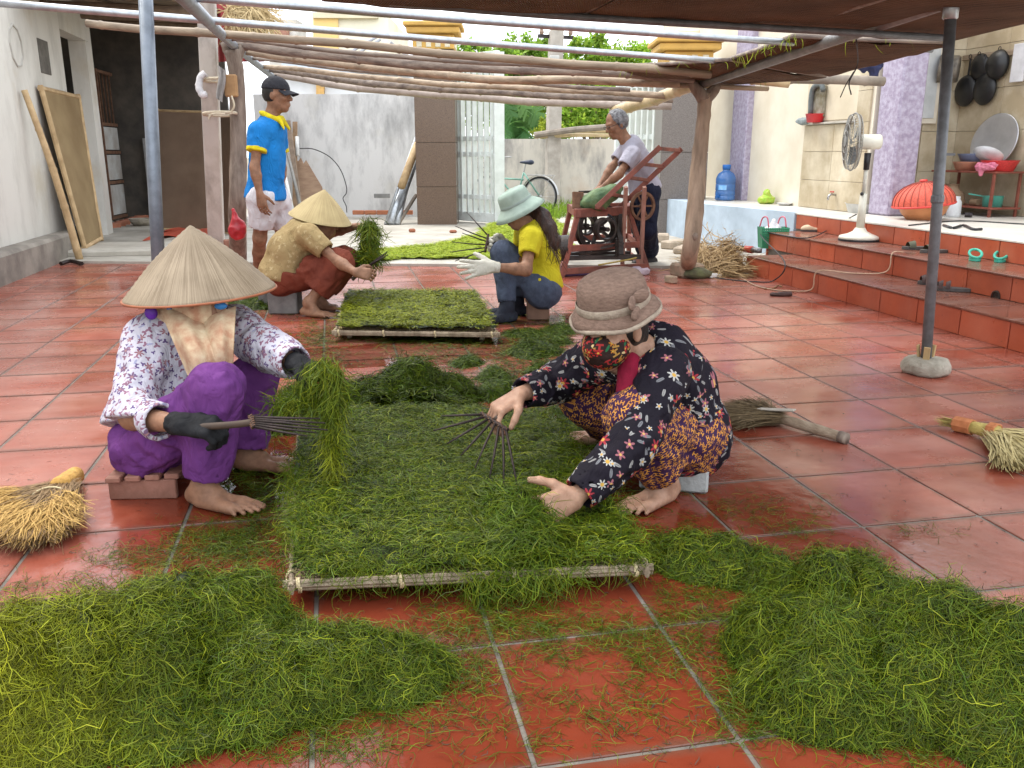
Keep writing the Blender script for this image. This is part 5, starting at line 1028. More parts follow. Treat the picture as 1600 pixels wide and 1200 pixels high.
# ------------------------------------------------------------------ woman in the purple trousers, front left
J = dict(pel=A([-.595, 2.885, .150]), girth=1.06, bend=.05)
J['neck'] = D(295, 506, 2.86); J['sR'] = D(232, 533, 2.80); J['sL'] = D(366, 512, 2.98)
J['eR'] = D(207, 652, 2.66); J['wR'] = D(284, 663, 2.50); J['eL'] = D(418, 545, 2.84); J['wL'] = lim(J['eL'], 466, 569, .21, -1)
J['hR'] = J['pel'] + A([-.03, -.075, -.01]); J['hL'] = J['pel'] + A([.06, .08, -.01])
J['kR'] = D(340, 606, 2.60); J['aR'] = D(318, 765, 2.68); J['kL'] = D(396, 592, 2.98); J['aL'] = D(386, 716, 3.0)
hc = D(303, 458, 2.79); hf = A([.62, -.72, -.28])
hr = dict(d=rt * .95 + A([0, -.1, -.05]), palm=A([.1, .3, -.9]), thumb=A([.2, .7, .35]), curl=(.9, 1.0, .6), tcurl=.9)
hl = dict(d=rt * .8 + A([.0, -.35, -.15]), palm=A([.1, -.1, -1]), thumb=A([-.4, -.9, 0]), curl=(.6, .8, .5), tcurl=.8)
wa = person('woman in floral shirt and purple trousers wearing the greyish conical hat, seated front left', J, A([.5, -.8, 0]), hc, hf, (0, 0, 1), (-.6, 2.85, 0), .0047, .007, M_SKIN2,
            shirt=dict(m=M_FLORALW, sleeveR=1.52, sleeveL=1.93, girth=1.0, low=.16, hemcut=.02, r=(.074, .064, .054)), pants=dict(m=M_PURPLE, hem=1.86, r=(.092, .068, .068), hip=.09),
            feet={'R': (rt * .86 + A([.1, -.5, 0]), A([-.4, -.8, 0])), 'L': (rt * .95 + A([0, -.2, 0]), A([.1, .9, 0]))}, hands={'R': hr, 'L': hl}, gloves={'R': (hr, M_BLKGLOVE, .16), 'L': (hl, M_BLKGLOVE, .14)}, folds=1.25)
WA = wa['root']
conical_hat(WA, D(297, 352, 2.80), A([-.06, .0, 1]), .243, .222, palm_leaf_mat('aged_palm_leaf', (.33, .26, .18), (.17, .125, .08)), mat('red_brown_binding', (.36, .12, .05), (.26, .08, .035), 20, .6), '')
g = Body(); Mh = wa['Mh']; f_, r_, u_ = Mh.T                       # cloth mask and scarf
g.ell(hc + f_ * .040 - u_ * .048, (.078, .076, .072), Mh, .02, fold=(.006, 22, 20)); g.ell(hc - u_ * .02 - f_ * .01, (.093, .088, .105), Mh, .02, fold=(.005, 16, 16)); g.trim(hc + u_ * .012, u_, .3)
V, F = g.mesh(.006); obj('face_cloth', (V, F), M_SCARF, WA, True)
nk = J['neck']; g = Body(); P = [nk + A([math.cos(a) * .075, math.sin(a) * .075, .03 + .012 * math.sin(2 * a)]) for a in np.linspace(0, 2 * PI, 13)]
g.chain(P, [.030] * 13, .02, fold=(.009, 26, 1.6)); V, F = g.mesh(.006); scf = obj('scarf', (V, F), M_SCARF, WA, True)
def panel(tl, tr, bl, br, d0, d1, nf, ph, amp=.012):
    P = []
    for u in np.linspace(0, 1, 26):
        row = []
        for v in np.linspace(0, 1, 30):
            x = (tl[0] * (1 - v) + tr[0] * v) * (1 - u) + (bl[0] * (1 - v) + br[0] * v) * u; y = (tl[1] * (1 - v) + tr[1] * v) * (1 - u) + (bl[1] * (1 - v) + br[1] * v) * u + 4 * math.sin(v * 7 + ph) * u
            fo = amp * (math.sin(nf * v + ph + 1.2 * u) + .5 * math.sin(nf * 1.9 * v + 2 * ph - u)) * (.35 + .65 * u); row.append(D(x, y, d0 + (d1 - d0) * u - .045 * math.sin(PI * min(u * 1.1, 1)) + .03 * (2 * v - 1) ** 2 + fo))
        P.append(row)
    q = MB(); q.grid(P); q.grid([[p + fw * .006 for p in r] for r in P][::-1]); return obj('scarf_end', q, M_SCARF, scf, True)
panel((246, 476), (316, 500), (296, 592), (346, 580), 2.72, 2.63, 9, .4); panel((312, 500), (368, 478), (334, 582), (363, 574), 2.73, 2.65, 7, 1.7)
q = MB(); q.tube(catmull([hc + r_ * .085 + u_ * .03, hc + r_ * .09 - u_ * .04 + f_ * .01, hc + r_ * .07 - u_ * .09 + f_ * .02], 4), .009, 6); obj('chin_strap', q, mat('blue_ribbon', (.03, .2, .5), None, 20, .5), WA, True); obj('blue_knot', MB().blob(D(345, 478, 2.70), (.020, .010, .012), 6), MATS['blue_ribbon'], WA, True)
q = MB(); c = D(236, 489, 2.72); q.blob(c, (.02, .012, .022), 6); q.tube([c, D(232, 478, 2.74)], .012, 6); obj('ribbon', q, mat('violet_ribbon', (.12, .02, .35), None, 20, .5), WA, True)
g = Body(); c = lerp(J['eR'], J['wR'], .50); dr = nrm(J['wR'] - J['eR']); g.cap(c - dr * .012, c + dr * .012, .056, .057, .01, fold=(.005, 60, 2)); g.trim(c + dr * .024, dr, .1); g.trim(c - dr * .03, -dr, .1); g.hole(c - dr * .1, c + dr * .1, .046); V, F = g.mesh(.006, uvs=True); obj('rolled_cuff', (V, F), M_FLORALW, WA, True, uv=g.uv)

# ------------------------------------------------------------------ woman in the black floral shirt, front right
J = dict(pel=A([1.085, 2.58, .165]), girth=1.0, bend=.06)
J['neck'] = D(1003, 546, 2.70); J['sR'] = D(930, 562, 2.80); J['sL'] = D(1040, 583, 2.57)
J['eR'] = D(872, 598, 2.90); J['wR'] = lim(J['eR'], 812, 616, .20, -1); J['eL'] = D(988, 694, 2.45); J['wL'] = D(898, 779, 2.36)
J['hL'] = J['pel'] + A([.02, -.085, 0]); J['hR'] = J['pel'] + A([-.04, .09, 0]); J['kL'] = D(990, 652, 2.53); J['aL'] = D(1040, 752, 2.72); J['kR'] = D(912, 622, 3.0); J['aR'] = D(953, 668, 3.26)
hc = D(960, 509, 2.60); hf = A([-.82, -.52, -.20]); hu = A([-.10, -.06, .99])
hl = dict(d=A([-.92, -.28, -.16]), palm=A([-.35, .75, -.25]), thumb=A([-.05, .2, 1]), curl=(.5, .55, .35), tcurl=.35, spread=.06, s=1.08)
hr = dict(d=A([-.86, -.25, -.42]), palm=A([-.2, -.1, -1]), thumb=A([.1, -.95, -.1]), curl=(.7, .9, .6), tcurl=.7, s=1.04)
wb = person('woman in black floral shirt and cloth hat crouching at the front tray', J, A([-.83, -.56, 0]), hc, hf, hu, (1.05, 2.5, 0), .0047, .007, M_SKIN,
            shirt=dict(m=M_FLORALB, sleeveR=1.93, sleeveL=1.93, girth=1.06, low=-.02, r=(.070, .060, .050)), pants=dict(m=M_GLYPH, hem=1.84, r=(.104, .074, .072)),
            feet={'L': (A([-.80, -.52, 0]), A([.5, -.8, 0])), 'R': (A([-.95, .1, 0]), A([-.1, .9, 0]))}, hands={'R': hr, 'L': hl}, folds=1.25)
WB = wb['root']; Mh = wb['Mh']; f_, r_, u_ = Mh.T; TIP_B = wb['tips']
g = Body(); g.ell(hc + f_ * .048 - u_ * .048, (.074, .071, .070), Mh, .02, fold=(.003, 14, 14)); g.cap(hc + f_ * .075 - u_ * .03, hc + f_ * .112 - u_ * .03, .03, .02, .03); g.trim(hc - u_ * .008 + f_ * .06, u_ * .97 - f_ * .2, .2); g.trim(hc - f_ * .012, -f_, .2); V, F = g.mesh(.005, uvs=True)
M_MASK = printed('patchwork_mask', (.03, .014, .012), [('h', (.3, .2, 0), 40, .42, .6, (.34, .03, .03), (.36, .2, .05), None, 5), ('flower', (.2, .6, 0), 34, .42, .7, (.42, .15, .02), (.36, .02, .02), (.5, .3, .05), 5), ('leaf', (.6, .1, 0), 34, .4, .5, (.02, .12, .05), (.55, .42, .2), None, 5)])
obj('face_mask', (V, F), M_MASK, WB, True, uv=g.uv)
g = Body(); g.ell(hc - f_ * .022 + u_ * .01, (.094, .086, .10), Mh, .02); g.ell(hc - f_ * .075 - u_ * .055, (.040, .05, .045), Mh, .03, fold=(.006, 18, 18)); g.trim(hc + f_ * .035, f_, .3); g.trim(hc - u_ * .03 + f_ * .03, nrm(f_ - u_ * .6), .1); V, F = g.mesh(.006); obj('hair', (V, F), M_HAIR, WB, True)
for s_ in (-1, 1): q = MB(); q.blob(hc + f_ * .083 + u_ * .006 + r_ * .031 * s_, (.012, .012, .012), 6); obj('eye', q, mat('dark_eye', (.03, .02, .015), None, 20, .2), WB, True)
g = Body(); g.cap(D(985, 572, 2.60), D(975, 628, 2.54), .045, .03, .03, flat=(nrm(A([-.83, -.56, 0])), 1.8)); V, F = g.mesh(.007); obj('undershirt', (V, F), cloth('crimson_jersey', (.22, .008, .03)), WB, True)
def soft_hat(parent, c, ax_u, ax_f, prof, m, n=40, wob=.006, droop=0.0, band=None, mb=None, name='cloth_hat'):
    M = up_axes(ax_u, ax_f); q = MB(); q.lathe(prof, n); V, F = q.arrays(); r = np.linalg.norm(V[:, :2], axis=1); a = np.arctan2(V[:, 1], V[:, 0])
    V += (fbm(np.stack([np.cos(a) * 1.6, np.sin(a) * 1.6, V[:, 2] * 9], 1), 3)[:, None] - .5) * wob * 2 * np.stack([np.cos(a), np.sin(a), a * 0 + .6], 1); V[:, 2] -= droop * np.maximum(r - prof[0][0] * 0 - .09, 0) * (1 + .5 * np.cos(2 * a))
    h = obj(name, (V @ M.T + A(c), F), m, parent, True)
    if band:
        q = MB(); q.lathe(band, n); V, F = q.arrays(); obj('band', (V @ M.T + A(c), F), mb, h, True)
    return h, M
M_KNIT = mat('taupe_knit', (.24, .155, .115), (.15, .095, .07), 60, .95, .6, 180, stretch=(1, 1, 3), bdist=.004); M_BAND = mat('pale_hat_band', (.40, .33, .25), (.27, .21, .16), 40, .9, .4, 200)
hcb = hc + u_ * .022 - f_ * .012
ho, Mx = soft_hat(WB, hcb, u_ + f_ * .12, f_, [(r_h, .012 + (z_h + .034) * .70) for r_h, z_h in ((.122, -.022), (.132, -.034), (.137, -.030), (.128, -.002), (.112, .016), (.108, .03), (.108, .06), (.105, .10), (.096, .128), (.07, .145), (.035, .151), (.002, .152))], M_KNIT, 48, .005, band=[(.1105, .047), (.1135, .051), (.1125, .068), (.109, .072)], mb=M_BAND)
q = MB(); an = np.linspace(0, 2 * PI, 49)[:-1]; q.tube([hcb + Mx @ A([.134 * math.cos(a), .134 * math.sin(a), .015 + .003 * math.sin(5 * a)]) for a in an], .0075, 6, closed=True); obj('brim_edge', q, M_BAND, ho, True)
q = MB(); bb = hcb + Mx @ A([.03, .114, .07])
for dx, dz in ((.045, .03), (-.04, .035), (.03, -.03)): q.blob(bb + Mx @ A([dx * .5, .005, dz * .6]), (.03, .008, .02), 6, Mx @ rotz(dx * 9))
obj('bow', q, M_KNIT, ho, True)

# ------------------------------------------------------------------ woman in the ochre shirt and brown trousers, back left
J = dict(pel=D(441, 432, 5.93), girth=1.0, bend=.07)
J['neck'] = D(488, 360, 5.88); J['sR'] = D(482, 368, 5.74); J['sL'] = D(500, 360, 6.05); J['eR'] = D(527, 408, 5.72); J['wR'] = lim(J['eR'], 556, 426, .20, -1); J['eL'] = D(520, 362, 6.2); J['wL'] = D(560, 353, 6.05)
J['hR'] = J['pel'] + A([.02, -.08, 0]); J['hL'] = J['pel'] + A([.02, .08, 0]); J['kR'] = D(530, 412, 5.80); J['aR'] = D(482, 474, 5.80); J['kL'] = D(538, 408, 6.05); J['aL'] = D(497, 468, 6.05)
hc = D(508, 344, 5.92); hf = A([.9, .1, -.4])
hr = dict(d=A([.9, -.2, -.1]), palm=A([.1, .4, -.8]), thumb=A([.2, .3, .8]), curl=(.8, .9, .6), tcurl=.8); hl = dict(d=A([.95, -.1, .1]), palm=A([.1, 0, -1]), thumb=A([.1, -1, 0]), curl=(.6, .9, .6), tcurl=.8)
wc = person('woman in ochre shirt, brown trousers and pale straw conical hat on a block, back left', J, A([.97, .1, 0]), hc, hf, (0.2, 0, 1), (-.3, 5.95, 0), .008, .011, M_SKIN2, hs=.86, shirt=dict(m=M_OCHRE, sleeve=.62, girth=1.15, low=.0, hemcut=.0, r=(.07, .06, .05)), pants=dict(m=M_BROWNRED, hem=1.72, r=(.112, .092, .088)),
            feet={'R': (rt + A([0, -.5, 0]), A([-.3, -.9, 0])), 'L': (rt + A([0, -.3, 0]), A([.2, .9, 0]))}, hands={'R': hr, 'L': hl}, folds=1.3)
conical_hat(wc['root'], D(507, 296, 5.88), A([.20, -.12, 1]), .212, .20, palm_leaf_mat('pale_palm_leaf', (.52, .41, .21), (.36, .27, .13)), mat('straw_binding', (.5, .4, .2)), '')
# ------------------------------------------------------------------ woman in the yellow T-shirt and bucket hat, back right
J = dict(pel=D(846, 452, 5.72), girth=.94, bend=.05)
J['neck'] = D(826, 349, 5.62); J['sL'] = D(830, 371, 5.48); J['sR'] = D(820, 366, 5.78); J['eL'] = D(822, 422, 5.40); J['wL'] = D(770, 417, 5.34); J['eR'] = D(812, 398, 5.85); J['wR'] = D(790, 382, 5.72)
J['hL'] = J['pel'] + A([0, -.08, 0]); J['hR'] = J['pel'] + A([0, .08, 0]); J['kL'] = D(787, 396, 5.62); J['aL'] = D(793, 478, 5.62); J['kR'] = D(795, 400, 5.85); J['aR'] = D(808, 470, 5.85)
hc = D(808, 326, 5.60); hf = A([-.9, -.1, -.42]); hu = A([-.3, 0, .95])
hl = dict(d=A([-1, .05, -.06]), palm=A([0, .5, -.8]), thumb=A([-.3, .3, .8]), curl=(.1, .15, .1), tcurl=.1, spread=.16, s=1.15); hr = dict(d=A([-.95, -.1, .1]), palm=A([0, -.6, -.6]), thumb=A([-.3, -.2, .9]), curl=(.7, .9, .6), tcurl=.8, s=1.1)
wd = person('woman in yellow shirt and pale green bucket hat with a long ponytail, white gloves', J, A([-.98, -.1, 0]), hc, hf, hu, (1.25, 5.6, 0), .008, .011, M_SKIN2, shirt=dict(m=M_YELLOW, sleeve=.55, girth=1.0, low=.12, hemcut=.05, r=(.066, .056, .05)), pants=dict(m=M_DENIM, hem=1.93, r=(.100, .074, .060)),
            feet={'L': (A([-.95, -.25, 0]), A([.2, -.9, 0])), 'R': (A([-.95, -.1, 0]), A([0, .9, 0]))}, hands={'R': hr, 'L': hl}, gloves={'R': (hr, M_WGLOVE, .25), 'L': (hl, M_WGLOVE, .2)}, socks={'L': (cloth('dark_boot', (.03, .035, .05), (.02, .022, .03)), .008), 'R': (cloth('dark_boot', (.03, .035, .05)), .008)}, folds=1.0)
WD = wd['root']; f_, r_, u_ = wd['Mh'].T; TIP_D = wd['tips']
M_BUCK = mat('pale_green_cloth', (.38, .47, .40), (.28, .36, .30), 10, .9, .3, 220, bdist=.003)
soft_hat(WD, hc + u_ * .02 - f_ * .01, u_ + f_ * .05, f_, [(.172, -.052), (.176, -.050), (.150, -.022), (.118, .004), (.108, .018), (.106, .045), (.101, .085), (.092, .100), (.05, .108), (.002, .109)], M_BUCK, 44, .008, band=[(.1095, .012), (.111, .016), (.1105, .028), (.108, .031)], mb=mat('green_band', (.30, .37, .33)), name='bucket_hat')
g = Body(); g.ell(hc - f_ * .02 + u_ * .01, (.096, .086, .10), wd['Mh'], .02); g.trim(hc + f_ * .03, f_, .2); pt = [hc - f_ * .085 - u_ * .03, D(846, 340, 5.6), D(856, 358, 5.58), D(864, 378, 5.58), D(866, 390, 5.58)]; g.chain(pt, [.03, .05, .05, .034, .012], .03, fold=(.012, 6, 3)); V, F = g.mesh(.009); obj('hair', (V, F), mat('brown_hair', (.06, .025, .015), (.02, .01, .008), 40, .5, .6, 90, stretch=(1, 1, .2)), WD, True)
n = 260; P = lerp(pt[1], pt[2], 1) + (A(pt[3]) - A(pt[2])) * rng.uniform(-1, 1.2, (n, 1)) + rng.normal(0, .028, (n, 3)); V, F, ids = strands(P, np.tile(-fw, (n, 1)), A([.15, 0, -1]) + rng.normal(0, .15, (n, 3)), rng.uniform(.06, .18, n), .003, 4, .5, .01); obj('hair_strand', (V, F), MATS['brown_hair'], WD, kind='stuff')

# ------------------------------------------------------------------ man in the blue polo and dark cap, standing back left
J = dict(pel=D(416, 308, 6.62), girth=.98, bend=.01)
J['neck'] = D(424, 183, 6.47); J['sR'] = D(404, 206, 6.36); J['sL'] = D(432, 206, 6.62); J['eR'] = D(398, 262, 6.36); J['wR'] = D(406, 303, 6.38); J['eL'] = D(440, 262, 6.75); J['wL'] = D(438, 300, 6.75)
J['hR'] = J['pel'] + A([-.02, -.085, -.02]); J['hL'] = J['pel'] + A([.07, .075, -.02]); J['kR'] = D(406, 372, 6.66); J['aR'] = A([*G(404, 452)[:2], .085]); J['kL'] = D(442, 372, 6.86); J['aL'] = A([*G(440, 440)[:2], .085])
hc = D(433, 148, 6.42); hf = A([.93, -.32, -.08])
hr = dict(d=A([.15, -.1, -1]), palm=A([.6, .6, 0]), thumb=A([.9, -.4, .1]), curl=(.35, .5, .3), tcurl=.4); hl = dict(d=A([.1, 0, -1]), palm=A([-.3, -.9, 0]), thumb=A([.9, 0, 0]), curl=(.3, .4, .3))
we = person('man in blue polo, white shorts and dark cap standing by the forked post', J, A([.95, -.3, 0]), hc, hf, (0, 0, 1), (-.55, 6.95, 0), .008, .011, M_SKIN2, shirt=dict(m=M_BLUE, sleeve=.52, girth=1.06, low=-.05, hemcut=.0, r=(.07, .064, .05), neck=.05), pants=dict(m=M_WSHORT, hem=.72, r=(.105, .095, .09)), feet=None, hands={'R': hr, 'L': hl}, folds=1.1)
WE = we['root']; f_, r_, u_ = we['Mh'].T

for S in 'RL':
    g = Body(); foot(g, J['a' + S], A([.93, -.35, 0]), A([.3, .9, 0]), grow=.008, toes=False, z0=.002); g.cap(J['a' + S] - A([0, 0, .03]), J['a' + S], .042, .04, .02); V, F = g.mesh(.009); obj('shoe', (V, F), mat('black_shoe', (.02, .02, .022), None, 20, .5), WE, True)
    c = lerp(J['s' + S], J['e' + S], .52); dr = nrm(J['e' + S] - J['s' + S]); g = Body(); g.cap(c - dr * .035, c + dr * .008, .073, .075, .01); g.trim(c + dr * .012, dr, .1); g.trim(c - dr * .022, -dr, .12); V, F = g.mesh(.007); obj('cuff', (V, F), M_YEL2, WE, True)
nk = J['neck']; g = Body(); P = [nk + A([math.cos(a) * .066, math.sin(a) * .066, .006 - .03 * math.cos(a - math.atan2(f_[1], f_[0]))]) for a in np.linspace(0, 2 * PI, 15)]; g.chain(P, [.017] * 15, .02); g.trim(nk + A([0, 0, .045]) , (0, 0, 1), .2)
for s_ in (-1, 1): g.cap(nk + f_ * .075 + r_ * .02 * s_ - A([0, 0, .01]), nk + f_ * .115 + r_ * .055 * s_ - A([0, 0, .075]), .03, .012, .02, flat=(f_, 2.0))
g.hole(nk - A([0, 0, .1]), nk + A([0, 0, .2]), .054); V, F = g.mesh(.007); obj('collar', (V, F), M_YEL2, WE, True)
def cap_hat(parent, c, M, m):
    f_, r_, u_ = M.T; g = Body(); g.ell(c + u_ * .035 - f_ * .012, (.108, .089, .098), M, .01); g.trim(c + u_ * .035, -u_, .3); V, F = g.mesh(.007); h = obj('cap', (V, F), m, parent, True)
    P = [[c + u_ * (.042 - .012 * (v * v) - .022 * t - .008 * v * v * t) + f_ * (.082 - .045 * v * v + .085 * t * (1 - .35 * v * v)) + r_ * (.078 * v) for v in np.linspace(-1, 1, 11)] for t in np.linspace(0, 1, 6)]
    q = MB(); q.grid(P); q.grid([[x - u_ * .005 for x in r] for r in P][::-1]); obj('visor', q, m, h, True)
    q = MB(); q.blob(c + u_ * .134 - f_ * .012, (.009, .009, .006), 5); obj('button', q, m, h, True); return h
M_CAP = cloth('charcoal_cap', (.035, .035, .042), (.025, .025, .03))
cap_hat(WE, hc, we['Mh'], M_CAP)
g = Body(); g.ell(hc - f_ * .018 + u_ * .012, (.097, .083, .098), we['Mh'], .02); g.trim(hc + f_ * .005, f_, .2); g.trim(hc + u_ * .05, u_, .2); g.trim(hc - u_ * .055, -u_, .2); V, F = g.mesh(.008); obj('hair', (V, F), M_HAIR, WE, True)
for s_ in (-1, 1): q = MB(); q.blob(hc + f_ * .088 + u_ * .006 + r_ * .031 * s_, (.009, .012, .007), 6); obj('eye', q, MATS['dark_eye'], WE, True)
q = MB(); q.tube([hc + f_ * .088 + u_ * .024 + r_ * x for x in (-.045, -.015)], .0045, 5); q.tube([hc + f_ * .088 + u_ * .024 + r_ * x for x in (.015, .045)], .0045, 5); obj('eyebrow', q, M_HAIR, WE, kind='stuff')
# ------------------------------------------------------------------ grey haired man bending to the machine, back right
J = dict(pel=D(1008, 296, 8.02), girth=.98, bend=.03)
J['neck'] = D(978, 219, 7.82); J['sL'] = D(988, 242, 7.68); J['sR'] = D(978, 236, 7.98); J['eL'] = D(968, 272, 7.62); J['wL'] = D(940, 294, 7.66); J['eR'] = D(955, 262, 7.95); J['wR'] = D(937, 291, 7.90)
J['hL'] = J['pel'] + A([0, -.085, -.02]); J['hR'] = J['pel'] + A([0, .085, -.02]); J['kL'] = D(1011, 358, 8.02); J['kR'] = D(1002, 356, 8.2); J['aL'] = A([*G(1017, 413)[:2], .11]); J['aR'] = A([*G(1005, 410)[:2], .11])
hc = D(963, 194, 7.78); hf = A([-.92, -.12, -.38]); hu = A([-.3, 0, .95])
hl = dict(d=A([-.85, -.05, -.5]), palm=A([-.3, .2, -.9]), thumb=A([-.3, .8, .2]), curl=(.4, .5, .3), tcurl=.4); hr = dict(d=A([-.8, 0, -.6]), palm=A([-.3, -.1, -.9]), thumb=A([-.2, -.9, .1]), curl=(.4, .5, .3), tcurl=.4)
wf = person('grey haired man with glasses in lilac T-shirt and navy trousers feeding the red machine', J, A([-.97, -.1, 0]), hc, hf, hu, (2.9, 7.85, 0), .008, .011, M_SKIN2, shirt=dict(m=M_LILAC, sleeve=.62, girth=1.05, low=-.05, hemcut=.0, r=(.072, .066, .05), neck=.05), pants=dict(m=M_NAVY, hem=1.93, r=(.105, .082, .074)), feet={'L': (A([-.95, -.2, 0]), A([.2, -.9, 0])), 'R': (A([-.95, 0, 0]), A([0, .9, 0]))}, hands={'R': hr, 'L': hl}, socks={'L': (MATS['black_shoe'], .008), 'R': (MATS['black_shoe'], .008)}, folds=1.1)
WF = wf['root']; f_, r_, u_ = wf['Mh'].T
g = Body(); g.ell(hc - f_ * .018 + u_ * .022, (.103, .087, .106), wf['Mh'], .02, fold=(.007, 40, 40)); g.trim(hc + f_ * .045 + u_ * .06, nrm(f_ + u_ * .15), .2); g.trim(hc - u_ * .06, -u_, .2); g.trim(hc + f_ * .012 - u_ * .03, nrm(f_ - u_ * .35), .10); V, F = g.mesh(.008); obj('hair', (V, F), M_GREYHAIR, WF, True)
q = MB()
for s_ in (-1, 1):
    q.tube([hc + f_ * .102 + u_ * (.004 + .016 * math.sin(a)) + r_ * (.033 * s_ + .024 * math.cos(a)) for a in np.arange(14) * 2 * PI / 14], .0022, 5, closed=True); q.tube([hc + f_ * .102 + u_ * .006 + r_ * .057 * s_, hc - f_ * .005 + u_ * .006 + r_ * .083 * s_], .0022, 5)
obj('glasses', q, MATS['dark_iron'], WF)
for s_ in (-1, 1): q = MB(); q.blob(hc + f_ * .086 + u_ * .004 + r_ * .031 * s_, (.009, .012, .007), 6); obj('eye', q, MATS['dark_eye'], WF, True)
# ================================================================== trays, seaweed piles and the layers spread on them
def tray(c, lab, h):
    """low frame of split bamboo rails with a woven bed, standing on short feet; c = front left, front right, back right, back left"""
    c = [A(x) for x in c]; t = empty('drying_tray', (c[0] + c[1] + c[2] + c[3]) / 4 * A([1, 1, 0]), lab, 'tray', 'low bamboo drying trays')
    VF, uv, ring = matsheet([x - A([0, 0, .012]) for x in c], (14, 18), .006, .0, .002); obj('woven_bed', VF, M_MATL, t, uv=uv)
    for k in range(4):
        a, b = c[k], c[(k + 1) % 4]; d = nrm(b - a); q = MB()
        for o_, r_ in ((0, .0085), (.009, .006), (-.009, .006)): q.tube([a - d * .02 + A([0, 0, -.012 + o_]), (a + b) / 2 + A([0, 0, -.012 + o_ + rng.normal(0, .002)]), b + d * .02 + A([0, 0, -.012 + o_])], r_, 7, wob=.08)
        obj('rail', q, M_RAIL, t)
        for s_ in (.02, .3, .62, .97):
            p = a + (b - a) * s_; q = MB(); q.tube([p + A([0, 0, -.012]) + d * (.012 * math.cos(x) * .2 + .004 * (x / 6 - 1)) + np.cross(d, (0, 0, 1)) * .013 * math.cos(x) + A([0, 0, .018 * math.sin(x)]) for x in np.linspace(0, 4 * PI, 26)], .0028, 4); obj('binding', q, M_TIE, t)
    for p in c:
        q = MB(); q.box((p + (sum(c) / 4 - p) * .16) * A([1, 1, 0]) + A([0, 0, (h - .03) / 2]), (.03, .03, h - .03), b=.003); obj('foot', q, M_RAIL, t)
    return t
M_RAIL = mat('split_bamboo_rail', (.40, .32, .22), (.20, .15, .10), 9, .8, .4, 60, stretch=(2, 2, 1)); M_TIE = mat('bamboo_tie', (.66, .56, .34), (.5, .4, .22), 20, .6)
TZ = .068
T1 = [zD(455, 908, TZ), zD(1008, 882, TZ), zD(850, 646, TZ), zD(468, 650, TZ)]; tray(T1, 'low bamboo drying tray between the two front women, spread with seaweed', TZ)
T2 = [zD(524, 517, .065), zD(776, 520, .065), zD(746, 460, .065), zD(541, 458, .065)]; tray(T2, 'smaller low bamboo drying tray in front of the two back women', .065)

class Heap:
    def __init__(s, bumps, rough=.35, seed=0): s.b, s.r, s.seed = bumps, rough, seed
    def h(s, X):
        X = A(X, float); z = np.zeros(len(X)); W_ = np.stack([X[:, 0], X[:, 1], X[:, 0] * 0], 1)
        wx = (fbm(W_ * 7 + 3, 2, s.seed) - .5) * .09; wy = (fbm(W_ * 7 + 31, 2, s.seed + 2) - .5) * .09
        for (cx, cy, hh, r) in s.b:
            d2 = ((X[:, 0] + wx - cx) ** 2 + (X[:, 1] + wy - cy) ** 2) / r ** 2; z = np.maximum(z, hh * np.maximum(1 - d2, 0) ** 1.3) + .16 * hh * np.maximum(1 - d2, 0) ** 2
        n = fbm(W_ * 11, 3, s.seed + 4); n2 = fbm(W_ * 24, 2, s.seed + 9); return np.maximum(z * (1 - s.r + 2 * s.r * n) + np.minimum(z, .05) * (n2 - .5) * 1.1 - .006, -.02)
def peaks(*a): return [(*zD(px, py, h)[:2], h * .82, r * .86) for px, py, h, r in a]
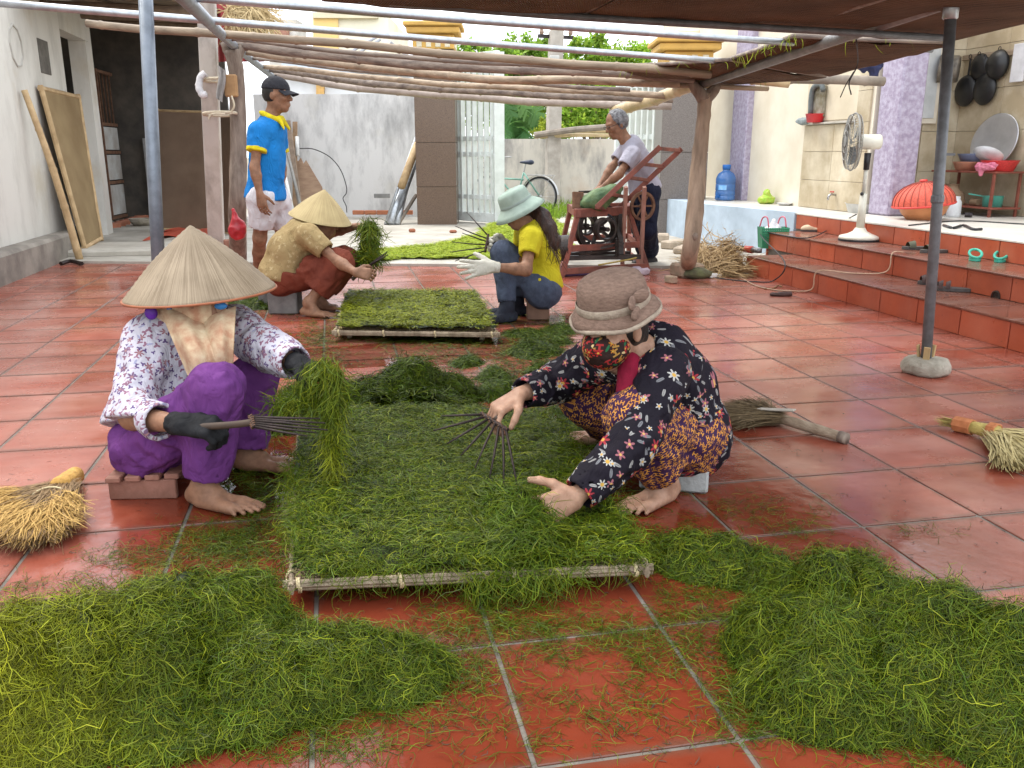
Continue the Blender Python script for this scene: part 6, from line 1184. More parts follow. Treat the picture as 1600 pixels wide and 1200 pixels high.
def weed_on(hf, zb, lo, hi, N, ln, wd, name, lab, m=M_WEED, cell=.02, cutoff=.002, clump=14, bright=(.25, 1.5), yel=0.0, bbase=.2, edge=0.0, ytilt=None, lift=.012, keep=None, base=True, seg=4, curl=2.4, flow=2.0, group=None, ymul=1.0):
    gx, gy = np.arange(lo[0], hi[0], cell), np.arange(lo[1], hi[1], cell); GX_, GY_ = np.meshgrid(gx, gy, indexing='ij'); S = np.stack([GX_.ravel(), GY_.ravel()], 1); z = hf(S); a, b = GX_.shape
    V = np.concatenate([S, (zb + z)[:, None]], 1); V += rng.normal(0, cell * .12, V.shape); idx = np.arange(a * b).reshape(a, b); F = np.stack([idx[:-1, :-1], idx[1:, :-1], idx[1:, 1:], idx[:-1, 1:]], -1).reshape(-1, 4); zz = z.reshape(a, b)
    ok = (np.maximum.reduce([zz[:-1, :-1], zz[1:, :-1], zz[1:, 1:], zz[:-1, 1:]]) > cutoff).ravel()
    if keep is not None: ok &= keep(S[F].mean(1))
    F = F[ok]; nc = max(8, N // clump); C_ = np.zeros((0, 2))
    while len(C_) < nc:
        Q = rng.uniform(lo, hi, (nc * 2, 2)); zq = hf(Q); g_ = zq > max(cutoff, edge)
        if keep is not None: g_ &= keep(Q)
        C_ = np.concatenate([C_, Q[g_]])
        if not g_.any(): break
    C_ = C_[:nc]; th = fbm(np.stack([C_[:, 0] * 5, C_[:, 1] * 5, C_[:, 0] * 0 + 9], 1), 2, 3) * 4 * PI + rng.normal(0, .6, len(C_)); cb = rng.uniform(.72, 1.28, len(C_)); k = N // len(C_)
    P2 = np.repeat(C_, k, 0) + rng.normal(0, .013, (len(C_) * k, 2)); th = np.repeat(th, k) + rng.normal(0, .5, len(P2)); cb = np.repeat(cb, k); e = .012
    h0 = hf(P2); gxn = (hf(P2 + A([e, 0])) - hf(P2 - A([e, 0]))) / (2 * e); gyn = (hf(P2 + A([0, e])) - hf(P2 - A([0, e]))) / (2 * e); g_ = h0 > max(cutoff * .5, edge * .6)
    if keep is not None: g_ &= keep(P2)
    P2, th, cb, h0, gxn, gyn = P2[g_], th[g_], cb[g_], h0[g_], gxn[g_], gyn[g_]; Nn = np.stack([-gxn, -gyn, np.ones(len(P2))], 1); Nn /= np.linalg.norm(Nn, axis=1, keepdims=True)
    Dn = np.stack([np.cos(th) - flow * gxn * 1.2, np.sin(th) - flow * gyn * 1.2, np.zeros(len(P2))], 1); n = len(P2)
    SV, SF, ids = strands(np.concatenate([P2, (zb + h0)[:, None]], 1), Nn, Dn, rng.uniform(*ln, n) * (np.clip(h0 / (edge * 3), .45, 1) if edge else 1), rng.uniform(*wd, n), seg, curl, lift)
    SV[:, 2] = np.maximum(SV[:, 2], .0015 + rng.random(len(SV)) * .002)
    c = tint(ids, n, *bright); c[:, 0] *= cb[ids]; c[:, 1] *= ymul
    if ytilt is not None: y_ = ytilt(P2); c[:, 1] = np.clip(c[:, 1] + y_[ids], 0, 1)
    if base and len(F):
        used, inv = np.unique(F, return_inverse=True); V = V[used]; F = inv.reshape(F.shape); nb = len(V); bc = np.stack([np.full(nb, bbase), np.full(nb, .03), rng.random(nb), np.ones(nb)], 1)  # base sheet tinted darker: shade between the strands put into its colour
        SV = np.concatenate([V, SV]); SF = np.concatenate([F, SF + nb]); c = np.concatenate([bc, c])
    return obj(name, (SV, SF), m, col=c, kind='stuff', label=lab, cat='seaweed', group=group)
# --- the big piles on the tiles in front
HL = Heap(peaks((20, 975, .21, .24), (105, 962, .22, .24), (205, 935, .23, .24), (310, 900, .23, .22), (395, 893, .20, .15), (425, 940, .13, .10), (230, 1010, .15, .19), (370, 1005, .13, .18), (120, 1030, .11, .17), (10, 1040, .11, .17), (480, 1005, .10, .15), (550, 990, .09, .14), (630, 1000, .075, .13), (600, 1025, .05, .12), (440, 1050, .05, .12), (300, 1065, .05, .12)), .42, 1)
weed_on(HL.h, 0, (-1.25, 1.05), (.62, 2.35), 70000, (.035, .10), (.0009, .0016), 'seaweed_pile', 'big heap of wet green seaweed at the front left, yellower toward its left end', cell=.018, edge=.009, ytilt=lambda P: np.clip((-.34 - P[:, 0]) * 1.5, 0, .6), clump=26, ymul=1.0)  # ytilt: brighter light on the left end put into strand colour as yellow
HR = Heap(peaks((1285, 878, .20, .17), (1240, 925, .16, .14), (1380, 912, .18, .20), (1470, 940, .19, .20), (1570, 980, .19, .22), (1650, 1020, .18, .22), (1300, 975, .16, .18), (1420, 1010, .13, .17), (1530, 1030, .11, .16), (1275, 1010, .07, .12), (1350, 1050, .06, .12), (1630, 1055, .1, .15)), .42, 7)
weed_on(HR.h, 0, (.70, .98), (1.95, 2.2), 62000, (.035, .10), (.0009, .0016), 'seaweed_pile', 'big heap of wet dark green seaweed at the front right corner', cell=.018, edge=.009, clump=26, ymul=.95)
HQ = Heap(peaks((1085, 836, .085, .10), (1150, 845, .09, .10), (1205, 862, .08, .10), (1045, 848, .05, .08), (1350, 880, .02, .08)), .4, 12)
weed_on(HQ.h, 0, (.75, 1.55), (1.5, 2.4), 9000, (.03, .08), (.0012, .002), 'seaweed_heap', 'low ridge of seaweed between the tray corner and the right heap', clump=14, ymul=.95)
# --- behind the front tray
HM = Heap(peaks((640, 562, .21, .25), (592, 582, .18, .2), (690, 580, .14, .18), (555, 598, .13, .17), (665, 606, .15, .2), (610, 620, .12, .18), (700, 620, .06, .15), (470, 605, .11, .2), (515, 610, .10, .18), (440, 625, .10, .16)), .32, 21)
weed_on(HM.h, 0, (-.55, 3.35), (1.0, 4.75), 24000, (.05, .12), (.0019, .0030), 'seaweed_pile', 'mound of dark green seaweed behind the front tray', clump=14, cell=.02, ymul=.55, bright=(.3, 1.3))
smalls = [((775, 592, .05, .12), (765, 608, .035, .1)), ((733, 560, .025, .09),), ((845, 572, .04, .1),), ((775, 578, .045, .09),), ((845, 528, .08, .16), (828, 540, .05, .14), (870, 522, .05, .12)), ((868, 508, .04, .14), (820, 515, .03, .14), (890, 508, .03, .1)), ((385, 460, .06, .2), (400, 470, .05, .15)), ((920, 650, .05, .16), (905, 630, .04, .12), (960, 690, .03, .1))]
labs = ['small seaweed clump just right of the mound behind the front tray', 'tiny flat seaweed clump on the wet tiles between the trays', 'small dark seaweed clump beside the arm of the black floral shirt', 'small rounded seaweed clump behind the mound', 'tallest little seaweed heap right of the back tray', 'low seaweed strip beside the wooden seat box at the back', 'seaweed heap behind the brim of the greyish conical hat', 'seaweed strewn at the right edge of the front tray by the trousers']
for b_, lb in zip(smalls, labs):
    H_ = Heap(peaks(*b_), .35, 30 + len(lb)); cs = A([x[:2] for x in H_.b]); weed_on(H_.h, 0, cs.min(0) - .22, cs.max(0) + .22, 2600, (.04, .09), (.0018, .003), 'seaweed_clump', lb, clump=12, ymul=.5, bright=(.55, 1.25), group='small seaweed clumps on the tiles')
# --- the layers on the trays
def inquad(c, m=0.0):
    c = A([x[:2] for x in c]); ctr = c.mean(0); c = ctr + (c - ctr) * (1 + m)
    def f(P):
        ok = np.ones(len(P), bool)
        for k in range(4): a, b = c[k], c[(k + 1) % 4]; ok &= ((b[0] - a[0]) * (P[:, 1] - a[1]) - (b[1] - a[1]) * (P[:, 0] - a[0])) > (fbm(np.concatenate([P * 9, P[:, :1] * 0], 1), 2, 5) - .5) * .05
        return ok
    return f
def lay(P): W_ = np.concatenate([P, P[:, :1] * 0], 1); return .010 + .030 * fbm(W_ * 13, 3, 41) ** 1.3 + .02 * np.maximum(fbm(W_ * 5, 2, 44) - .45, 0)
bare = A(zD(590, 888, .08)[:2])
def lay1(P): return lay(P) * np.clip((np.abs(P[:, 1] - bare[1]) + .3 * np.abs(P[:, 0] - bare[0])) * 14 - .1, .05, 1)
c1 = A([x[:2] for x in T1])
weed_on(lay1, TZ + .002, c1.min(0) - .05, c1.max(0) + .05, 58000, (.03, .08), (.0011, .0020), 'seaweed_layer', 'even layer of green seaweed spread over the front tray', keep=inquad(T1, -.005), cell=.02, clump=10, curl=2.2, lift=.012, ymul=1.0, bright=(.3, 1.6))
c2 = A([x[:2] for x in T2])
weed_on(lay, .067, c2.min(0) - .05, c2.max(0) + .05, 17000, (.04, .09), (.0024, .0036), 'seaweed_layer', 'even layer of light green seaweed spread over the back tray', keep=inquad(T2, -.03), cell=.03, clump=10, curl=2.2, lift=.014, yel=.1, ytilt=lambda P: np.full(len(P), .26), bright=(.7, 1.6))
# --- bright dried seaweed spread on the concrete in front of the gate
lawn = A([G(*p)[:2] for p in ((500, 407), (560, 398), (640, 394), (722, 380), (800, 352), (870, 346), (885, 395), (862, 406), (770, 411), (560, 411))])
def inpoly(P, poly):
    x, y = P[:, 0], P[:, 1]; ins = np.zeros(len(P), bool); j = len(poly) - 1
    for i in range(len(poly)):
        xi, yi, xj, yj = *poly[i], *poly[j]; ins ^= ((yi > y) != (yj > y)) & (x < (xj - xi) * (y - yi) / (yj - yi + 1e-9) + xi); j = i
    return ins
def lk(P): W_ = np.concatenate([P * 4, P[:, :1] * 0], 1); return inpoly(P + (np.stack([fbm(W_, 2, 8), fbm(W_ + 9, 2, 9)], 1) - .5) * .35, lawn)
def lh(P): return .012 + .02 * fbm(np.concatenate([P * 6, P[:, :1] * 0], 1), 2, 14) + .10 * np.exp(-(((P - A(G(825, 368)[:2])) / A([.9, 1.6])) ** 2).sum(1))
weed_on(lh, .026, lawn.min(0) - .2, lawn.max(0) + .2, 36000, (.06, .13), (.0032, .005), 'dried_seaweed', 'bright yellow green seaweed spread to dry on the concrete near the gate', M_WEEDB, keep=lk, cell=.06, clump=8, bright=(.8, 1.25), bbase=.85)
# --- loose strands fallen on the tiles
def scatter(regs, name, lab, m=M_WEED, ln=(.02, .07), wd=(.0008, .0015), lift=.003):
    Ps = []
    for px, py, sx, sy, n, cl_ in regs:
        c = rng.normal(0, 1, (max(3, n // cl_), 2)) * A([sx, sy]) + A([px, py]); c = np.repeat(c, cl_, 0) + rng.normal(0, 1, (len(c) * cl_, 2)) * A([9, 5]); Ps.append(A([G(x, min(max(y, 460), 1260)) for x, y in c]))
    P = np.concatenate(Ps); P = P[(P[:, 0] < 3.5)]; n = len(P); a = rng.uniform(0, 2 * PI, n); V, F, ids = strands(P + A([0, 0, .0025]), np.tile(A([0, 0, 1.0]), (n, 1)), np.stack([np.cos(a), np.sin(a), 0 * a], 1), rng.uniform(*ln, n), rng.uniform(*wd, n), 4, 1.3, lift); V[:, 2] = np.maximum(V[:, 2], .0015)
    obj(name, (V, F), m, col=tint(ids, n, .3, 1.2) * A([1, .8, 1, 1]), kind='stuff', label=lab, cat='seaweed')
scatter([(480, 1085, 50, 16, 400, 8), (570, 1070, 50, 14, 400, 8), (680, 1045, 40, 25, 450, 8), (1165, 985, 22, 40, 500, 8), (1165, 1085, 30, 25, 400, 8), (1290, 1140, 60, 12, 350, 8), (100, 1150, 90, 10, 400, 8), (440, 770, 8, 40, 350, 8), (600, 915, 70, 6, 260, 7), (395, 840, 18, 45, 1000, 10), (340, 850, 40, 18, 1500, 9), (400, 800, 12, 25, 400, 8), (250, 890, 60, 25, 500, 6), (120, 930, 70, 12, 350, 6), (190, 870, 40, 8, 240, 8), (60, 925, 60, 10, 120, 5), (60, 1180, 90, 12, 350, 5), (300, 1150, 120, 18, 700, 7), (540, 1120, 80, 22, 450, 6), (620, 1090, 60, 20, 500, 7), (500, 1170, 60, 15, 260, 6), (780, 950, 40, 24, 800, 12), (900, 985, 60, 22, 800, 12), (1060, 990, 50, 30, 700, 10), (900, 1020, 120, 26, 500, 7), (700, 1000, 40, 35, 600, 8), (760, 1110, 90, 40, 300, 4), (960, 1090, 90, 40, 420, 5), (1110, 920, 50, 30, 700, 10), (1180, 1060, 40, 40, 400, 7), (1100, 870, 50, 20, 600, 8), (1240, 1130, 70, 20, 500, 7), (1440, 1180, 70, 14, 300, 6), (1000, 840, 40, 16, 500, 8), (1330, 875, 40, 10, 260, 8), (1430, 830, 25, 5, 60, 6), (1200, 805, 50, 15, 300, 8), (1150, 790, 40, 15, 160, 7), (1250, 830, 30, 12, 120, 6), (1300, 900, 60, 20, 300, 6)], 'loose_seaweed', 'loose wet seaweed strands strewn over the front tiles')
scatter([(850, 545, 40, 25, 1500, 8), (700, 540, 60, 10, 700, 8), (800, 560, 40, 20, 800, 8), (600, 528, 80, 6, 900, 8), (500, 520, 20, 20, 500, 8), (470, 530, 40, 6, 300, 8), (880, 600, 30, 40, 500, 8), (900, 690, 30, 30, 600, 8), (960, 760, 40, 30, 300, 7), (820, 480, 40, 15, 400, 8), (410, 480, 30, 12, 400, 8), (720, 580, 60, 20, 500, 8), (400, 755, 25, 25, 350, 8), (500, 560, 40, 10, 300, 7)], 'loose_seaweed', 'loose seaweed strands strewn over the tiles between and beside the trays', wd=(.0018, .0032), ln=(.03, .09))
P = rng.random((900, 2)) * A([1600, 500]) + A([0, 700]); P = A([G(x, y) for x, y in P]); n = len(P); a = rng.uniform(0, 6.28, n); V, F, ids = strands(P + A([0, 0, .002]), np.tile(A([0, 0, 1.0]), (n, 1)), np.stack([np.cos(a), np.sin(a), 0 * a], 1), rng.uniform(.008, .03, n), .002, 3, 1.2, .001); V[:, 2] = np.maximum(V[:, 2], .0012)
obj('dry_bits', (V, F), mat('dark_bits', (.06, .035, .02), (.03, .02, .012)), kind='stuff', label='scattered dark dry bits all over the red tiles', cat='debris')
# --- bunches held in hands
def bunch(pts, n, ln, wd, sd, lab, droop=.9, spread=.35, m=M_WEED, name='seaweed_bunch', ylo=0.0):
    C_ = catmull(pts, 6); k = rng.integers(0, len(C_), n); P = C_[k] + rng.normal(0, 1, (n, 3)) * sd; P[:, 2] = np.maximum(P[:, 2], .05); d = rng.normal(0, spread, (n, 3)); d[:, 2] -= droop; V, F, ids = strands(P, np.tile(-fw, (n, 1)) + rng.normal(0, .5, (n, 3)), d, rng.uniform(*ln, n), rng.uniform(*wd, n), 5, .9, .01, .25); c = tint(ids, n, .55, 1.4); c[:, 1] = np.clip(c[:, 1] + ylo, 0, 1)
    return obj(name, (V, F), m, col=c, label=lab, cat='seaweed', kind='stuff')
hA = J_A['wL'] if 'J_A' in globals() else D(492, 575, 2.66)
bunch([D(478, 584, 2.64), D(505, 566, 2.60), D(526, 585, 2.60), D(522, 630, 2.60), D(520, 680, 2.60)], 1300, (.04, .11), (.0013, .0021), .013, 'dripping bunch of seaweed in the far black glove of the front left woman', ylo=.05, spread=.2)
bunch([D(440, 640, 2.66), D(480, 622, 2.64), D(515, 628, 2.62)], 700, (.05, .13), (.0012, .002), .018, 'loose tangle of seaweed hanging between the gloves of the front left woman', .4, .8)
bunch([D(521, 680, 2.6), D(520, 720, 2.6), D(528, 770, 2.6)], 420, (.04, .10), (.0014, .0022), .006, 'thin yellow green strands trailing down onto the front tray', .9, .2, ylo=.3)
HB = Heap(peaks((808, 812, .12, .10), (790, 840, .11, .10), (830, 862, .07, .09), (785, 800, .09, .09)), .35, 61); cs = A([x[:2] for x in HB.b]); weed_on(lambda P: HB.h(P), TZ, cs.min(0) - .16, cs.max(0) + .16, 6500, (.05, .12), (.0014, .0023), 'seaweed_bunch', 'tuft of seaweed under the near hand of the black shirted woman', clump=12, ymul=.6, bright=(.6, 1.3))
bunch([D(845, 800, 2.28), D(835, 822, 2.27), D(815, 830, 2.27)], 700, (.05, .11), (.0014, .0022), .016, 'wisp of seaweed gripped by the near hand of the black shirted woman', .7, .5)
bunch([D(572, 350, 6.0), D(580, 352, 6.0), D(578, 372, 6.0), D(574, 392, 6.0)], 900, (.07, .18), (.003, .005), .022, 'bunch of seaweed held up by the woman in the ochre shirt', .9, .25)
bunch([D(565, 404, 5.95), D(590, 402, 5.95)], 260, (.06, .14), (.003, .005), .02, 'wet strands clinging to the rods of the ochre shirted woman', .3, .7)
bunch([zD(730, 905, .07), zD(800, 902, .07), zD(900, 896, .07)], 420, (.03, .10), (.0012, .0018), .012, 'seaweed strands hanging over the front rail of the tray', .8, .5)
bunch([T1[0] + A([.0, .1, .02]), lerp(T1[0], T1[3], .35) + A([0, 0, .025]), lerp(T1[0], T1[3], .6) + A([0, 0, .025])], 900, (.03, .09), (.0010, .0017), .020, 'seaweed spilling over the left rail of the front tray', .6, .7)
bunch([lerp(T1[1], T1[2], .05) + A([0, 0, .02]), lerp(T1[1], T1[2], .5) + A([0, 0, .025]), lerp(T1[1], T1[2], .95) + A([0, 0, .02])], 1100, (.03, .09), (.0010, .0017), .022, 'seaweed spilling over the right rail of the front tray', .6, .7)
bunch([lerp(T1[0], T1[1], .12) + A([0, .01, .012]), lerp(T1[0], T1[1], .5) + A([0, .01, .015]), lerp(T1[0], T1[1], .97) + A([0, .01, .015])], 700, (.03, .08), (.0010, .0016), .014, 'short seaweed strands along the front rail of the front tray', .6, .7)
# ================================================================== tools and seats
M_IRON = mat('rusty_iron', (.045, .03, .028), (.025, .018, .016), 30, .55, .3, metal=.5)
def rake(bar, tips, lab, r=.0045, handle=None):
    t = empty('rake', A(bar[0]), lab, 'rake', 'fan shaped iron seaweed rakes'); n = len(tips); q = MB(); q.tube(catmull([bar[0], (A(bar[0]) + A(bar[-1])) / 2, bar[-1]], 4), r * 1.7, 7); obj('bar', q, M_IRON, t, True)
    for i, e in enumerate(tips):
        b = lerp(bar[0], bar[-1], (i + .5) / n); q = MB(); q.tube([b, lerp(b, e, .5) + rng.normal(0, .002, 3), e], [r, r * .95, r * .55], 6); obj('tine', q, M_IRON, t, True)
    if handle: q = MB(); q.tube(catmull(handle, 4), r * 2.6, 9); obj('handle', q, mat('handle_wood', (.07, .045, .03), (.04, .025, .018), 14, .7), t, True)
    q = MB(); b0_, b1_ = A(bar[0]), A(bar[-1]); dd_ = nrm(b1_ - b0_); _, s1, s2 = frame_of(dd_); L_ = np.linalg.norm(b1_ - b0_); q.tube([b0_ + dd_ * L_ * (x / 60) + (s1 * math.cos(x * 1.9) + s2 * math.sin(x * 1.9)) * r * 2.0 for x in range(61)], r * .4, 4); obj('wire_wrap', q, M_RUST, t); return t
hB = A(J_B['wR']) if 'J_B' in globals() else D(795, 640, 2.8)
bar = [D(752, 646, 2.74), D(793, 672, 2.66)]
rake(bar, [zD(x, y, z) for x, y, z in ((690, 650, .26), (677, 673, .23), (699, 693, .20), (720, 712, .17), (742, 731, .15), (765, 746, .13), (787, 755, .125), (808, 759, .125))], 'fan rake of dark iron tines held over the front tray by the black shirted woman', .0042, [D(775, 656, 2.70), D(786, 646, 2.74), D(798, 632, 2.80)])
rake([D(392, 650, 2.46), D(396, 668, 2.43)], [D(500, 654, 2.48), D(508, 661, 2.46), D(498, 667, 2.44), D(512, 672, 2.43), D(494, 676, 2.42), D(480, 681, 2.40)], 'dark iron rake in the near black glove of the front left woman', .004, [D(394, 660, 2.445), D(360, 664, 2.46), D(298, 668, 2.49)])
rake([D(763, 366, 5.62), D(758, 394, 5.58)], [D(729, 331, 5.75), D(711, 353, 5.7), D(722, 364, 5.62), D(706, 378, 5.55), D(703, 394, 5.48), D(711, 408, 5.4)], 'fan rake with spread tines held up by the yellow shirted woman', .0045, [D(761, 380, 5.6), D(775, 380, 5.68), D(792, 382, 5.75)])
rake([D(572, 418, 5.72), D(566, 424, 5.70)], [D(604, 394, 5.6), D(600, 399, 5.6), D(596, 404, 5.6), D(606, 398, 5.58)], 'narrow rake of thin rods in the near hand of the ochre shirted woman', .005, [D(572, 419, 5.7), D(560, 428, 5.7), D(550, 437, 5.7)])
# seats
t = empty('low_stool', (-.66, 2.80, 0), 'low wooden slat stool under the woman in purple trousers', 'stool')
M_STW = mat('stool_wood', (.30, .14, .10), (.2, .09, .06), 8, .7, .3, stretch=(1, 5, 1))
for k in range(4): q = MB(); q.box((-.70 + k * .058, 2.83, .075), (.046, .22, .018), rotz(-.15), .003); obj('slat', q, M_STW, t)
for s_ in (-1, 1): q = MB(); q.box((-.613 + .02 * s_, 2.83 + s_ * .085, .033), (.21, .02, .064), rotz(-.15), .003); obj('leg_board', q, M_STW, t)
c = G(1072, 764); M_BLK = mat('grey_block', (.40, .41, .40), (.29, .30, .29), 10, .85, .5, 50)
q = MB(); q.box(c + A([.0, .10, .041]), (.22, .26, .08), rotz(-.42), .008); V, F = q.arrays(); obj('concrete_block', (V, F), M_BLK, label='pale grey block under the woman in the black floral shirt', cat='block')
c = G(446, 492); q = MB(); q.box(c + A([.0, .09, .085]), (.20, .16, .165), axes(rt), .008); obj('concrete_block', q, mat('dark_block', (.20, .19, .18), (.13, .125, .12), 12, .9, .5), label='dark grey block nearest the camera under the ochre shirted woman', cat='block')
c = G(428, 482); q = MB(); q.box(c + A([-.02, .14, .08]), (.14, .2, .16), axes(rt), .008); obj('concrete_block', q, MATS['dark_block'], label='second dark grey block, half hidden behind the first, under the ochre shirted woman', cat='block')
c = G(844, 500); q = MB(); q.box(c + A([0, .07, .06]), (.15, .14, .12), axes(rt), .006); q.box(c + A([0, .07, .128]), (.17, .16, .018), axes(rt), .004); obj('seat_box', q, mat('brown_box', (.20, .11, .07), (.13, .07, .045), 8, .7, .2), label='small brown wooden box under the yellow shirted woman', cat='box')
# brooms
def broom(tie, tips, n, wd, m, t, name, sd=.012, curl=.25, thick=.02):
    tips = A(tips, float); u = rng.random(n) * (len(tips) - 1); i = np.minimum(u.astype(int), len(tips) - 2); fr = (u - i)[:, None]; E_ = tips[i] * (1 - fr) + tips[i + 1] * fr; P = A(tie) + rng.normal(0, sd, (n, 3)) * A([1, 1, .6]); P[:, 2] = rng.uniform(.008, .05, n); E_ = E_ + rng.normal(0, .012, (n, 3)); E_[:, 2] = .004 + np.abs(rng.normal(0, thick, n)); dv = E_ - P; L_ = np.linalg.norm(dv, axis=1) * rng.uniform(.8, 1.06, n)
    V, F, ids = strands(P, np.tile(A([0, 0, 1.0]), (n, 1)), dv, L_, wd, 4, curl, .004, pitch=.12); V[:, 2] = np.maximum(V[:, 2], .002); return obj(name, (V, F), m, t, kind='stuff')
M_GOLD = mat('golden_straw', (.56, .36, .11), (.36, .20, .05), 60, .75); M_BRST = mat('brown_stalk', (.30, .19, .09), (.18, .11, .05), 60, .75)
tie = G(100, 775) + A([0, 0, .035]); t = empty('broom', tie * A([1, 1, 0]), 'golden straw hand broom with stubby bound handle on the left tiles', 'broom')
hd_ = G(122, 754) + A([0, 0, .03]); obj('handle', MB().tube(catmull([tie + (tie - hd_) * .2, lerp(tie, hd_, .5), hd_], 5), [.034, .035, .034, .033, .032, .031, .031, .03, .03, .029, .022], 14, wob=.05), mat('bound_straw', (.62, .36, .09), (.42, .22, .05), 30, .7, .6, 70), t, True)
tp_ = [G(-40, 798), G(-60, 830), G(0, 862), G(45, 868), G(78, 858), G(100, 838), G(112, 812)]
broom(tie, tp_, 2600, .0028, M_BRST, t, 'stalk', .022, .15, .03); mids = [lerp(tie, x, .55) + A([0, 0, .012]) for x in tp_]
n = 5200; u = rng.random(n) * (len(tp_) - 1); i = u.astype(int); fr = (u - i)[:, None]; mm = A(mids); tt = A(tp_); P = mm[i] * (1 - fr) + mm[np.minimum(i + 1, 6)] * fr + rng.normal(0, .02, (n, 3)) * A([1, 1, .4]); P[:, 2] = np.abs(P[:, 2]) + .01; dv = (tt[i] * (1 - fr) + tt[np.minimum(i + 1, 6)] * fr) - P; dv = dv + rng.normal(0, .022, (n, 3)); V, F, ids = strands(P, np.tile(A([0, 0, 1.0]), (n, 1)), dv, np.linalg.norm(dv, axis=1) * rng.uniform(.4, 1.05, n), .0024, 4, .5, .012, pitch=.5); V[:, 2] = np.clip(V[:, 2], .002, .08); obj('bristle', (V, F), M_GOLD, t, kind='stuff')
q = MB(); q.tube([tie + (tie - hd_) * .9 + A([.055 * math.cos(a), .05 * math.sin(a) * .6, .03 * math.sin(a) - .008]) for a in np.linspace(0, 6.28, 20)], .003, 5); obj('binding', q, M_TIE, t)
a_, b_ = G(1322, 694) + A([0, 0, .022]), G(1215, 664) + A([0, 0, .03]); t = empty('broom', b_ * A([1, 1, 0]), 'brown bristle broom with thick wooden stick lying behind the crouching woman', 'broom')
obj('handle', MB().tube(catmull([a_, lerp(a_, b_, .5), b_], 4), .0205, 12, wob=.06), mat('driftwood', (.36, .28, .20), (.20, .14, .09), 8, .8, .5, stretch=(4, 1, 4)), t, True)
q = MB(); q.tube([a_ + (b_ - a_) * -.005, a_ + (b_ - a_) * .10], .0225, 12); obj('end_bark', q, M_BARKDK, t, True)
q = MB(); q.box(lerp(b_, G(1170, 655), .1) + A([0, 0, .035]), (.16, .03, .008), axes(G(1150, 650) - b_), .003); obj('splint', q, mat('pale_splint', (.5, .45, .38), (.34, .3, .25), 10, .8), t)
broom(b_, [G(1130, 672), G(1125, 656), G(1135, 640), G(1170, 636)], 2400, .0022, mat('dark_bristle', (.20, .14, .07), (.10, .065, .03), 50, .8), t, 'bristle', .020, .5, .035)
a_, b_ = G(1495, 674) + A([0, 0, .03]), G(1556, 692) + A([0, 0, .04]); t = empty('broom', b_ * A([1, 1, 0]), 'yellow rice straw broom with orange string binding at the right edge', 'broom')
obj('handle', MB().tube([a_, lerp(a_, b_, .5), b_], [.022, .025, .03], 10, wob=.1), mat('yellow_straw', (.52, .40, .12), (.36, .27, .07), 40, .7, .5), t, True)
for s0, s1, r_ in ((-.05, .38, .028), (.82, 1.0, .033)):
    d_ = b_ - a_; _, s1v, s2v = frame_of(d_); q = MB(); k_ = int(16 * (s1 - s0) / .4) + 6; q.tube([a_ + d_ * (s0 + (s1 - s0) * x / (k_ * 8)) + (s1v * math.cos(x * PI / 4) + s2v * math.sin(x * PI / 4)) * r_ for x in range(k_ * 8)], .0042, 5); obj('string_binding', q, mat('orange_string', (.52, .20, .08), (.4, .14, .05), 40, .8), t)
broom(a_, [G(1462, 667), G(1470, 670)], 60, .003, MATS['yellow_straw'], t, 'straw_end', .012, .2, .03)
broom(b_, [G(1560, 742), G(1590, 742), G(1640, 735), G(1660, 715), G(1650, 690)], 1100, .0048, mat('pale_straw', (.56, .46, .22), (.40, .31, .12), 40, .7), t, 'bristle', .022, .12, .035)
# ================================================================== things on the steps and the terrace
Z1, Z2, Z3 = ZS[0] + .001, ZS[1] + .001, ZS[2] + .001
M_PLWHITE = mat('old_white_plastic', (.70, .68, .58), (.58, .55, .45), 6, .4, .03); M_PLBLK = mat('black_plastic', (.025, .025, .028), (.015, .015, .017), 20, .45, .05)
# pedestal fan
hd0_ = G(1342, 376, .326)
c = G(1342, 376, Z2); t = empty('pedestal_fan', c, 'white pedestal fan with grey cage standing on the second step', 'fan'); top = D(1354, 245, dep(c) - .22)
obj('foot', MB().lathe([(.002, 0), (.165, 0), (.172, .012), (.165, .03), (.10, .048), (.06, .07), (.04, .10), (.002, .10)], 28, c + A([0, 0, .012])), M_PLWHITE, t, True)
obj('rubber_ring', MB().lathe([(.15, 0), (.174, 0), (.174, .016), (.15, .016)], 28, c), M_PLBLK, t)
hz = D(1352, 250, dep(c))[2]; ax0 = c + A([0, 0, 0])
q = MB(); q.tube([ax0 + A([0, 0, .09]), ax0 + A([0, 0, .40])], [.036, .030], 14); obj('column', q, M_PLWHITE, t, True)
q = MB(); q.tube([ax0 + A([0, 0, .38]), ax0 + A([0, 0, .62])], .016, 12); obj('tube', q, mat('fan_tube', (.62, .60, .52)), t, True); q = MB(); q.tube([ax0 + A([0, 0, .60]), ax0 + A([0, 0, .74])], [.024, .028], 12); obj('neck', q, M_PLBLK, t, True); obj('knob', MB().blob(ax0 + A([-.03, -.02, .40]), (.016, .016, .016), 6), M_PLBLK, t, True)
rv = nrm(hd0_ * A([1, 1, 0])); fd = nrm(A([-rv[1], rv[0], 0]) * .97 - rv * .22); hd0 = ax0 + A([0, 0, .83]); Mf = axes(fd)[:, [1, 2, 0]]
q = MB(); q.lathe([(.002, -.10), (.05, -.10), (.062, -.085), (.064, .06), (.05, .08), (.002, .08)], 18, hd0, Mf); obj('motor', q, M_PLWHITE, t, True)
cc = hd0 + fd * .13; RF = .235; mc = mat('cage_wire', (.34, .33, .30), (.22, .21, .19), 30, .4, metal=.4); q = MB()
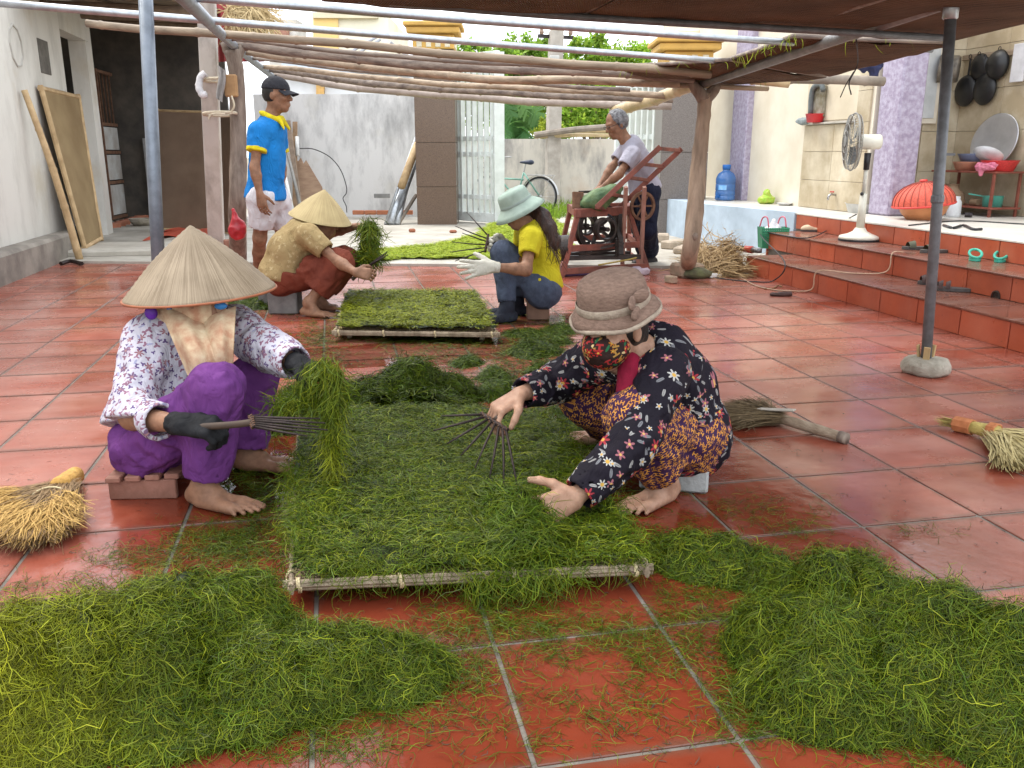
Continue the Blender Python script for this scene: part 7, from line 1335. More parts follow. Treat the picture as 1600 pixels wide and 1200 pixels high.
for k in range(52):
    a = k * 2 * PI / 52; q.tube([cc + Mf @ A([r * math.cos(a), r * math.sin(a), z]) for r, z in ((.03, -.045), (.15, -.05), (.222, -.03), (RF, 0), (.222, .035), (.15, .055), (.03, .06))], .0018, 3, caps=False)
obj('cage', q, mc, t, kind='stuff')
q = MB()
for r, z in ((RF + .002, 0), (.222, .036), (.222, -.031), (.15, .056), (.09, .06)): q.tube([cc + Mf @ A([r * math.cos(a), r * math.sin(a), z]) for a in np.arange(40) * 2 * PI / 40], .003 if r < RF else .006, 5, closed=True)
obj('cage_ring', q, mc, t, kind='stuff'); obj('hub', MB().lathe([(.002, .05), (.045, .05), (.045, .066), (.002, .07)], 16, cc, Mf), mat('hub_grey', (.3, .3, .28)), t)
for k in range(3):
    a = k * 2 * PI / 3 + .3; P = [[cc + Mf @ A([r * math.cos(a + s_ * .42), r * math.sin(a + s_ * .42), .02 * s_]) for s_ in np.linspace(-1, 1, 6)] for r in np.linspace(.04, .19, 5)]; q = MB(); q.grid(P); obj('blade', q, mat('fan_blade', (.20, .22, .22), (.14, .16, .16), 4, .3), t, True)
# blue water jug
c = G(1137, 313, Z3); c[0] = 4.93; t = empty('water_jug', c, 'blue plastic water jug standing on the terrace end', 'jug'); jr = .125
prof = [(.002, 0), (.8, 0), (.96, .04), (1, .12), (1, .30), (.95, .33), (1, .37), (1, .62), (.95, .66), (1, .70), (1, 1.1), (.95, 1.14), (1, 1.18), (1, 1.45), (.96, 1.6), (.78, 1.85), (.45, 2.0), (.36, 2.05), (.36, 2.2)]
obj('body', MB().lathe([(r * jr, z * jr * 1.45) for r, z in prof], 30, c), mat('blue_jug', (.06, .17, .42), (.045, .13, .34), 4, .15, .02, spec=.6), t, True); obj('cap', MB().lathe([(.37 * jr, 0), (.40 * jr, 0), (.42 * jr, .05), (.38 * jr, .06), (.002, .06)], 20, c + A([0, 0, 2.12 * jr * 1.45])), mat('blue_cap', (.03, .16, .5), None, 8, .4), t, True)
P = [[c + A([math.cos(a) * jr * 1.012, math.sin(a) * jr * 1.012, z * jr * 1.45]) for z in (.74, 1.06)] for a in np.linspace(-2.75, -1.9, 9)]; q = MB(); q.grid(P); obj('label', q, mat('jug_label', (.10, .36, .72), (.34, .55, .80), 9, .5), t, True); q = MB(); q.tube([c + A([-.10, -.05, .05]), c + A([-.155, -.08, .05])], .016, 8); q.box(c + A([-.15, -.075, .075]), (.02, .02, .04)); obj('tap', q, MATS['blue_cap'], t)
# green plastic basket bag with pink handles
c = G(1207, 388, Z1); c = A([max(c[0], XS[0] + .14), c[1], Z1]) + A([.02, .05, 0]); t = empty('shopping_basket', c, 'green woven plastic basket with pink handles on the lowest step', 'basket'); M_GB = mat('green_plastic', (.04, .30, .15), (.03, .22, .11), 12, .4, .05)
Mb_ = axes(rt); q = MB()
w0, d0, h0 = .115, .075, .20
for k in range(15):
    for s_ in (-1, 1): x = (k - 7) / 7; q.box(c + Mb_ @ A([x * w0 * 1.04, s_ * d0 * 1.04, h0 / 2]), (.0125, .004, h0), Mb_ @ A([[1, 0, .09 * x], [0, 1, .05 * s_], [0, 0, 1]]))
    if k < 9:
        for s_ in (-1, 1): y = (k - 4) / 4; q.box(c + Mb_ @ A([s_ * w0 * 1.06, y * d0, h0 / 2]), (.004, .0125, h0), Mb_ @ A([[1, 0, .09 * s_], [0, 1, .05 * y], [0, 0, 1]]))
obj('upright_strap', q, M_GB, t, kind='stuff'); q = MB()
for k in range(9):
    z = .012 + k * .022; f1 = 1 + .09 * (z - .1) / .115 * 1.0; f2 = 1 + .06 * (z - .1) / .08; q.tube([c + Mb_ @ A([sx * w0 * f1 * 1.03, sy * d0 * f2 * 1.03, z]) for sx, sy in ((-1, -1), (1, -1), (1, 1), (-1, 1))], .0065, 4, closed=True)
obj('band_strap', q, M_GB, t, kind='stuff')
for s_ in (-1, 1): q = MB(); P = catmull([c + Mb_ @ A([s_ * .085 - .03, -.07, h0]), c + Mb_ @ A([s_ * .085 - .012, -.05, h0 + .085]), c + Mb_ @ A([s_ * .085 + .018, .0, h0 + .09]), c + Mb_ @ A([s_ * .085 + .03, .03, h0])], 5); q.tube(P, .007, 7); obj('handle', q, mat('pink_plastic', (.72, .16, .22), None, 9, .35), t, True)
bd = Body(); bd.ell(c + A([0, 0, .17]), (.08, .06, .055), Mb_, fold=(.012, 24, 24)).cap(c + A([0, 0, .2]), c + A([.0, 0, .26]), .04, .018, .03, fold=(.01, 30, 3)); V, F = bd.mesh(.007); obj('plastic_bag', (V, F), mat('white_plastic_bag', (.75, .76, .78), (.6, .61, .64), 14, .35, .2), label='white plastic bag stuffed inside the green basket', cat='bag', smooth=True)
# grinder, cables, scraps
c = G(1213, 392, Z1); c = A([XS[0] + .09, c[1] - .08, Z1 + .03]); ad = nrm(A([.35, -1, 0])); t = empty('angle_grinder', c - A([0, 0, .03]), 'red and black power grinder lying on the lowest step edge', 'power tool')
q = MB(); q.tube([c - ad * .17, c - ad * .1, c - ad * .03], [.022, .026, .03], 10); obj('grip', q, M_PLBLK, t, True); q = MB(); q.tube([c - ad * .03, c + ad * .06], [.032, .034], 12); obj('housing', q, mat('red_tool', (.55, .06, .04), None, 12, .4), t, True); q = MB(); q.tube([c + ad * .06, c + ad * .13], [.028, .022], 10); q.lathe([(.002, -.02), (.035, -.02), (.035, .02), (.002, .02)], 14, c + ad * .13); obj('gear_head', q, mat('tool_metal', (.2, .2, .2), None, 20, .4, metal=.6), t, True)
M_ROPE = mat('pale_flex', (.55, .38, .26), (.42, .28, .18), 20, .6)
line('power_cable', [XP(1338, 335, XS[2] - .03), G(1305, 352, Z2 + .05), G(1260, 372, Z2 + .01), A([XS[1] - .03, *G(1235, 385, Z1)[1:2], Z1 + .14]), A([XS[0] - .02, 6.62, Z1 + .02]), A([XS[0] - .05, 6.72, .02]), G(1178, 440, .008), G(1150, 438, .008), G(1118, 434, .03)], .0055, M_PLBLK, 'black power cable running from the fan step down to the brush heap', 'cable', n=6, sag=6)
line('extension_flex', [A([XS[1] + .1, 5.9, Z2 + .008]), A([XS[1] - .02, 5.86, Z2 + .006]), A([XS[1] - .06, 5.85, Z1 + .03]), A([XS[0] + .2, 5.95, Z1 + .008]), A([XS[0] - .02, 6.1, Z1 + .012]), A([XS[0] - .045, 6.13, .03]), G(1228, 454, .006), G(1205, 452, .006), G(1180, 446, .006), G(1150, 430, .006), G(1130, 424, .02)], .005, M_ROPE, 'pale electric flex trailing over the steps onto the tiles', 'cable', n=6, sag=6)
line('terrace_cable', [G(1420, 352, Z3 + .006), G(1500, 345, Z3 + .006), G(1600, 350, Z3 + .006), G(1660, 352, Z3 + .006)], .006, M_PLBLK, 'black cable lying along the terrace floor', 'cable', n=6, sag=5)
q = MB(); c = G(1113, 434); q.box(c + A([0, 0, .02]), (.09, .05, .034), rotz(.4), .006); q.box(c + A([.07, .02, .014]), (.05, .04, .024), rotz(.9), .004); obj('power_plug', q, mat('white_socket', (.78, .77, .74), None, 9, .4), label='white socket block lying by the brush heap', cat='socket')
bd = Body(); c = G(1222, 463); bd.cap(c + A([-.07, .02, .014]), c + A([.06, -.02, .020]), .020, .026, flat=(A([0, 0, 1.0]), 1.4), fold=(.006, 30, 2), end=(c + A([.07, -.022, 0.02]), nrm(A([1, -.3, .1])), .014)); bd.cut((0, 0, .002), (0, 0, -1)); V, F = bd.mesh(.006); obj('leather_scrap', (V, F), mat('dark_leather', (.07, .03, .025), (.04, .02, .015), 20, .6, .3), label='dark brown curled scrap lying on the tiles before the steps', cat='scrap', smooth=True)
line('twig', [G(1195, 451, .006), G(1208, 450, .008), G(1216, 446, .008), G(1222, 448, .006)], .005, MATS['brown_stalk'], 'thin bent twig on the tiles near the lowest step', 'twig', n=5, sag=4)
# heap of dry rushes
HX = Heap([(*G(1112, 428)[:2], .13, .30), (*G(1150, 420)[:2], .22, .30), (*G(1172, 412)[:2], .24, .26), (*G(1125, 412)[:2], .20, .32), (3.55, 7.55, .26, .3)], .3, 77); cs = A([x[:2] for x in HX.b]); n = 3400
Q = rng.uniform(cs.min(0) - .3, cs.max(0) + .3, (n * 3, 2)); z = HX.h(Q); ok = (z > .003) & (Q[:, 0] < 3.67); Q, z = Q[ok][:n], z[ok][:n]; n = len(Q); an = rng.normal(.5, .8, n) ; V, F, ids = strands(np.concatenate([Q, z[:, None] * rng.uniform(.3, 1, (n, 1))], 1), np.tile(A([0, 0, 1.0]), (n, 1)) + rng.normal(0, .3, (n, 3)), np.stack([np.cos(an), np.sin(an), rng.normal(.15, .25, n)], 1), rng.uniform(.12, .42, n), rng.uniform(.004, .011, n), 4, .6, .01, .15, .6); V[:, 2] = np.maximum(V[:, 2], .003); hi_ = V[:, 0] > 3.66; V[hi_, 0] = 3.66
gx = np.linspace(cs[:, 0].min() - .25, 3.64, 26); gy = np.linspace(cs[:, 1].min() - .25, cs[:, 1].max() + .25, 26); GG = np.stack(np.meshgrid(gx, gy, indexing='ij'), -1).reshape(-1, 2); zz = HX.h(GG) * .75 - .01; b_ = np.concatenate([GG, zz[:, None]], 1); I = np.arange(676).reshape(26, 26); Fb = np.stack([I[:-1, :-1], I[1:, :-1], I[1:, 1:], I[:-1, 1:]], -1).reshape(-1, 4)
obj('rush_heap', (np.concatenate([b_, V]), np.concatenate([Fb, F + 676])), mat('dry_rush', (.52, .36, .17), (.22, .13, .06), 30, .75, detail=6), kind='stuff', label='heap of dry brown rushes between the crooked post and the steps', cat='brush')
# footwear
def clog(c, ang, m, ms, lab, L=.24, grp=None, strap=True, cross=False, name='slipper'):
    t = empty(name, c, lab, 'footwear', grp); R_ = rotz(ang); P = []; n = 26; q = MB()
    out = [(L * .5 * math.cos(a), (.042 + .008 * math.cos(a - .3)) * math.sin(a)) for a in np.arange(n) * 2 * PI / n]; q.prism([c + R_ @ A([x, y, .002]) for x, y in out], (0, 0, .022)); obj('sole', q, ms, t)
    if strap:
        for j, x0 in enumerate((.03, .075) if cross else (.05,)):
            w_ = .028 if cross else .05; P = [[c + R_ @ A([x0 + dx * w_, .046 * math.cos(a), .02 + .045 * math.sin(a) * (1 - .25 * dx)]) for a in np.linspace(0, PI, 9)] for dx in (-.5, 0, .5)]; q = MB(); q.grid(P); q.grid([[p + A([0, 0, -.004]) for p in r][::-1] for r in P]); obj('strap', q, m, t, True)
    return t
M_OLV = mat('olive_strap', (.09, .09, .05), (.05, .05, .03), 20, .6, .2); M_SOLE = mat('dark_sole', (.10, .09, .08), (.06, .05, .05), 20, .7)
clog(G(1424, 390, Z2) + A([.05, 0, 0]), 2.9, M_OLV, M_SOLE, 'olive slide sandal on the second step, left one of the pair by the pole', grp='olive slides'); clog(G(1452, 395, Z2) + A([.05, 0, 0]), 3.0, M_OLV, M_SOLE, 'olive slide sandal on the second step, half hidden by the steel pole', grp='olive slides')
def flipring(c, ang, lab):
    t = empty('slipper', c, lab, 'footwear', 'mint green slippers'); m = mat('mint_rubber', (.06, .42, .30), (.04, .32, .23), 10, .5); R_ = rotz(ang); q = MB(); q.prism([c + R_ @ A([.085 * math.cos(a), .038 * math.sin(a), .002]) for a in np.arange(22) * 2 * PI / 22], (0, 0, .018)); obj('sole', q, m, t)
    q = MB(); q.tube([c + R_ @ A([.07 * math.cos(a), .040 * math.sin(a), .026 + .045 * (1 + math.cos(a)) / 2]) for a in np.arange(20) * 2 * PI / 20], .010, 6, closed=True); obj('strap', q, m, t, True)
flipring(G(1517, 407, Z2) + A([.03, 0, 0]), 1.0, 'mint green rubber slipper on the second step, the one nearer the pole'); flipring(G(1557, 409, Z2) + A([.03, 0, 0]), .7, 'mint green rubber slipper on the second step, the one farther right')
clog(G(1452, 446, Z1) + A([.06, 0.03, 0]), 2.7, MATS['dark_leather'], M_SOLE, 'dark sandal on the lowest step, half behind the steel pole', .22, 'dark sandals', True, True); clog(G(1478, 455, Z1) + A([.05, 0, 0]), 2.5, MATS['dark_leather'], M_SOLE, 'dark strapped sandal on the lowest step just right of the pole', .24, 'dark sandals', True, True)
M_CRM = mat('cream_shoe', (.66, .52, .36), (.5, .38, .25), 16, .7, .2)
for px, py, lb in ((1262, 362, 'cream cloth shoe on the second step, left of its pair'), (1297, 362, 'cream cloth shoe on the second step, right of its pair')):
    c = G(px, py, Z2) + A([.04, .0, 0]); t = empty('cloth_shoe', c, lb, 'footwear', 'cream cloth shoes'); q = MB(); q.prism([c + rotz(2.8) @ A([.105 * math.cos(a), .042 * math.sin(a), .002]) for a in np.arange(20) * 2 * PI / 20], (0, 0, .015)); obj('sole', q, M_SOLE, t); bd = Body(); bd.ell(c + rotz(2.8) @ A([.03, 0, .025]), (.075, .04, .042), rotz(2.8)); bd.ell(c + rotz(2.8) @ A([-.055, 0, .02]), (.05, .036, .03), rotz(2.8), .02); bd.cut(c + A([0, 0, .017]), (0, 0, -1)); bd.hole(c + rotz(2.8) @ A([-.05, 0, .05]), c + rotz(2.8) @ A([.0, 0, .06]), .025); V, F = bd.mesh(.007); obj('upper', (V, F), M_CRM, t, True)
c = G(1330, 365, Z2) + A([.02, .1, 0]); t = empty('cloth_shoe', c, 'white shoe with blue toe beside the fan foot', 'footwear'); q = MB(); q.blob(c + A([0, .03, .02]), (.05, .09, .02), 7); obj('sole', q, mat('white_shoe', (.72, .72, .74)), t, True); obj('toe', MB().blob(c + A([.01, -.03, .035]), (.045, .05, .02), 7), mat('blue_toe', (.05, .12, .5), None, 9, .5), t, True)
# red mesh food cover over a clay coloured basin
c = G(1415, 344, Z3) + A([.20, .05, 0]); bs_ = dep(c) / FPX; Rb = 33 * bs_; t = empty('plastic_basin', c, 'orange brown basin under the red mesh cover on the terrace', 'basin')
obj('bowl', MB().lathe([(.002, 0), (Rb * .7, 0), (Rb * .98, .06), (Rb * 1.12, .13), (Rb * 1.16, .132), (Rb * 1.1, .14), (Rb * .9, .05), (.002, .02)], 30, c), mat('clay_plastic', (.62, .26, .11), (.5, .2, .08), 6, .45), t, True)
t = empty('food_cover', c + A([0, 0, .13]), 'round red mesh cover tilted over the orange brown basin', 'food cover'); tl_ = nrm(A([-.12, .02, 1])); Mt = up_axes(tl_, rt); Rc = 45 * bs_; dome = [(Rc * math.sin(a), .20 * (math.cos(a)) ** .9 if math.cos(a) > 0 else 0) for a in np.linspace(PI / 2, .09, 11)]; ccv = c + A([0, 0, .135]); M_REDM = mat('red_mesh', (.68, .12, .07), (.52, .08, .05), 40, .6, .5, 120)
obj('mesh_cloth', MB().lathe(dome, 44, ccv, Mt), M_REDM, t, True); obj('rim', MB().tube([ccv + Mt @ A([Rc * math.cos(a), Rc * math.sin(a), 0]) for a in np.arange(44) * 2 * PI / 44], .010, 6, closed=True), mat('red_rim', (.7, .06, .05), None, 9, .4), t, True)
for k in range(26): a = k * 2 * PI / 26; q = MB(); q.tube([ccv + Mt @ A([r * 1.008 * math.cos(a), r * 1.008 * math.sin(a), z + .002]) for r, z in dome], .0032, 4); obj('rib', q, mat('rib_red', (.34, .07, .05)), t)
obj('knob', MB().lathe([(.03, 0), (.035, .01), (.03, .02), (.002, .022)], 14, ccv + Mt @ A([0, 0, .2]), Mt), MATS['red_rim'], t, True)
# tub, tap, plate, green bag, ledge things
c = G(1332, 333, Z3) + A([.12, .05, 0]); obj('wash_tub', MB().lathe([(.002, 0), (.15, 0), (.19, .09), (.20, .092), (.185, .085), (.145, .012), (.002, .012)], 28, c, sx=.7), mat('white_tub', (.76, .77, .76), None, 6, .35), label='white plastic wash tub against the marble wall', cat='tub', smooth=True)
c = XP(1305, 305, 5.175); t = empty('wall_tap', c, 'metal wall tap with red handle above the white tub', 'tap'); q = MB(); q.tube(catmull([c + A([.01, 0, 0]), c + A([-.05, -.01, .01]), c + A([-.08, -.01, -.01]), c + A([-.085, -.01, -.05])], 3), .012, 8); obj('spout', q, mat('chrome', (.5, .5, .5), None, 20, .25, metal=.9), t, True); q = MB(); q.box(c + A([-.04, 0, .035]), (.015, .07, .015), b=.004); obj('lever', q, MATS['red_tool'], t)
obj('plate', MB().lathe([(.002, 0), (.05, 0), (.09, .025), (.092, .028), (.05, .008), (.002, .006)], 20, G(1213, 321, Z3) + A([.1, 0, 0])), mat('white_china', (.78, .78, .78), None, 6, .25), label='small white plate at the terrace edge near the green bag', cat='plate', smooth=True)
c = G(1188, 319, Z3) + A([.1, .05, 0]); bd = Body(); bd.ell(c + A([0, 0, .05]), (.10, .07, .055), fold=(.014, 22, 22)); bd.cap(c + A([0, 0, .08]), c + A([.0, 0, .13]), .03, .035, .03, fold=(.014, 30, 3)); bd.cut(c + A([0, 0, .001]), (0, 0, -1)); V, F = bd.mesh(.008); obj('green_bag', (V, F), mat('lime_bag', (.30, .56, .05), (.42, .44, .07), 22, .35, .2, c3=(.6, .2, .05)), label='crumpled lime green plastic bag on the terrace end', cat='bag', smooth=True)
c = XP(1276, 186, 5.14); obj('red_bowl', MB().lathe([(.002, 0), (.08, 0), (.10, .085), (.106, .088), (.095, .08), (.075, .012), (.002, .01)], 24, A([5.12, c[1], 1.384])), mat('red_bowl', (.70, .03, .04), None, 6, .35), label='bright red plastic bowl on the wall ledge', cat='bowl', smooth=True)
yb = c[1]; t = empty('wall_machine', (5.16, yb, 1.50), 'worn metal box with pipe and grey rag over it on the wall ledge', 'machine'); q = MB(); q.box((5.165, yb + .02, 1.60), (.04, .22, .32), b=.01); obj('plate', q, mat('worn_metal', (.36, .34, .28), (.16, .13, .07), 9, .6, .4, metal=.2), t); q = MB(); q.tube(catmull([(5.13, yb + .12, 1.46), (5.12, yb + .1, 1.72), (5.12, yb - .06, 1.77), (5.12, yb - .12, 1.70)], 4), .028, 8, wob=.1); obj('hose', q, mat('hose_grey', (.15, .17, .17), None, 12, .7), t, True)
bd = Body(); bd.ell((5.12, yb + .26, 1.405), (.03, .12, .035), fold=(.01, 30, 30)); V, F = bd.mesh(.008); obj('grey_rag', (V, F), mat('ledge_rag', (.30, .34, .34), (.2, .23, .23), 20, .9), label='crumpled grey rag on the wall ledge left of the red bowl', cat='rag', smooth=True)
bd = Body(); c = YP(1358, 106, 7.3); bd.cap(c + A([-.08, 0, .03]), c + A([.08, 0, .03]), .04, .04, fold=(.015, 20, 3)); bd.cap(c + A([.05, 0, 0]), c + A([.06, 0, -.09]), .05, .02, .03, fold=(.015, 20, 3)); bd.cap(c + A([-.06, 0, .02]), c + A([-.05, 0, -.03]), .04, .02, .03); V, F = bd.mesh(.01); obj('navy_garment', (V, F), mat('navy_cloth', (.04, .045, .11), (.025, .03, .08), 12, .9), label='dark navy garment hanging by the lavender column under the mat', cat='garment', smooth=True)
# rack with pans
XW = 6.385
def W_(px, py, x=XW): return XP(px, py, x)
r0, r1 = G(1478, 330, Z3), G(1556, 339, Z3); t = empty('steel_rack', (r0 + r1) / 2, 'rust red angle iron rack against the marble wall', 'rack'); ya, yb = W_(1478, 300, 6.2)[1], W_(1572, 300, 6.2)[1]; zt1, zt2 = W_(1520, 268, 6.2)[2], W_(1520, 324, 6.2)[2]
M_RR = mat('red_oxide', (.30, .09, .06), (.2, .06, .04), 12, .6, .2)
for y in (ya, yb):
    for x in (6.05, 6.33): q = MB(); q.bar((x, y, Z3), (x, y, zt1 + .01), .022, .022); obj('leg', q, M_RR, t)
for z in (zt1, max(zt2, Z3 + .08)):
    q = MB(); q.box((6.19, (ya + yb) / 2, z), (.32, abs(ya - yb) + .08, .018), b=.003); obj('shelf', q, M_RR, t)
zs = zt1 + .010; zl = max(zt2, Z3 + .08) + .010
def ypx(px, x=6.15): return XP(px, 300, x)[1]
def bowl(c, r, h, m, lab, name='basin', cat='basin'): return obj(name, MB().lathe([(.002, 0), (r * .72, 0), (r * .97, h * .9), (r * 1.03, h), (r * .95, h * .94), (r * .7, h * .1), (.002, h * .08)], 26, c), m, label=lab, cat=cat, smooth=True)
bowl((6.14, ypx(1508), zs), .14, .085, mat('salmon_plastic', (.62, .28, .18), None, 8, .4), 'salmon coloured basin on the top shelf of the rack'); bowl((6.16, ypx(1512), zs + .085), .145, .075, mat('slate_blue_plastic', (.22, .27, .42), None, 8, .4), 'slate blue basin stacked on the salmon one')
bowl((6.15, ypx(1556), zs), .165, .10, mat('red_colander', (.70, .05, .05), (.5, .03, .03), 60, .4), 'red plastic colander on the top shelf of the rack', 'colander', 'colander')
obj('dish', MB().lathe([(.002, 0), (.1, .01), (.14, .05), (.137, .054), (.1, .018), (.002, .008)], 22, (6.15, ypx(1534), zs + .11), axes(A([.5, .2, .8]))[:, [1, 2, 0]]), MATS['white_china'], label='white enamel dish leaning in the red colander', cat='dish', smooth=True)
bd = Body(); yy = ypx(1556); bd.cap((6.02, yy - .08, zs + .05), (6.02, yy + .10, zs + .04), .03, .035, fold=(.014, 26, 3)); bd.cap((6.01, yy + .06, zs + .03), (6.01, yy + .06, zs - .03), .025, .02, .03); V, F = bd.mesh(.008); obj('pink_cloth', (V, F), mat('pink_cloth', (.75, .26, .34), (.6, .16, .25), 20, .8), label='pink cloth hanging over the front of the red colander', cat='cloth', smooth=True)
c = A([6.33, ypx(1541, 6.3), zs + .27]); obj('metal_tray', MB().lathe([(.002, 0), (.215, 0), (.225, .012), (.262, .02), (.267, .03), (.26, .032), (.222, .022), (.002, .008)], 48, c, axes(A([-1, -.12, .22]))[:, [1, 2, 0]]), mat('aluminium', (.62, .63, .66), (.50, .51, .54), 5, .36, .03, metal=.75), label='big round aluminium tray leaning on the wall above the rack', cat='tray', smooth=True)
q = MB(); q.lathe([(.002, 0), (.06, 0), (.12, .06), (.135, .13), (.11, .21), (.06, .25), (.055, .28), (.07, .29), (.002, .29)], 24, (6.0, ypx(1487, 6.0), Z3)); obj('clay_jar', q, mat('clay', (.30, .2, .12), (.2, .13, .08), 8, .7, .2), label='round brown clay jar on the terrace beside the rack', cat='jar', smooth=True)
q = MB(); q.lathe([(.002, 0), (.06, 0), (.065, .02), (.06, .14), (.045, .165), (.045, .19), (.002, .19)], 18, (5.75, ypx(1494, 5.75), Z3)); obj('white_canister', q, mat('milky_plastic', (.70, .71, .72), (.6, .61, .62), 14, .45), label='white ribbed plastic canister before the clay jar', cat='canister', smooth=True)
bd = Body(); bd.ell((5.85, ypx(1476, 5.85), Z3 + .05), (.07, .06, .05), fold=(.014, 30, 30)); bd.cut((0, 0, Z3 + .001), (0, 0, -1)); V, F = bd.mesh(.008); obj('plastic_wrap', (V, F), mat('clear_wrap', (.6, .65, .72), (.45, .5, .56), 20, .3), label='crumpled pale plastic wrap beside the white canister', cat='wrap', smooth=True)
t = empty('saucepan', (6.15, ypx(1553), zl), 'mint green saucepan on the lower shelf of the rack', 'saucepan'); m_ = mat('mint_enamel', (.12, .50, .40), None, 9, .35); obj('pan', MB().lathe([(.002, 0), (.085, 0), (.09, .1), (.094, .102), (.083, .098), (.08, .01), (.002, .01)], 24, (6.15, ypx(1553), zl)), m_, t, True); q = MB(); q.bar((6.13, ypx(1546), zl + .09), (6.08, ypx(1524), zl + .11), .02, .012, bev=.003); obj('handle', q, m_, t)
q = MB(); q.tube([(6.1, ypx(1527), zl + .035), (6.1, ypx(1538), zl + .035)], .03, 9); obj('clay_roll', q, MATS['clay'], label='brown roll on the lower shelf left of the saucepan', cat='roll')
q = MB(); q.tube([(5.8, ypx(1512, 5.8), Z3 + .025), (5.85, ypx(1524, 5.85), Z3 + .025)], .022, 9); obj('tin_can', q, MATS['dark_iron'], label='dark tin lying on the terrace in front of the rack', cat='tin')
line('black_straps', [G(1474, 352, Z3 + .01), G(1490, 356, Z3 + .01), G(1505, 352, Z3 + .012), G(1520, 358, Z3 + .01), G(1534, 358, Z3 + .01)], .011, M_PLBLK, 'tangle of black straps on the terrace edge', 'straps', n=6, sag=4)
# hanging pots: each round pan flat on the wall
def wok(px, py, r, dpt, lab, m, hpx=None, name='wok', cat='pan', yaw=0.0):
    c = W_(px, py, XW - .02); t = empty(name, c, lab, cat, 'black pans hanging on the house wall'); M = axes(A([-1, yaw, 0]))[:, [1, 2, 0]]; prof = [(.002, dpt), (r * .35, dpt * .97), (r * .7, dpt * .72), (r * .93, dpt * .3), (r, 0), (r * .97, -.004), (r * .66, dpt * .68), (.002, dpt * .93)]
    obj('pan', MB().lathe(prof, 30, c, M), m, t, True)
    if hpx: e = W_(*hpx, XW - .03); q = MB(); d = nrm(e - c); q.bar(c + d * r * .95, e, .022, .012, (1, 0, 0), .003); obj('handle', q, m, t); q = MB(); q.tube([e + A([-.01, .018 * math.cos(a), .02 + .022 * math.sin(a)]) for a in np.arange(12) * 2 * PI / 12], .004, 5, closed=True); obj('ring', q, M_IRON, t)
    return t
M_WOK = mat('soot_black_iron', (.018, .018, .019), (.010, .010, .010), 12, .42, .15, spec=.5); M_POT = mat('sooty_pot', (.26, .23, .19), (.07, .06, .05), 6, .45, .15, metal=.5)
wok(1509, 142, .155, .06, 'black wok hanging lowest, left of the lower pair on the house wall', M_WOK, (1517, 92)); wok(1539, 139, .155, .06, 'black wok hanging lowest, right of the lower pair on the house wall', M_WOK, (1540, 92)); wok(1531, 104, .125, .05, 'smaller black pan hanging above the two low woks', M_WOK, (1531, 88)); wok(1560, 101, .14, .09, 'deep black pan with loop handle hanging at the right end', M_WOK, (1563, 80))
for px, r, h, lb, m_ in ((1470, .125, .17, 'sooty grey cooking pot hung sideways left of the steel pole', M_POT), (1499, .13, .18, 'sooty blackened cooking pot hung sideways right of the steel pole', M_POT)):
    c = W_(px, 113 if px < 1480 else 108, XW - .16); t = empty('cooking_pot', c, lb, 'pot', 'sooty pots hanging on the house wall'); ax_ = axes(nrm(A([-.75, .66, .05])))[:, [1, 2, 0]]; obj('pot', MB().lathe([(.002, 0), (r * .9, 0), (r, .02), (r, h), (r * 1.06, h + .004), (r * .95, h + .002), (r * .93, .02), (.002, .012)], 26, c, ax_), m_, t, True); q = MB(); q.box(c + ax_ @ A([0, r + .03, h * .7]), (.05, .016, .016), b=.003); obj('handle', q, M_WOK, t)
q = MB(); q.bar(W_(1488, 93, XW - .012), W_(1592, 80, XW - .012), .05, .02, (1, 0, 0), .004); obj('hanging_rail', q, MATS['grey_timber'], label='grey wooden rail on the wall from which the pans hang', cat='rail')
line('wall_pipe', [W_(1500, 62, XW - .03), W_(1499, 70, XW - .03), W_(1494, 97, XW - .03)], .022, mat('pvc_pipe', (.48, .48, .5), None, 9, .5), 'short grey plastic pipe on the house wall above the pots', 'pipe', sag=1)
q = MB(); q.box(W_(1592, 98, XW - .03), (.02, .16, .34), b=.003); obj('notice_card', q, mat('white_card', (.76, .76, .78), None, 4, .6), label='white card hanging on the wall at the door frame', cat='card')
t = empty('long_broom', (6.2, ypx(1459, 6.2), Z3), 'grey long handled brush leaning in the wall corner behind the pole', 'brush'); a = A([6.25, ypx(1455, 6.25), Z3 + .1]); b = A([6.36, ypx(1472, 6.36), Z3 + .95]); obj('handle', MB().tube([a, b], .016, 8), mat('grey_blue_stick', (.2, .24, .3), None, 9, .6), t); q = MB(); q.box(a - A([0, 0, .05]), (.05, .16, .08), b=.01); obj('brush_head', q, mat('blue_brush', (.2, .42, .55), None, 40, .8), t)
# drain hole in the riser
c = XP(1556, 463, XS[1] - .012); obj('drain_hole', MB().lathe([(.030, -.004), (.038, -.004), (.038, .006), (.030, .008)], 18, c, axes(A([-1, 0, 0]))[:, [1, 2, 0]]).lathe([(.002, .0), (.031, .0)], 18, c, axes(A([-1, 0, 0]))[:, [1, 2, 0]]), mat('hole_black', (.02, .015, .013), (.05, .03, .02), 20, .9), steps)
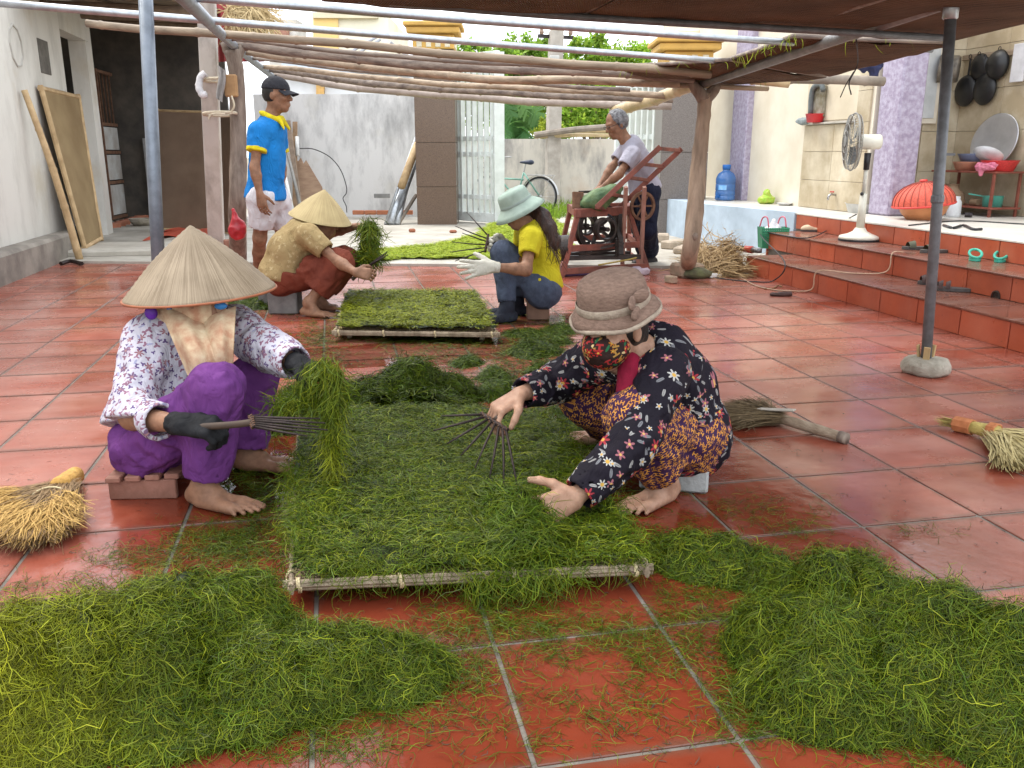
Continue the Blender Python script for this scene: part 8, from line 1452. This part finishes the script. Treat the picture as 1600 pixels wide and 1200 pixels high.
# ================================================================== the seaweed press machine
M_OX = mat('red_oxide_frame', (.30, .095, .065), (.15, .06, .045), 9, .6, .3, c3=(.42, .2, .14)); M_GREASE = mat('greasy_steel', (.06, .05, .045), (.03, .026, .024), 12, .4, .2, metal=.6)
t = empty('press_machine', G(940, 420), 'rust red framed roller machine with ladder chute and drive wheels', 'machine')
fl_, fr_ = G(878, 433), G(1013, 424); bl_ = fl_ + A([.22, 1.0, 0]); br_ = fr_ + A([.15, 1.0, 0]); dF = dep(fl_)
tl0, tr0 = D(903, 332, dF - .16), D(982, 330, dep(fr_) - .18); zt_ = (tl0[2] + tr0[2]) / 2; tl0[2] = tr0[2] = zt_; tbl, tbr = bl_ * .62 + tl0 * A([.38, .38, 0]) + A([.08, .1, 0]), br_ * .62 + tr0 * A([.38, .38, 0]); tbl[2] = tbr[2] = zt_
for a, b in ((fl_, tl0), (fr_, tr0), (bl_, tbl), (br_, tbr)): q = MB(); q.bar(a, b, .042, .042, (0, 1, 0), .004); obj('leg', q, M_OX, t)
for a, b in ((tl0, tr0), (tbl, tbr), (tl0, tbl), (tr0, tbr)): q = MB(); q.bar(a - nrm(b - a) * .03, b + nrm(b - a) * .03, .05, .075, bev=.004); obj('top_rail', q, M_OX, t)
for s_ in (.42, .06):
    for (a0, a1, b0_, b1_) in ((fl_, tl0, fr_, tr0), (bl_, tbl, br_, tbr), (fl_, tl0, bl_, tbl), (fr_, tr0, br_, tbr)):
        q = MB(); q.bar(lerp(a0, a1, s_ + .03), lerp(b0_, b1_, s_ + .03), .04, .055, bev=.003); obj('cross_rail', q, M_OX if s_ > .1 else M_OX, t)
# chute: a ladder frame rising to the right
cA, cB, cC, cD = D(932, 324, 7.45), D(1032, 229, 7.25), D(1065, 232, 7.65), D(962, 330, 7.9)
for a, b in ((cA, cB), (cD, cC)): q = MB(); q.bar(a, b, .03, .045, bev=.003); obj('chute_rail', q, M_OX, t)
for s_ in (.0, .22, .5, .72, .97): q = MB(); q.bar(lerp(cA, cB, s_), lerp(cD, cC, s_), .028, .03, bev=.003); obj('chute_rung', q, M_OX, t)
for px, py, gx_, gy_ in ((978, 292, 972, 424), (1007, 292, 1001, 424)): q = MB(); q.bar(D(px, py, 7.45), A([*G(gx_, gy_)[:2], .03]), .03, .03, (0, 1, 0)); obj('chute_strut', q, mat('pale_strut', (.42, .24, .19), (.3, .16, .12), 9, .7), t)
def wheel(c, ax_, R, w_, ns, name='drive_wheel', m=M_GREASE):
    M = axes(ax_)[:, [1, 2, 0]]; q = MB(); q.lathe([(R * .82, -w_), (R, -w_), (R * .95, 0), (R, w_), (R * .82, w_), (R * .82, -w_)], 30, c, M); q.lathe([(.002, -w_ * 1.4), (R * .2, -w_ * 1.4), (R * .2, w_ * 1.4), (.002, w_ * 1.4)], 12, c, M)
    for k in range(ns): a = k * 2 * PI / ns; q.bar(A(c) + M @ A([R * .15 * math.cos(a), R * .15 * math.sin(a), 0]), A(c) + M @ A([R * .86 * math.cos(a), R * .86 * math.sin(a), 0]), R * .12, w_ * .8, tuple(M[:, 2])); 
    return obj(name, q, m, t)
wa_ = A([.25, -1, 0]); wheel(D(934, 356, 7.75), wa_, .22, .035, 5); wheel(D(945, 358, 7.55), wa_, .10, .04, 0, 'motor'); wheel(D(915, 352, 7.7), wa_, .09, .03, 4, 'pulley'); wheel(D(878, 388, 7.7), nrm(A([1, -.3, 0])), .12, .06, 0, 'flywheel'); wheel(D(1004, 322, 7.75), wa_, .13, .012, 6, 'hand_wheel', M_RUST)
q = MB(); q.tube(catmull([D(905, 345, 7.7), D(930, 332, 7.7), D(955, 338, 7.7), D(962, 356, 7.7), D(950, 376, 7.7), D(925, 378, 7.7), D(905, 365, 7.7)], 4), .010, 6); obj('belt', q, M_PLBLK, t, True)
q = MB(); q.bar(D(893, 397, 7.75), D(975, 380, 7.75), .02, .02); obj('rod', q, M_GREASE, t); q = MB(); q.bar(D(905, 398, 7.6), D(960, 390, 7.8), .015, .015); obj('rod', q, M_GREASE, t); q = MB(); q.bar(D(918, 378, 7.75), D(919, 398, 7.75), .04, .04); obj('bracket', q, M_GREASE, t)
for yy in (0, .28): q = MB(); q.bar(D(880, 403, 7.65) + A([0, yy, 0]), D(1000, 401, 7.8) + A([0, yy, 0]), .05, .04); obj('bed_rail', q, M_GREASE, t)
q = MB(); q.bar(D(968, 335, 7.8), D(969, 398, 7.8), .05, .05, (0, 1, 0)); obj('upright', q, M_GREASE, t)
for k in range(9): q = MB(); a = D(964, 375 + 3 * k, 7.7); q.lathe([(.012, -.006), (.02, -.006), (.02, .006), (.012, .006)], 8, a, axes(wa_)[:, [1, 2, 0]]); obj('chain_link', q, M_GREASE, t)
q = MB(); q.bar(D(903, 300, 7.6), D(903, 326, 7.6), .10, .03, (0, 1, 0), .004); obj('side_plate', q, M_RUST, t); q = MB(); q.tube([D(905, 300, 7.6), D(965, 298, 7.9)], .012, 6); obj('shaft', q, M_GREASE, t)
q = MB(); q.tube([D(908, 322, 7.6), D(930, 319, 8.1)], .06, 14); obj('roller', q, M_GREASE, t)
bd = Body(); bd.chain([D(917, 318, 7.62), D(935, 312, 7.62), D(958, 300, 7.62), D(968, 294, 7.65)], [.07, .085, .06, .03], .04, fold=(.012, 20, 2.5)); V, F = bd.mesh(.012); obj('seaweed_roll', (V, F), mat('rolled_seaweed', (.16, .24, .10), (.05, .11, .05), 9, .6, .5, 60, c3=(.34, .36, .10)), label='thick green roll of seaweed lying on the machine rollers', cat='seaweed', smooth=True)
bd = Body(); c = G(1000, 433) ; bd.ell(c + A([0, .15, .03]), (.13, .07, .035), fold=(.02, 26, 26)); bd.cut((0, 0, .002), (0, 0, -1)); V, F = bd.mesh(.012); obj('pale_rag', (V, F), mat('mauve_rag', (.50, .42, .46), (.36, .28, .34), 20, .9), label='pale mauve rag crumpled at the machine foot', cat='rag', smooth=True)
bd = Body(); c = G(885, 432); bd.cap(c + A([0, .02, .01]), c + A([.28, .06, .012]), .03, .02, fold=(.012, 20, 3)); bd.cut((0, 0, .002), (0, 0, -1)); V, F = bd.mesh(.012); obj('purple_rag', (V, F), mat('purple_rag', (.14, .09, .20), None, 20, .9), label='dark purple rag on the tiles at the machine left leg', cat='rag', smooth=True)
line('bent_rod', [D(935, 414, 7.7), D(985, 405, 7.75), D(1000, 400, 7.8)], .008, MATS['yellow_straw'], 'thin yellow stick lying under the machine', 'stick', n=5, sag=3)
# ------------------------------------------------------------------ bicycle beyond the gate
bc = G(843, 338) ; bx = nrm(A([.75, -.66, 0])); t = empty('bicycle', bc, 'mint green bicycle with black saddle and wire basket standing outside the gate', 'bicycle'); sd_ = np.cross(bx, (0, 0, 1.0)); rw = bc - A([0, 0, bc[2]]) + A([0, 0, .34]); fwh = rw - bx * 1.06; M_FR = mat('mint_frame', (.22, .42, .34), None, 9, .4, metal=.2); M_CHR = mat('dull_chrome', (.45, .45, .45), (.35, .35, .35), 20, .35, metal=.8)
def circ(c, r, n=30): return [c + (bx * math.cos(a) + A([0, 0, 1]) * math.sin(a)) * r for a in np.arange(n) * 2 * PI / n]
for c in (rw, fwh):
    w_ = obj('wheel', MB().tube(circ(c, .30), .010, 6, closed=True), M_CHR, t, True); obj('tyre', MB().tube(circ(c, .325), .018, 7, closed=True), M_PLBLK, w_, True); q = MB(); q.tube([c - sd_ * .04, c + sd_ * .04], .025, 8)
    for k in range(16): a = k * PI / 8; q.tube([c + sd_ * .02 * (-1) ** k, c + (bx * math.cos(a) + A([0, 0, 1]) * math.sin(a)) * .3], .0022, 3)
    obj('spoke', q, M_CHR, w_, kind='stuff')
bbk = rw - bx * .45 + A([0, 0, -.06]); st = rw - bx * .32 + A([0, 0, .40]); ht = fwh + bx * .16 + A([0, 0, .50]); q = MB()
for a, b in ((bbk, st), (bbk, ht - A([0, 0, .12])), (rw, bbk), (rw, st), (st - A([0, 0, .12]), ht - A([0, 0, .2]))): q.tube([a, b], .016, 7)
obj('frame', q, M_FR, t, True); q = MB(); q.tube([ht + A([0, 0, .04]), ht - A([0, 0, .1]), fwh + sd_ * .05], .014, 7); obj('fork', q, M_FR, t, True); q = MB(); q.tube([st, st + (st - bbk) * .35], .012, 7); obj('seat_post', q, M_CHR, t); sp_ = st + (st - bbk) * .38; bd = Body(); bd.cap(sp_ - bx * .10, sp_ + bx * .08, .03, .07, .02, flat=(A([0, 0, 1.0]), 1.6)); V, F = bd.mesh(.012); obj('saddle', (V, F), mat('navy_saddle', (.02, .03, .06), None, 20, .5), t, True)
q = MB(); hb = ht + A([0, 0, .16]); q.tube(catmull([hb + sd_ * .27 + bx * .18, hb + sd_ * .2 + bx * .02, hb, hb - sd_ * .2 + bx * .02, hb - sd_ * .27 + bx * .18], 4), .011, 7); q.tube([ht, hb], .013, 7); obj('handlebar', q, M_CHR, t, True); q = MB(); kc = ht - bx * .22 + A([0, 0, .02])
for z in (-.12, -.04, .04, .12): q.tube([kc + bx * sx * .15 + sd_ * sy * .17 + A([0, 0, z]) for sx, sy in ((-1, -1), (1, -1), (1, 1), (-1, 1))], .005, 4, closed=True)
for k in range(7):
    for s_ in (-1, 1): q.bar(kc + sd_ * s_ * .17 + bx * (k - 3) * .05 - A([0, 0, .12]), kc + sd_ * s_ * .17 + bx * (k - 3) * .05 + A([0, 0, .12]), .006, .006); q.bar(kc + bx * s_ * .15 + sd_ * (k - 3) * .055 - A([0, 0, .12]), kc + bx * s_ * .15 + sd_ * (k - 3) * .055 + A([0, 0, .12]), .006, .006)
q.box(kc - A([0, 0, .12]), (.3, .34, .006), axes(bx)); obj('basket', q, mat('dark_wire', (.12, .12, .12), None, 20, .5), t); q = MB()
for s_ in (-1, 1): q.tube([rw + A([0, 0, .36]) + sd_ * s_ * .06 - bx * .22, rw + A([0, 0, .36]) + sd_ * s_ * .06 + bx * .26, rw + sd_ * s_ * .06], .006, 5)
for k in range(4): q.tube([rw + A([0, 0, .362]) + sd_ * .07 + bx * (k * .13 - .2), rw + A([0, 0, .362]) - sd_ * .07 + bx * (k * .13 - .2)], .005, 4)
obj('carrier', q, M_CHR, t, True); q = MB(); P = [[rw + (bx * math.cos(a) + A([0, 0, 1]) * math.sin(a)) * .36 + sd_ * s_ * .03 for s_ in (-1, 1)] for a in np.linspace(.1, 2.9, 18)]; q.grid(P); obj('mudguard', q, mat('mudguard', (.5, .52, .52), None, 9, .4, metal=.4), t, True)
# ------------------------------------------------------------------ mats, boards and poles leaning about
def lean_mat(c4, lab, frame_r, m=M_MATL):
    t = empty('leaning_mat', A(c4[0]) * A([1, 1, 0]), lab , 'mat'); VF, uv, ring = matsheet(c4, (8, 12), .012, .0, .002); obj('weave', VF, m, t, uv=uv); cc_ = [A(x, float) for x in c4]
    for k in range(4): q = MB(); a, b = cc_[k], cc_[(k + 1) % 4]; q.tube([a - nrm(b - a) * .03, lerp(a, b, .5), b + nrm(b - a) * .03], frame_r, 7, wob=.08); obj('frame_pole', q, mat('tan_bamboo', (.56, .40, .22), (.36, .24, .12), 7, .7, .2, 40), t)
    return t
lean_mat([XP(132, 387, -2.60), XP(157, 372, -2.62), XP(122, 152, -2.83), XP(64, 138, -2.83)], 'tan woven panel in a bamboo frame leaning on the whitewashed wall', .028, weave('tan_weave', (.50, .37, .20), (.30, .20, .10), 30, 30))
g0 = G(125, 409); line('leaning_pole', [g0 + A([0, 0, .01]), D(85, 270, dep(g0) - .28), D(38, 141, dep(g0) - .50)], (.038, .028), mat('tan_bamboo', (.56, .40, .22), (.36, .24, .12), 7, .7, .2, 40), 'bamboo pole leaning left of the woven panel on the whitewashed wall', 'pole', nodes=.38)
P0, P1 = D(252, 348, 12.2), D(338, 346, 12.0); lean_mat([P0 * A([1, 1, 0]) + A([0, 0, .03]), P1 * A([1, 1, 0]) + A([0, 0, .03]), D(336, 176, 12.1), D(246, 173, 12.3)], 'brown woven panel closing the dark shed opening', .02, weave('brown_weave', (.42, .29, .20), (.24, .16, .11), 34, 30))
P0, P1 = D(338, 346, 11.8), D(366, 346, 11.3); lean_mat([P0 * A([1, 1, 0]) + A([0, 0, .03]), P1 * A([1, 1, 0]) + A([0, 0, .03]), D(362, 182, 11.3), D(336, 180, 11.8)], 'narrow brown woven panel behind the forked post', .02, MATS['brown_weave'])
P = [[zD(x0 + (330 - x0) * u, y_ + 4 * math.sin(u * 9 + y_), .045 + .02 * math.sin(u * 14 + y_ * .6)) for u in np.linspace(0, 1, 12)] for x0, y_ in ((222, 372), (232, 366), (245, 360), (280, 354))]; q = MB(); q.grid(P); obj('orange_sheet', q, mat('orange_tarp', (.62, .12, .06), (.5, .08, .05), 6, .6, .2), label='orange red plastic sheet lying on the concrete by the shed', cat='sheet', smooth=True)
c = G(222, 352, .03); obj('cement_bowl', MB().lathe([(.002, 0), (.12, 0), (.17, .10), (.18, .10), (.14, .02), (.002, .02)], 20, c), M_CEM, label='shallow cement bowl on the sill beside the barred door', cat='bowl', smooth=True)
for k in range(7): c = G(176 + k * 7.5, 352 - k * 2.2, .06); q = MB(); q.box(c + A([0, 0, -.01]), (.2, .1, .07), rotz(.7), .006); obj('loose_brick', q, mat('red_brick', (.36, .14, .08), (.26, .1, .06), 9, .9, .4, vary=.15), label=['leftmost', 'second', 'third', 'middle', 'fifth', 'sixth', 'rightmost'][k] + ' worn red brick of the low row at the barred door foot', cat='brick', group='bricks in the row at the barred door')
bpl = G(120, 411); q = MB(); q.tube(catmull([G(95, 412, .02), G(110, 408, .03), G(128, 412, .02)], 3), .02, 6); obj('iron_hook', q, M_IRON, label='rusty iron hook lying at the leaning pole foot', cat='hook')
# boards behind the man in blue
M_PLY = mat('plywood', (.40, .27, .18), (.28, .18, .12), 5, .8, .2, stretch=(1, 1, 4)); dB = 13.3
def board(px, lab, m, th=.03, d0=dB, name='board', cat='board'):
    P = [D(x, y, d0 - .0 * y) for x, y in px]; q = MB(); q.prism(P, nrm(fw * A([1, 1, 0])) * th); return obj(name, q, m, label=lab, cat=cat)
board([(472, 342), (512, 336), (503, 292), (478, 250), (474, 256), (470, 246), (466, 252), (452, 244)], 'broken sheet of brown plywood leaning on the back wall', M_PLY, .02, 13.6)
board([(466, 336), (473, 336), (453, 188), (446, 188)], 'dark weathered plank leaning on the back wall behind the man', mat('grey_timber2', (.34, .26, .2), (.2, .15, .11), 8, .9, .3), .04, 13.2)
board([(457, 340), (463, 340), (464, 190), (457, 190)], 'upright brown plank on the back wall right of the man', mat('grey_timber3', (.40, .27, .17), (.26, .17, .1), 8, .9, .3), .04, 13.5)
line('white_pipe', [D(465, 243, 13.4), D(464, 214, 13.45)], .03, mat('white_pvc', (.72, .72, .70), None, 6, .4), 'short white pipe on the upright brown plank', 'pipe', sag=1)
line('white_stick', [D(462, 352, 12.6), D(442, 262, 12.9)], .03, mat('white_pvc', (.72, .72, .70)), 'long white stick leaning behind the man in blue', 'stick', sag=1)
line('grey_stick', [D(473, 336, 13.0), D(441, 205, 13.3)], .025, mat('grey_stick', (.34, .33, .31), None, 9, .7), 'grey metal stick leaning among the boards', 'stick', sag=1)
line('wall_cable', [D(468, 232, 14.1), D(490, 233, 14.1), D(515, 245, 14.1), D(532, 265, 14.1), D(541, 290, 14.1), D(541, 302, 14.1), D(536, 310, 14.1), D(541, 322, 14.1), D(542, 332, 14.1)], .008, M_PLBLK, 'black cable looped down the weathered back wall', 'cable', n=5, sag=5)
for k, (x0, y0, x1, y1, r, m_, lb) in enumerate(((602, 356, 650, 215, .022, M_PIPE, 'thin steel tube at the left of the bundle leaning by the brown pillar'), (610, 352, 630, 285, .075, M_PIPE, 'fat shiny steel tube in the leaning bundle'), (620, 354, 636, 286, .05, M_PIPE, 'second shiny steel tube in the leaning bundle'), (627, 292, 652, 225, .06, MATS['tan_bamboo'], 'tan bamboo pole at the top of the leaning bundle'), (615, 355, 652, 250, .03, M_PIPEDK, 'dark tube in the leaning bundle'), (622, 352, 650, 305, .028, MATS['grey_bamboo'], 'short grey pole at the right of the leaning bundle'))):
    line('leaning_tube', [A([*D(x0, y0, 13.0)[:2], max(.03, D(x0, y0, 13.0)[2])]), D(x1, y1, 13.4)], r, m_, lb, 'tube', 'tubes leaning by the brown pillar', sag=1)
for k, (px, py, s_, lab) in enumerate(((644, 363, (.09, .06, .05), 'small reddish brick below the brown gate pillar'), (708, 364, (.10, .06, .04), 'red brick under the open gate leaf'), (1052, 388, (.3, .16, .09), 'pale broken cement slab at the grey pillar foot'), (1072, 395, (.34, .2, .07), 'flat pale cement slab nearest the crooked post'), (1036, 378, (.2, .14, .1), 'small cement lump at the grey pillar corner'))):
    c = G(px, py, .025); q = MB(); q.box(c + A([0, 0, s_[2] / 2]), s_, rotz(.3 * k), .015); obj('rubble_block', q, MATS['red_brick'] if k < 2 else mat('pale_rubble', (.50, .42, .33), (.36, .29, .22), 9, .95, .6), label=lab, cat='rubble')
# weeds outside the gate
P = A([G(x, y) for x, y in zip(rng.uniform(780, 905, 260), rng.uniform(322, 345, 260))]); P = np.repeat(P, 10, 0) + rng.normal(0, .06, (2600, 3)) * A([1, 1, 0]); n = len(P); V, F, ids = strands(P, rng.normal(0, 1, (n, 3)) * A([1, 1, .1]), A([0, 0, 1.0]) + rng.normal(0, .4, (n, 3)), rng.uniform(.06, .28, n), .014, 3, .7, 0); obj('weeds', (V, F), M_LEAF2, col=tint(ids, n, .6, 1.3, .2), kind='stuff', label='green and yellow weeds growing along the lane outside the gate', cat='weeds')
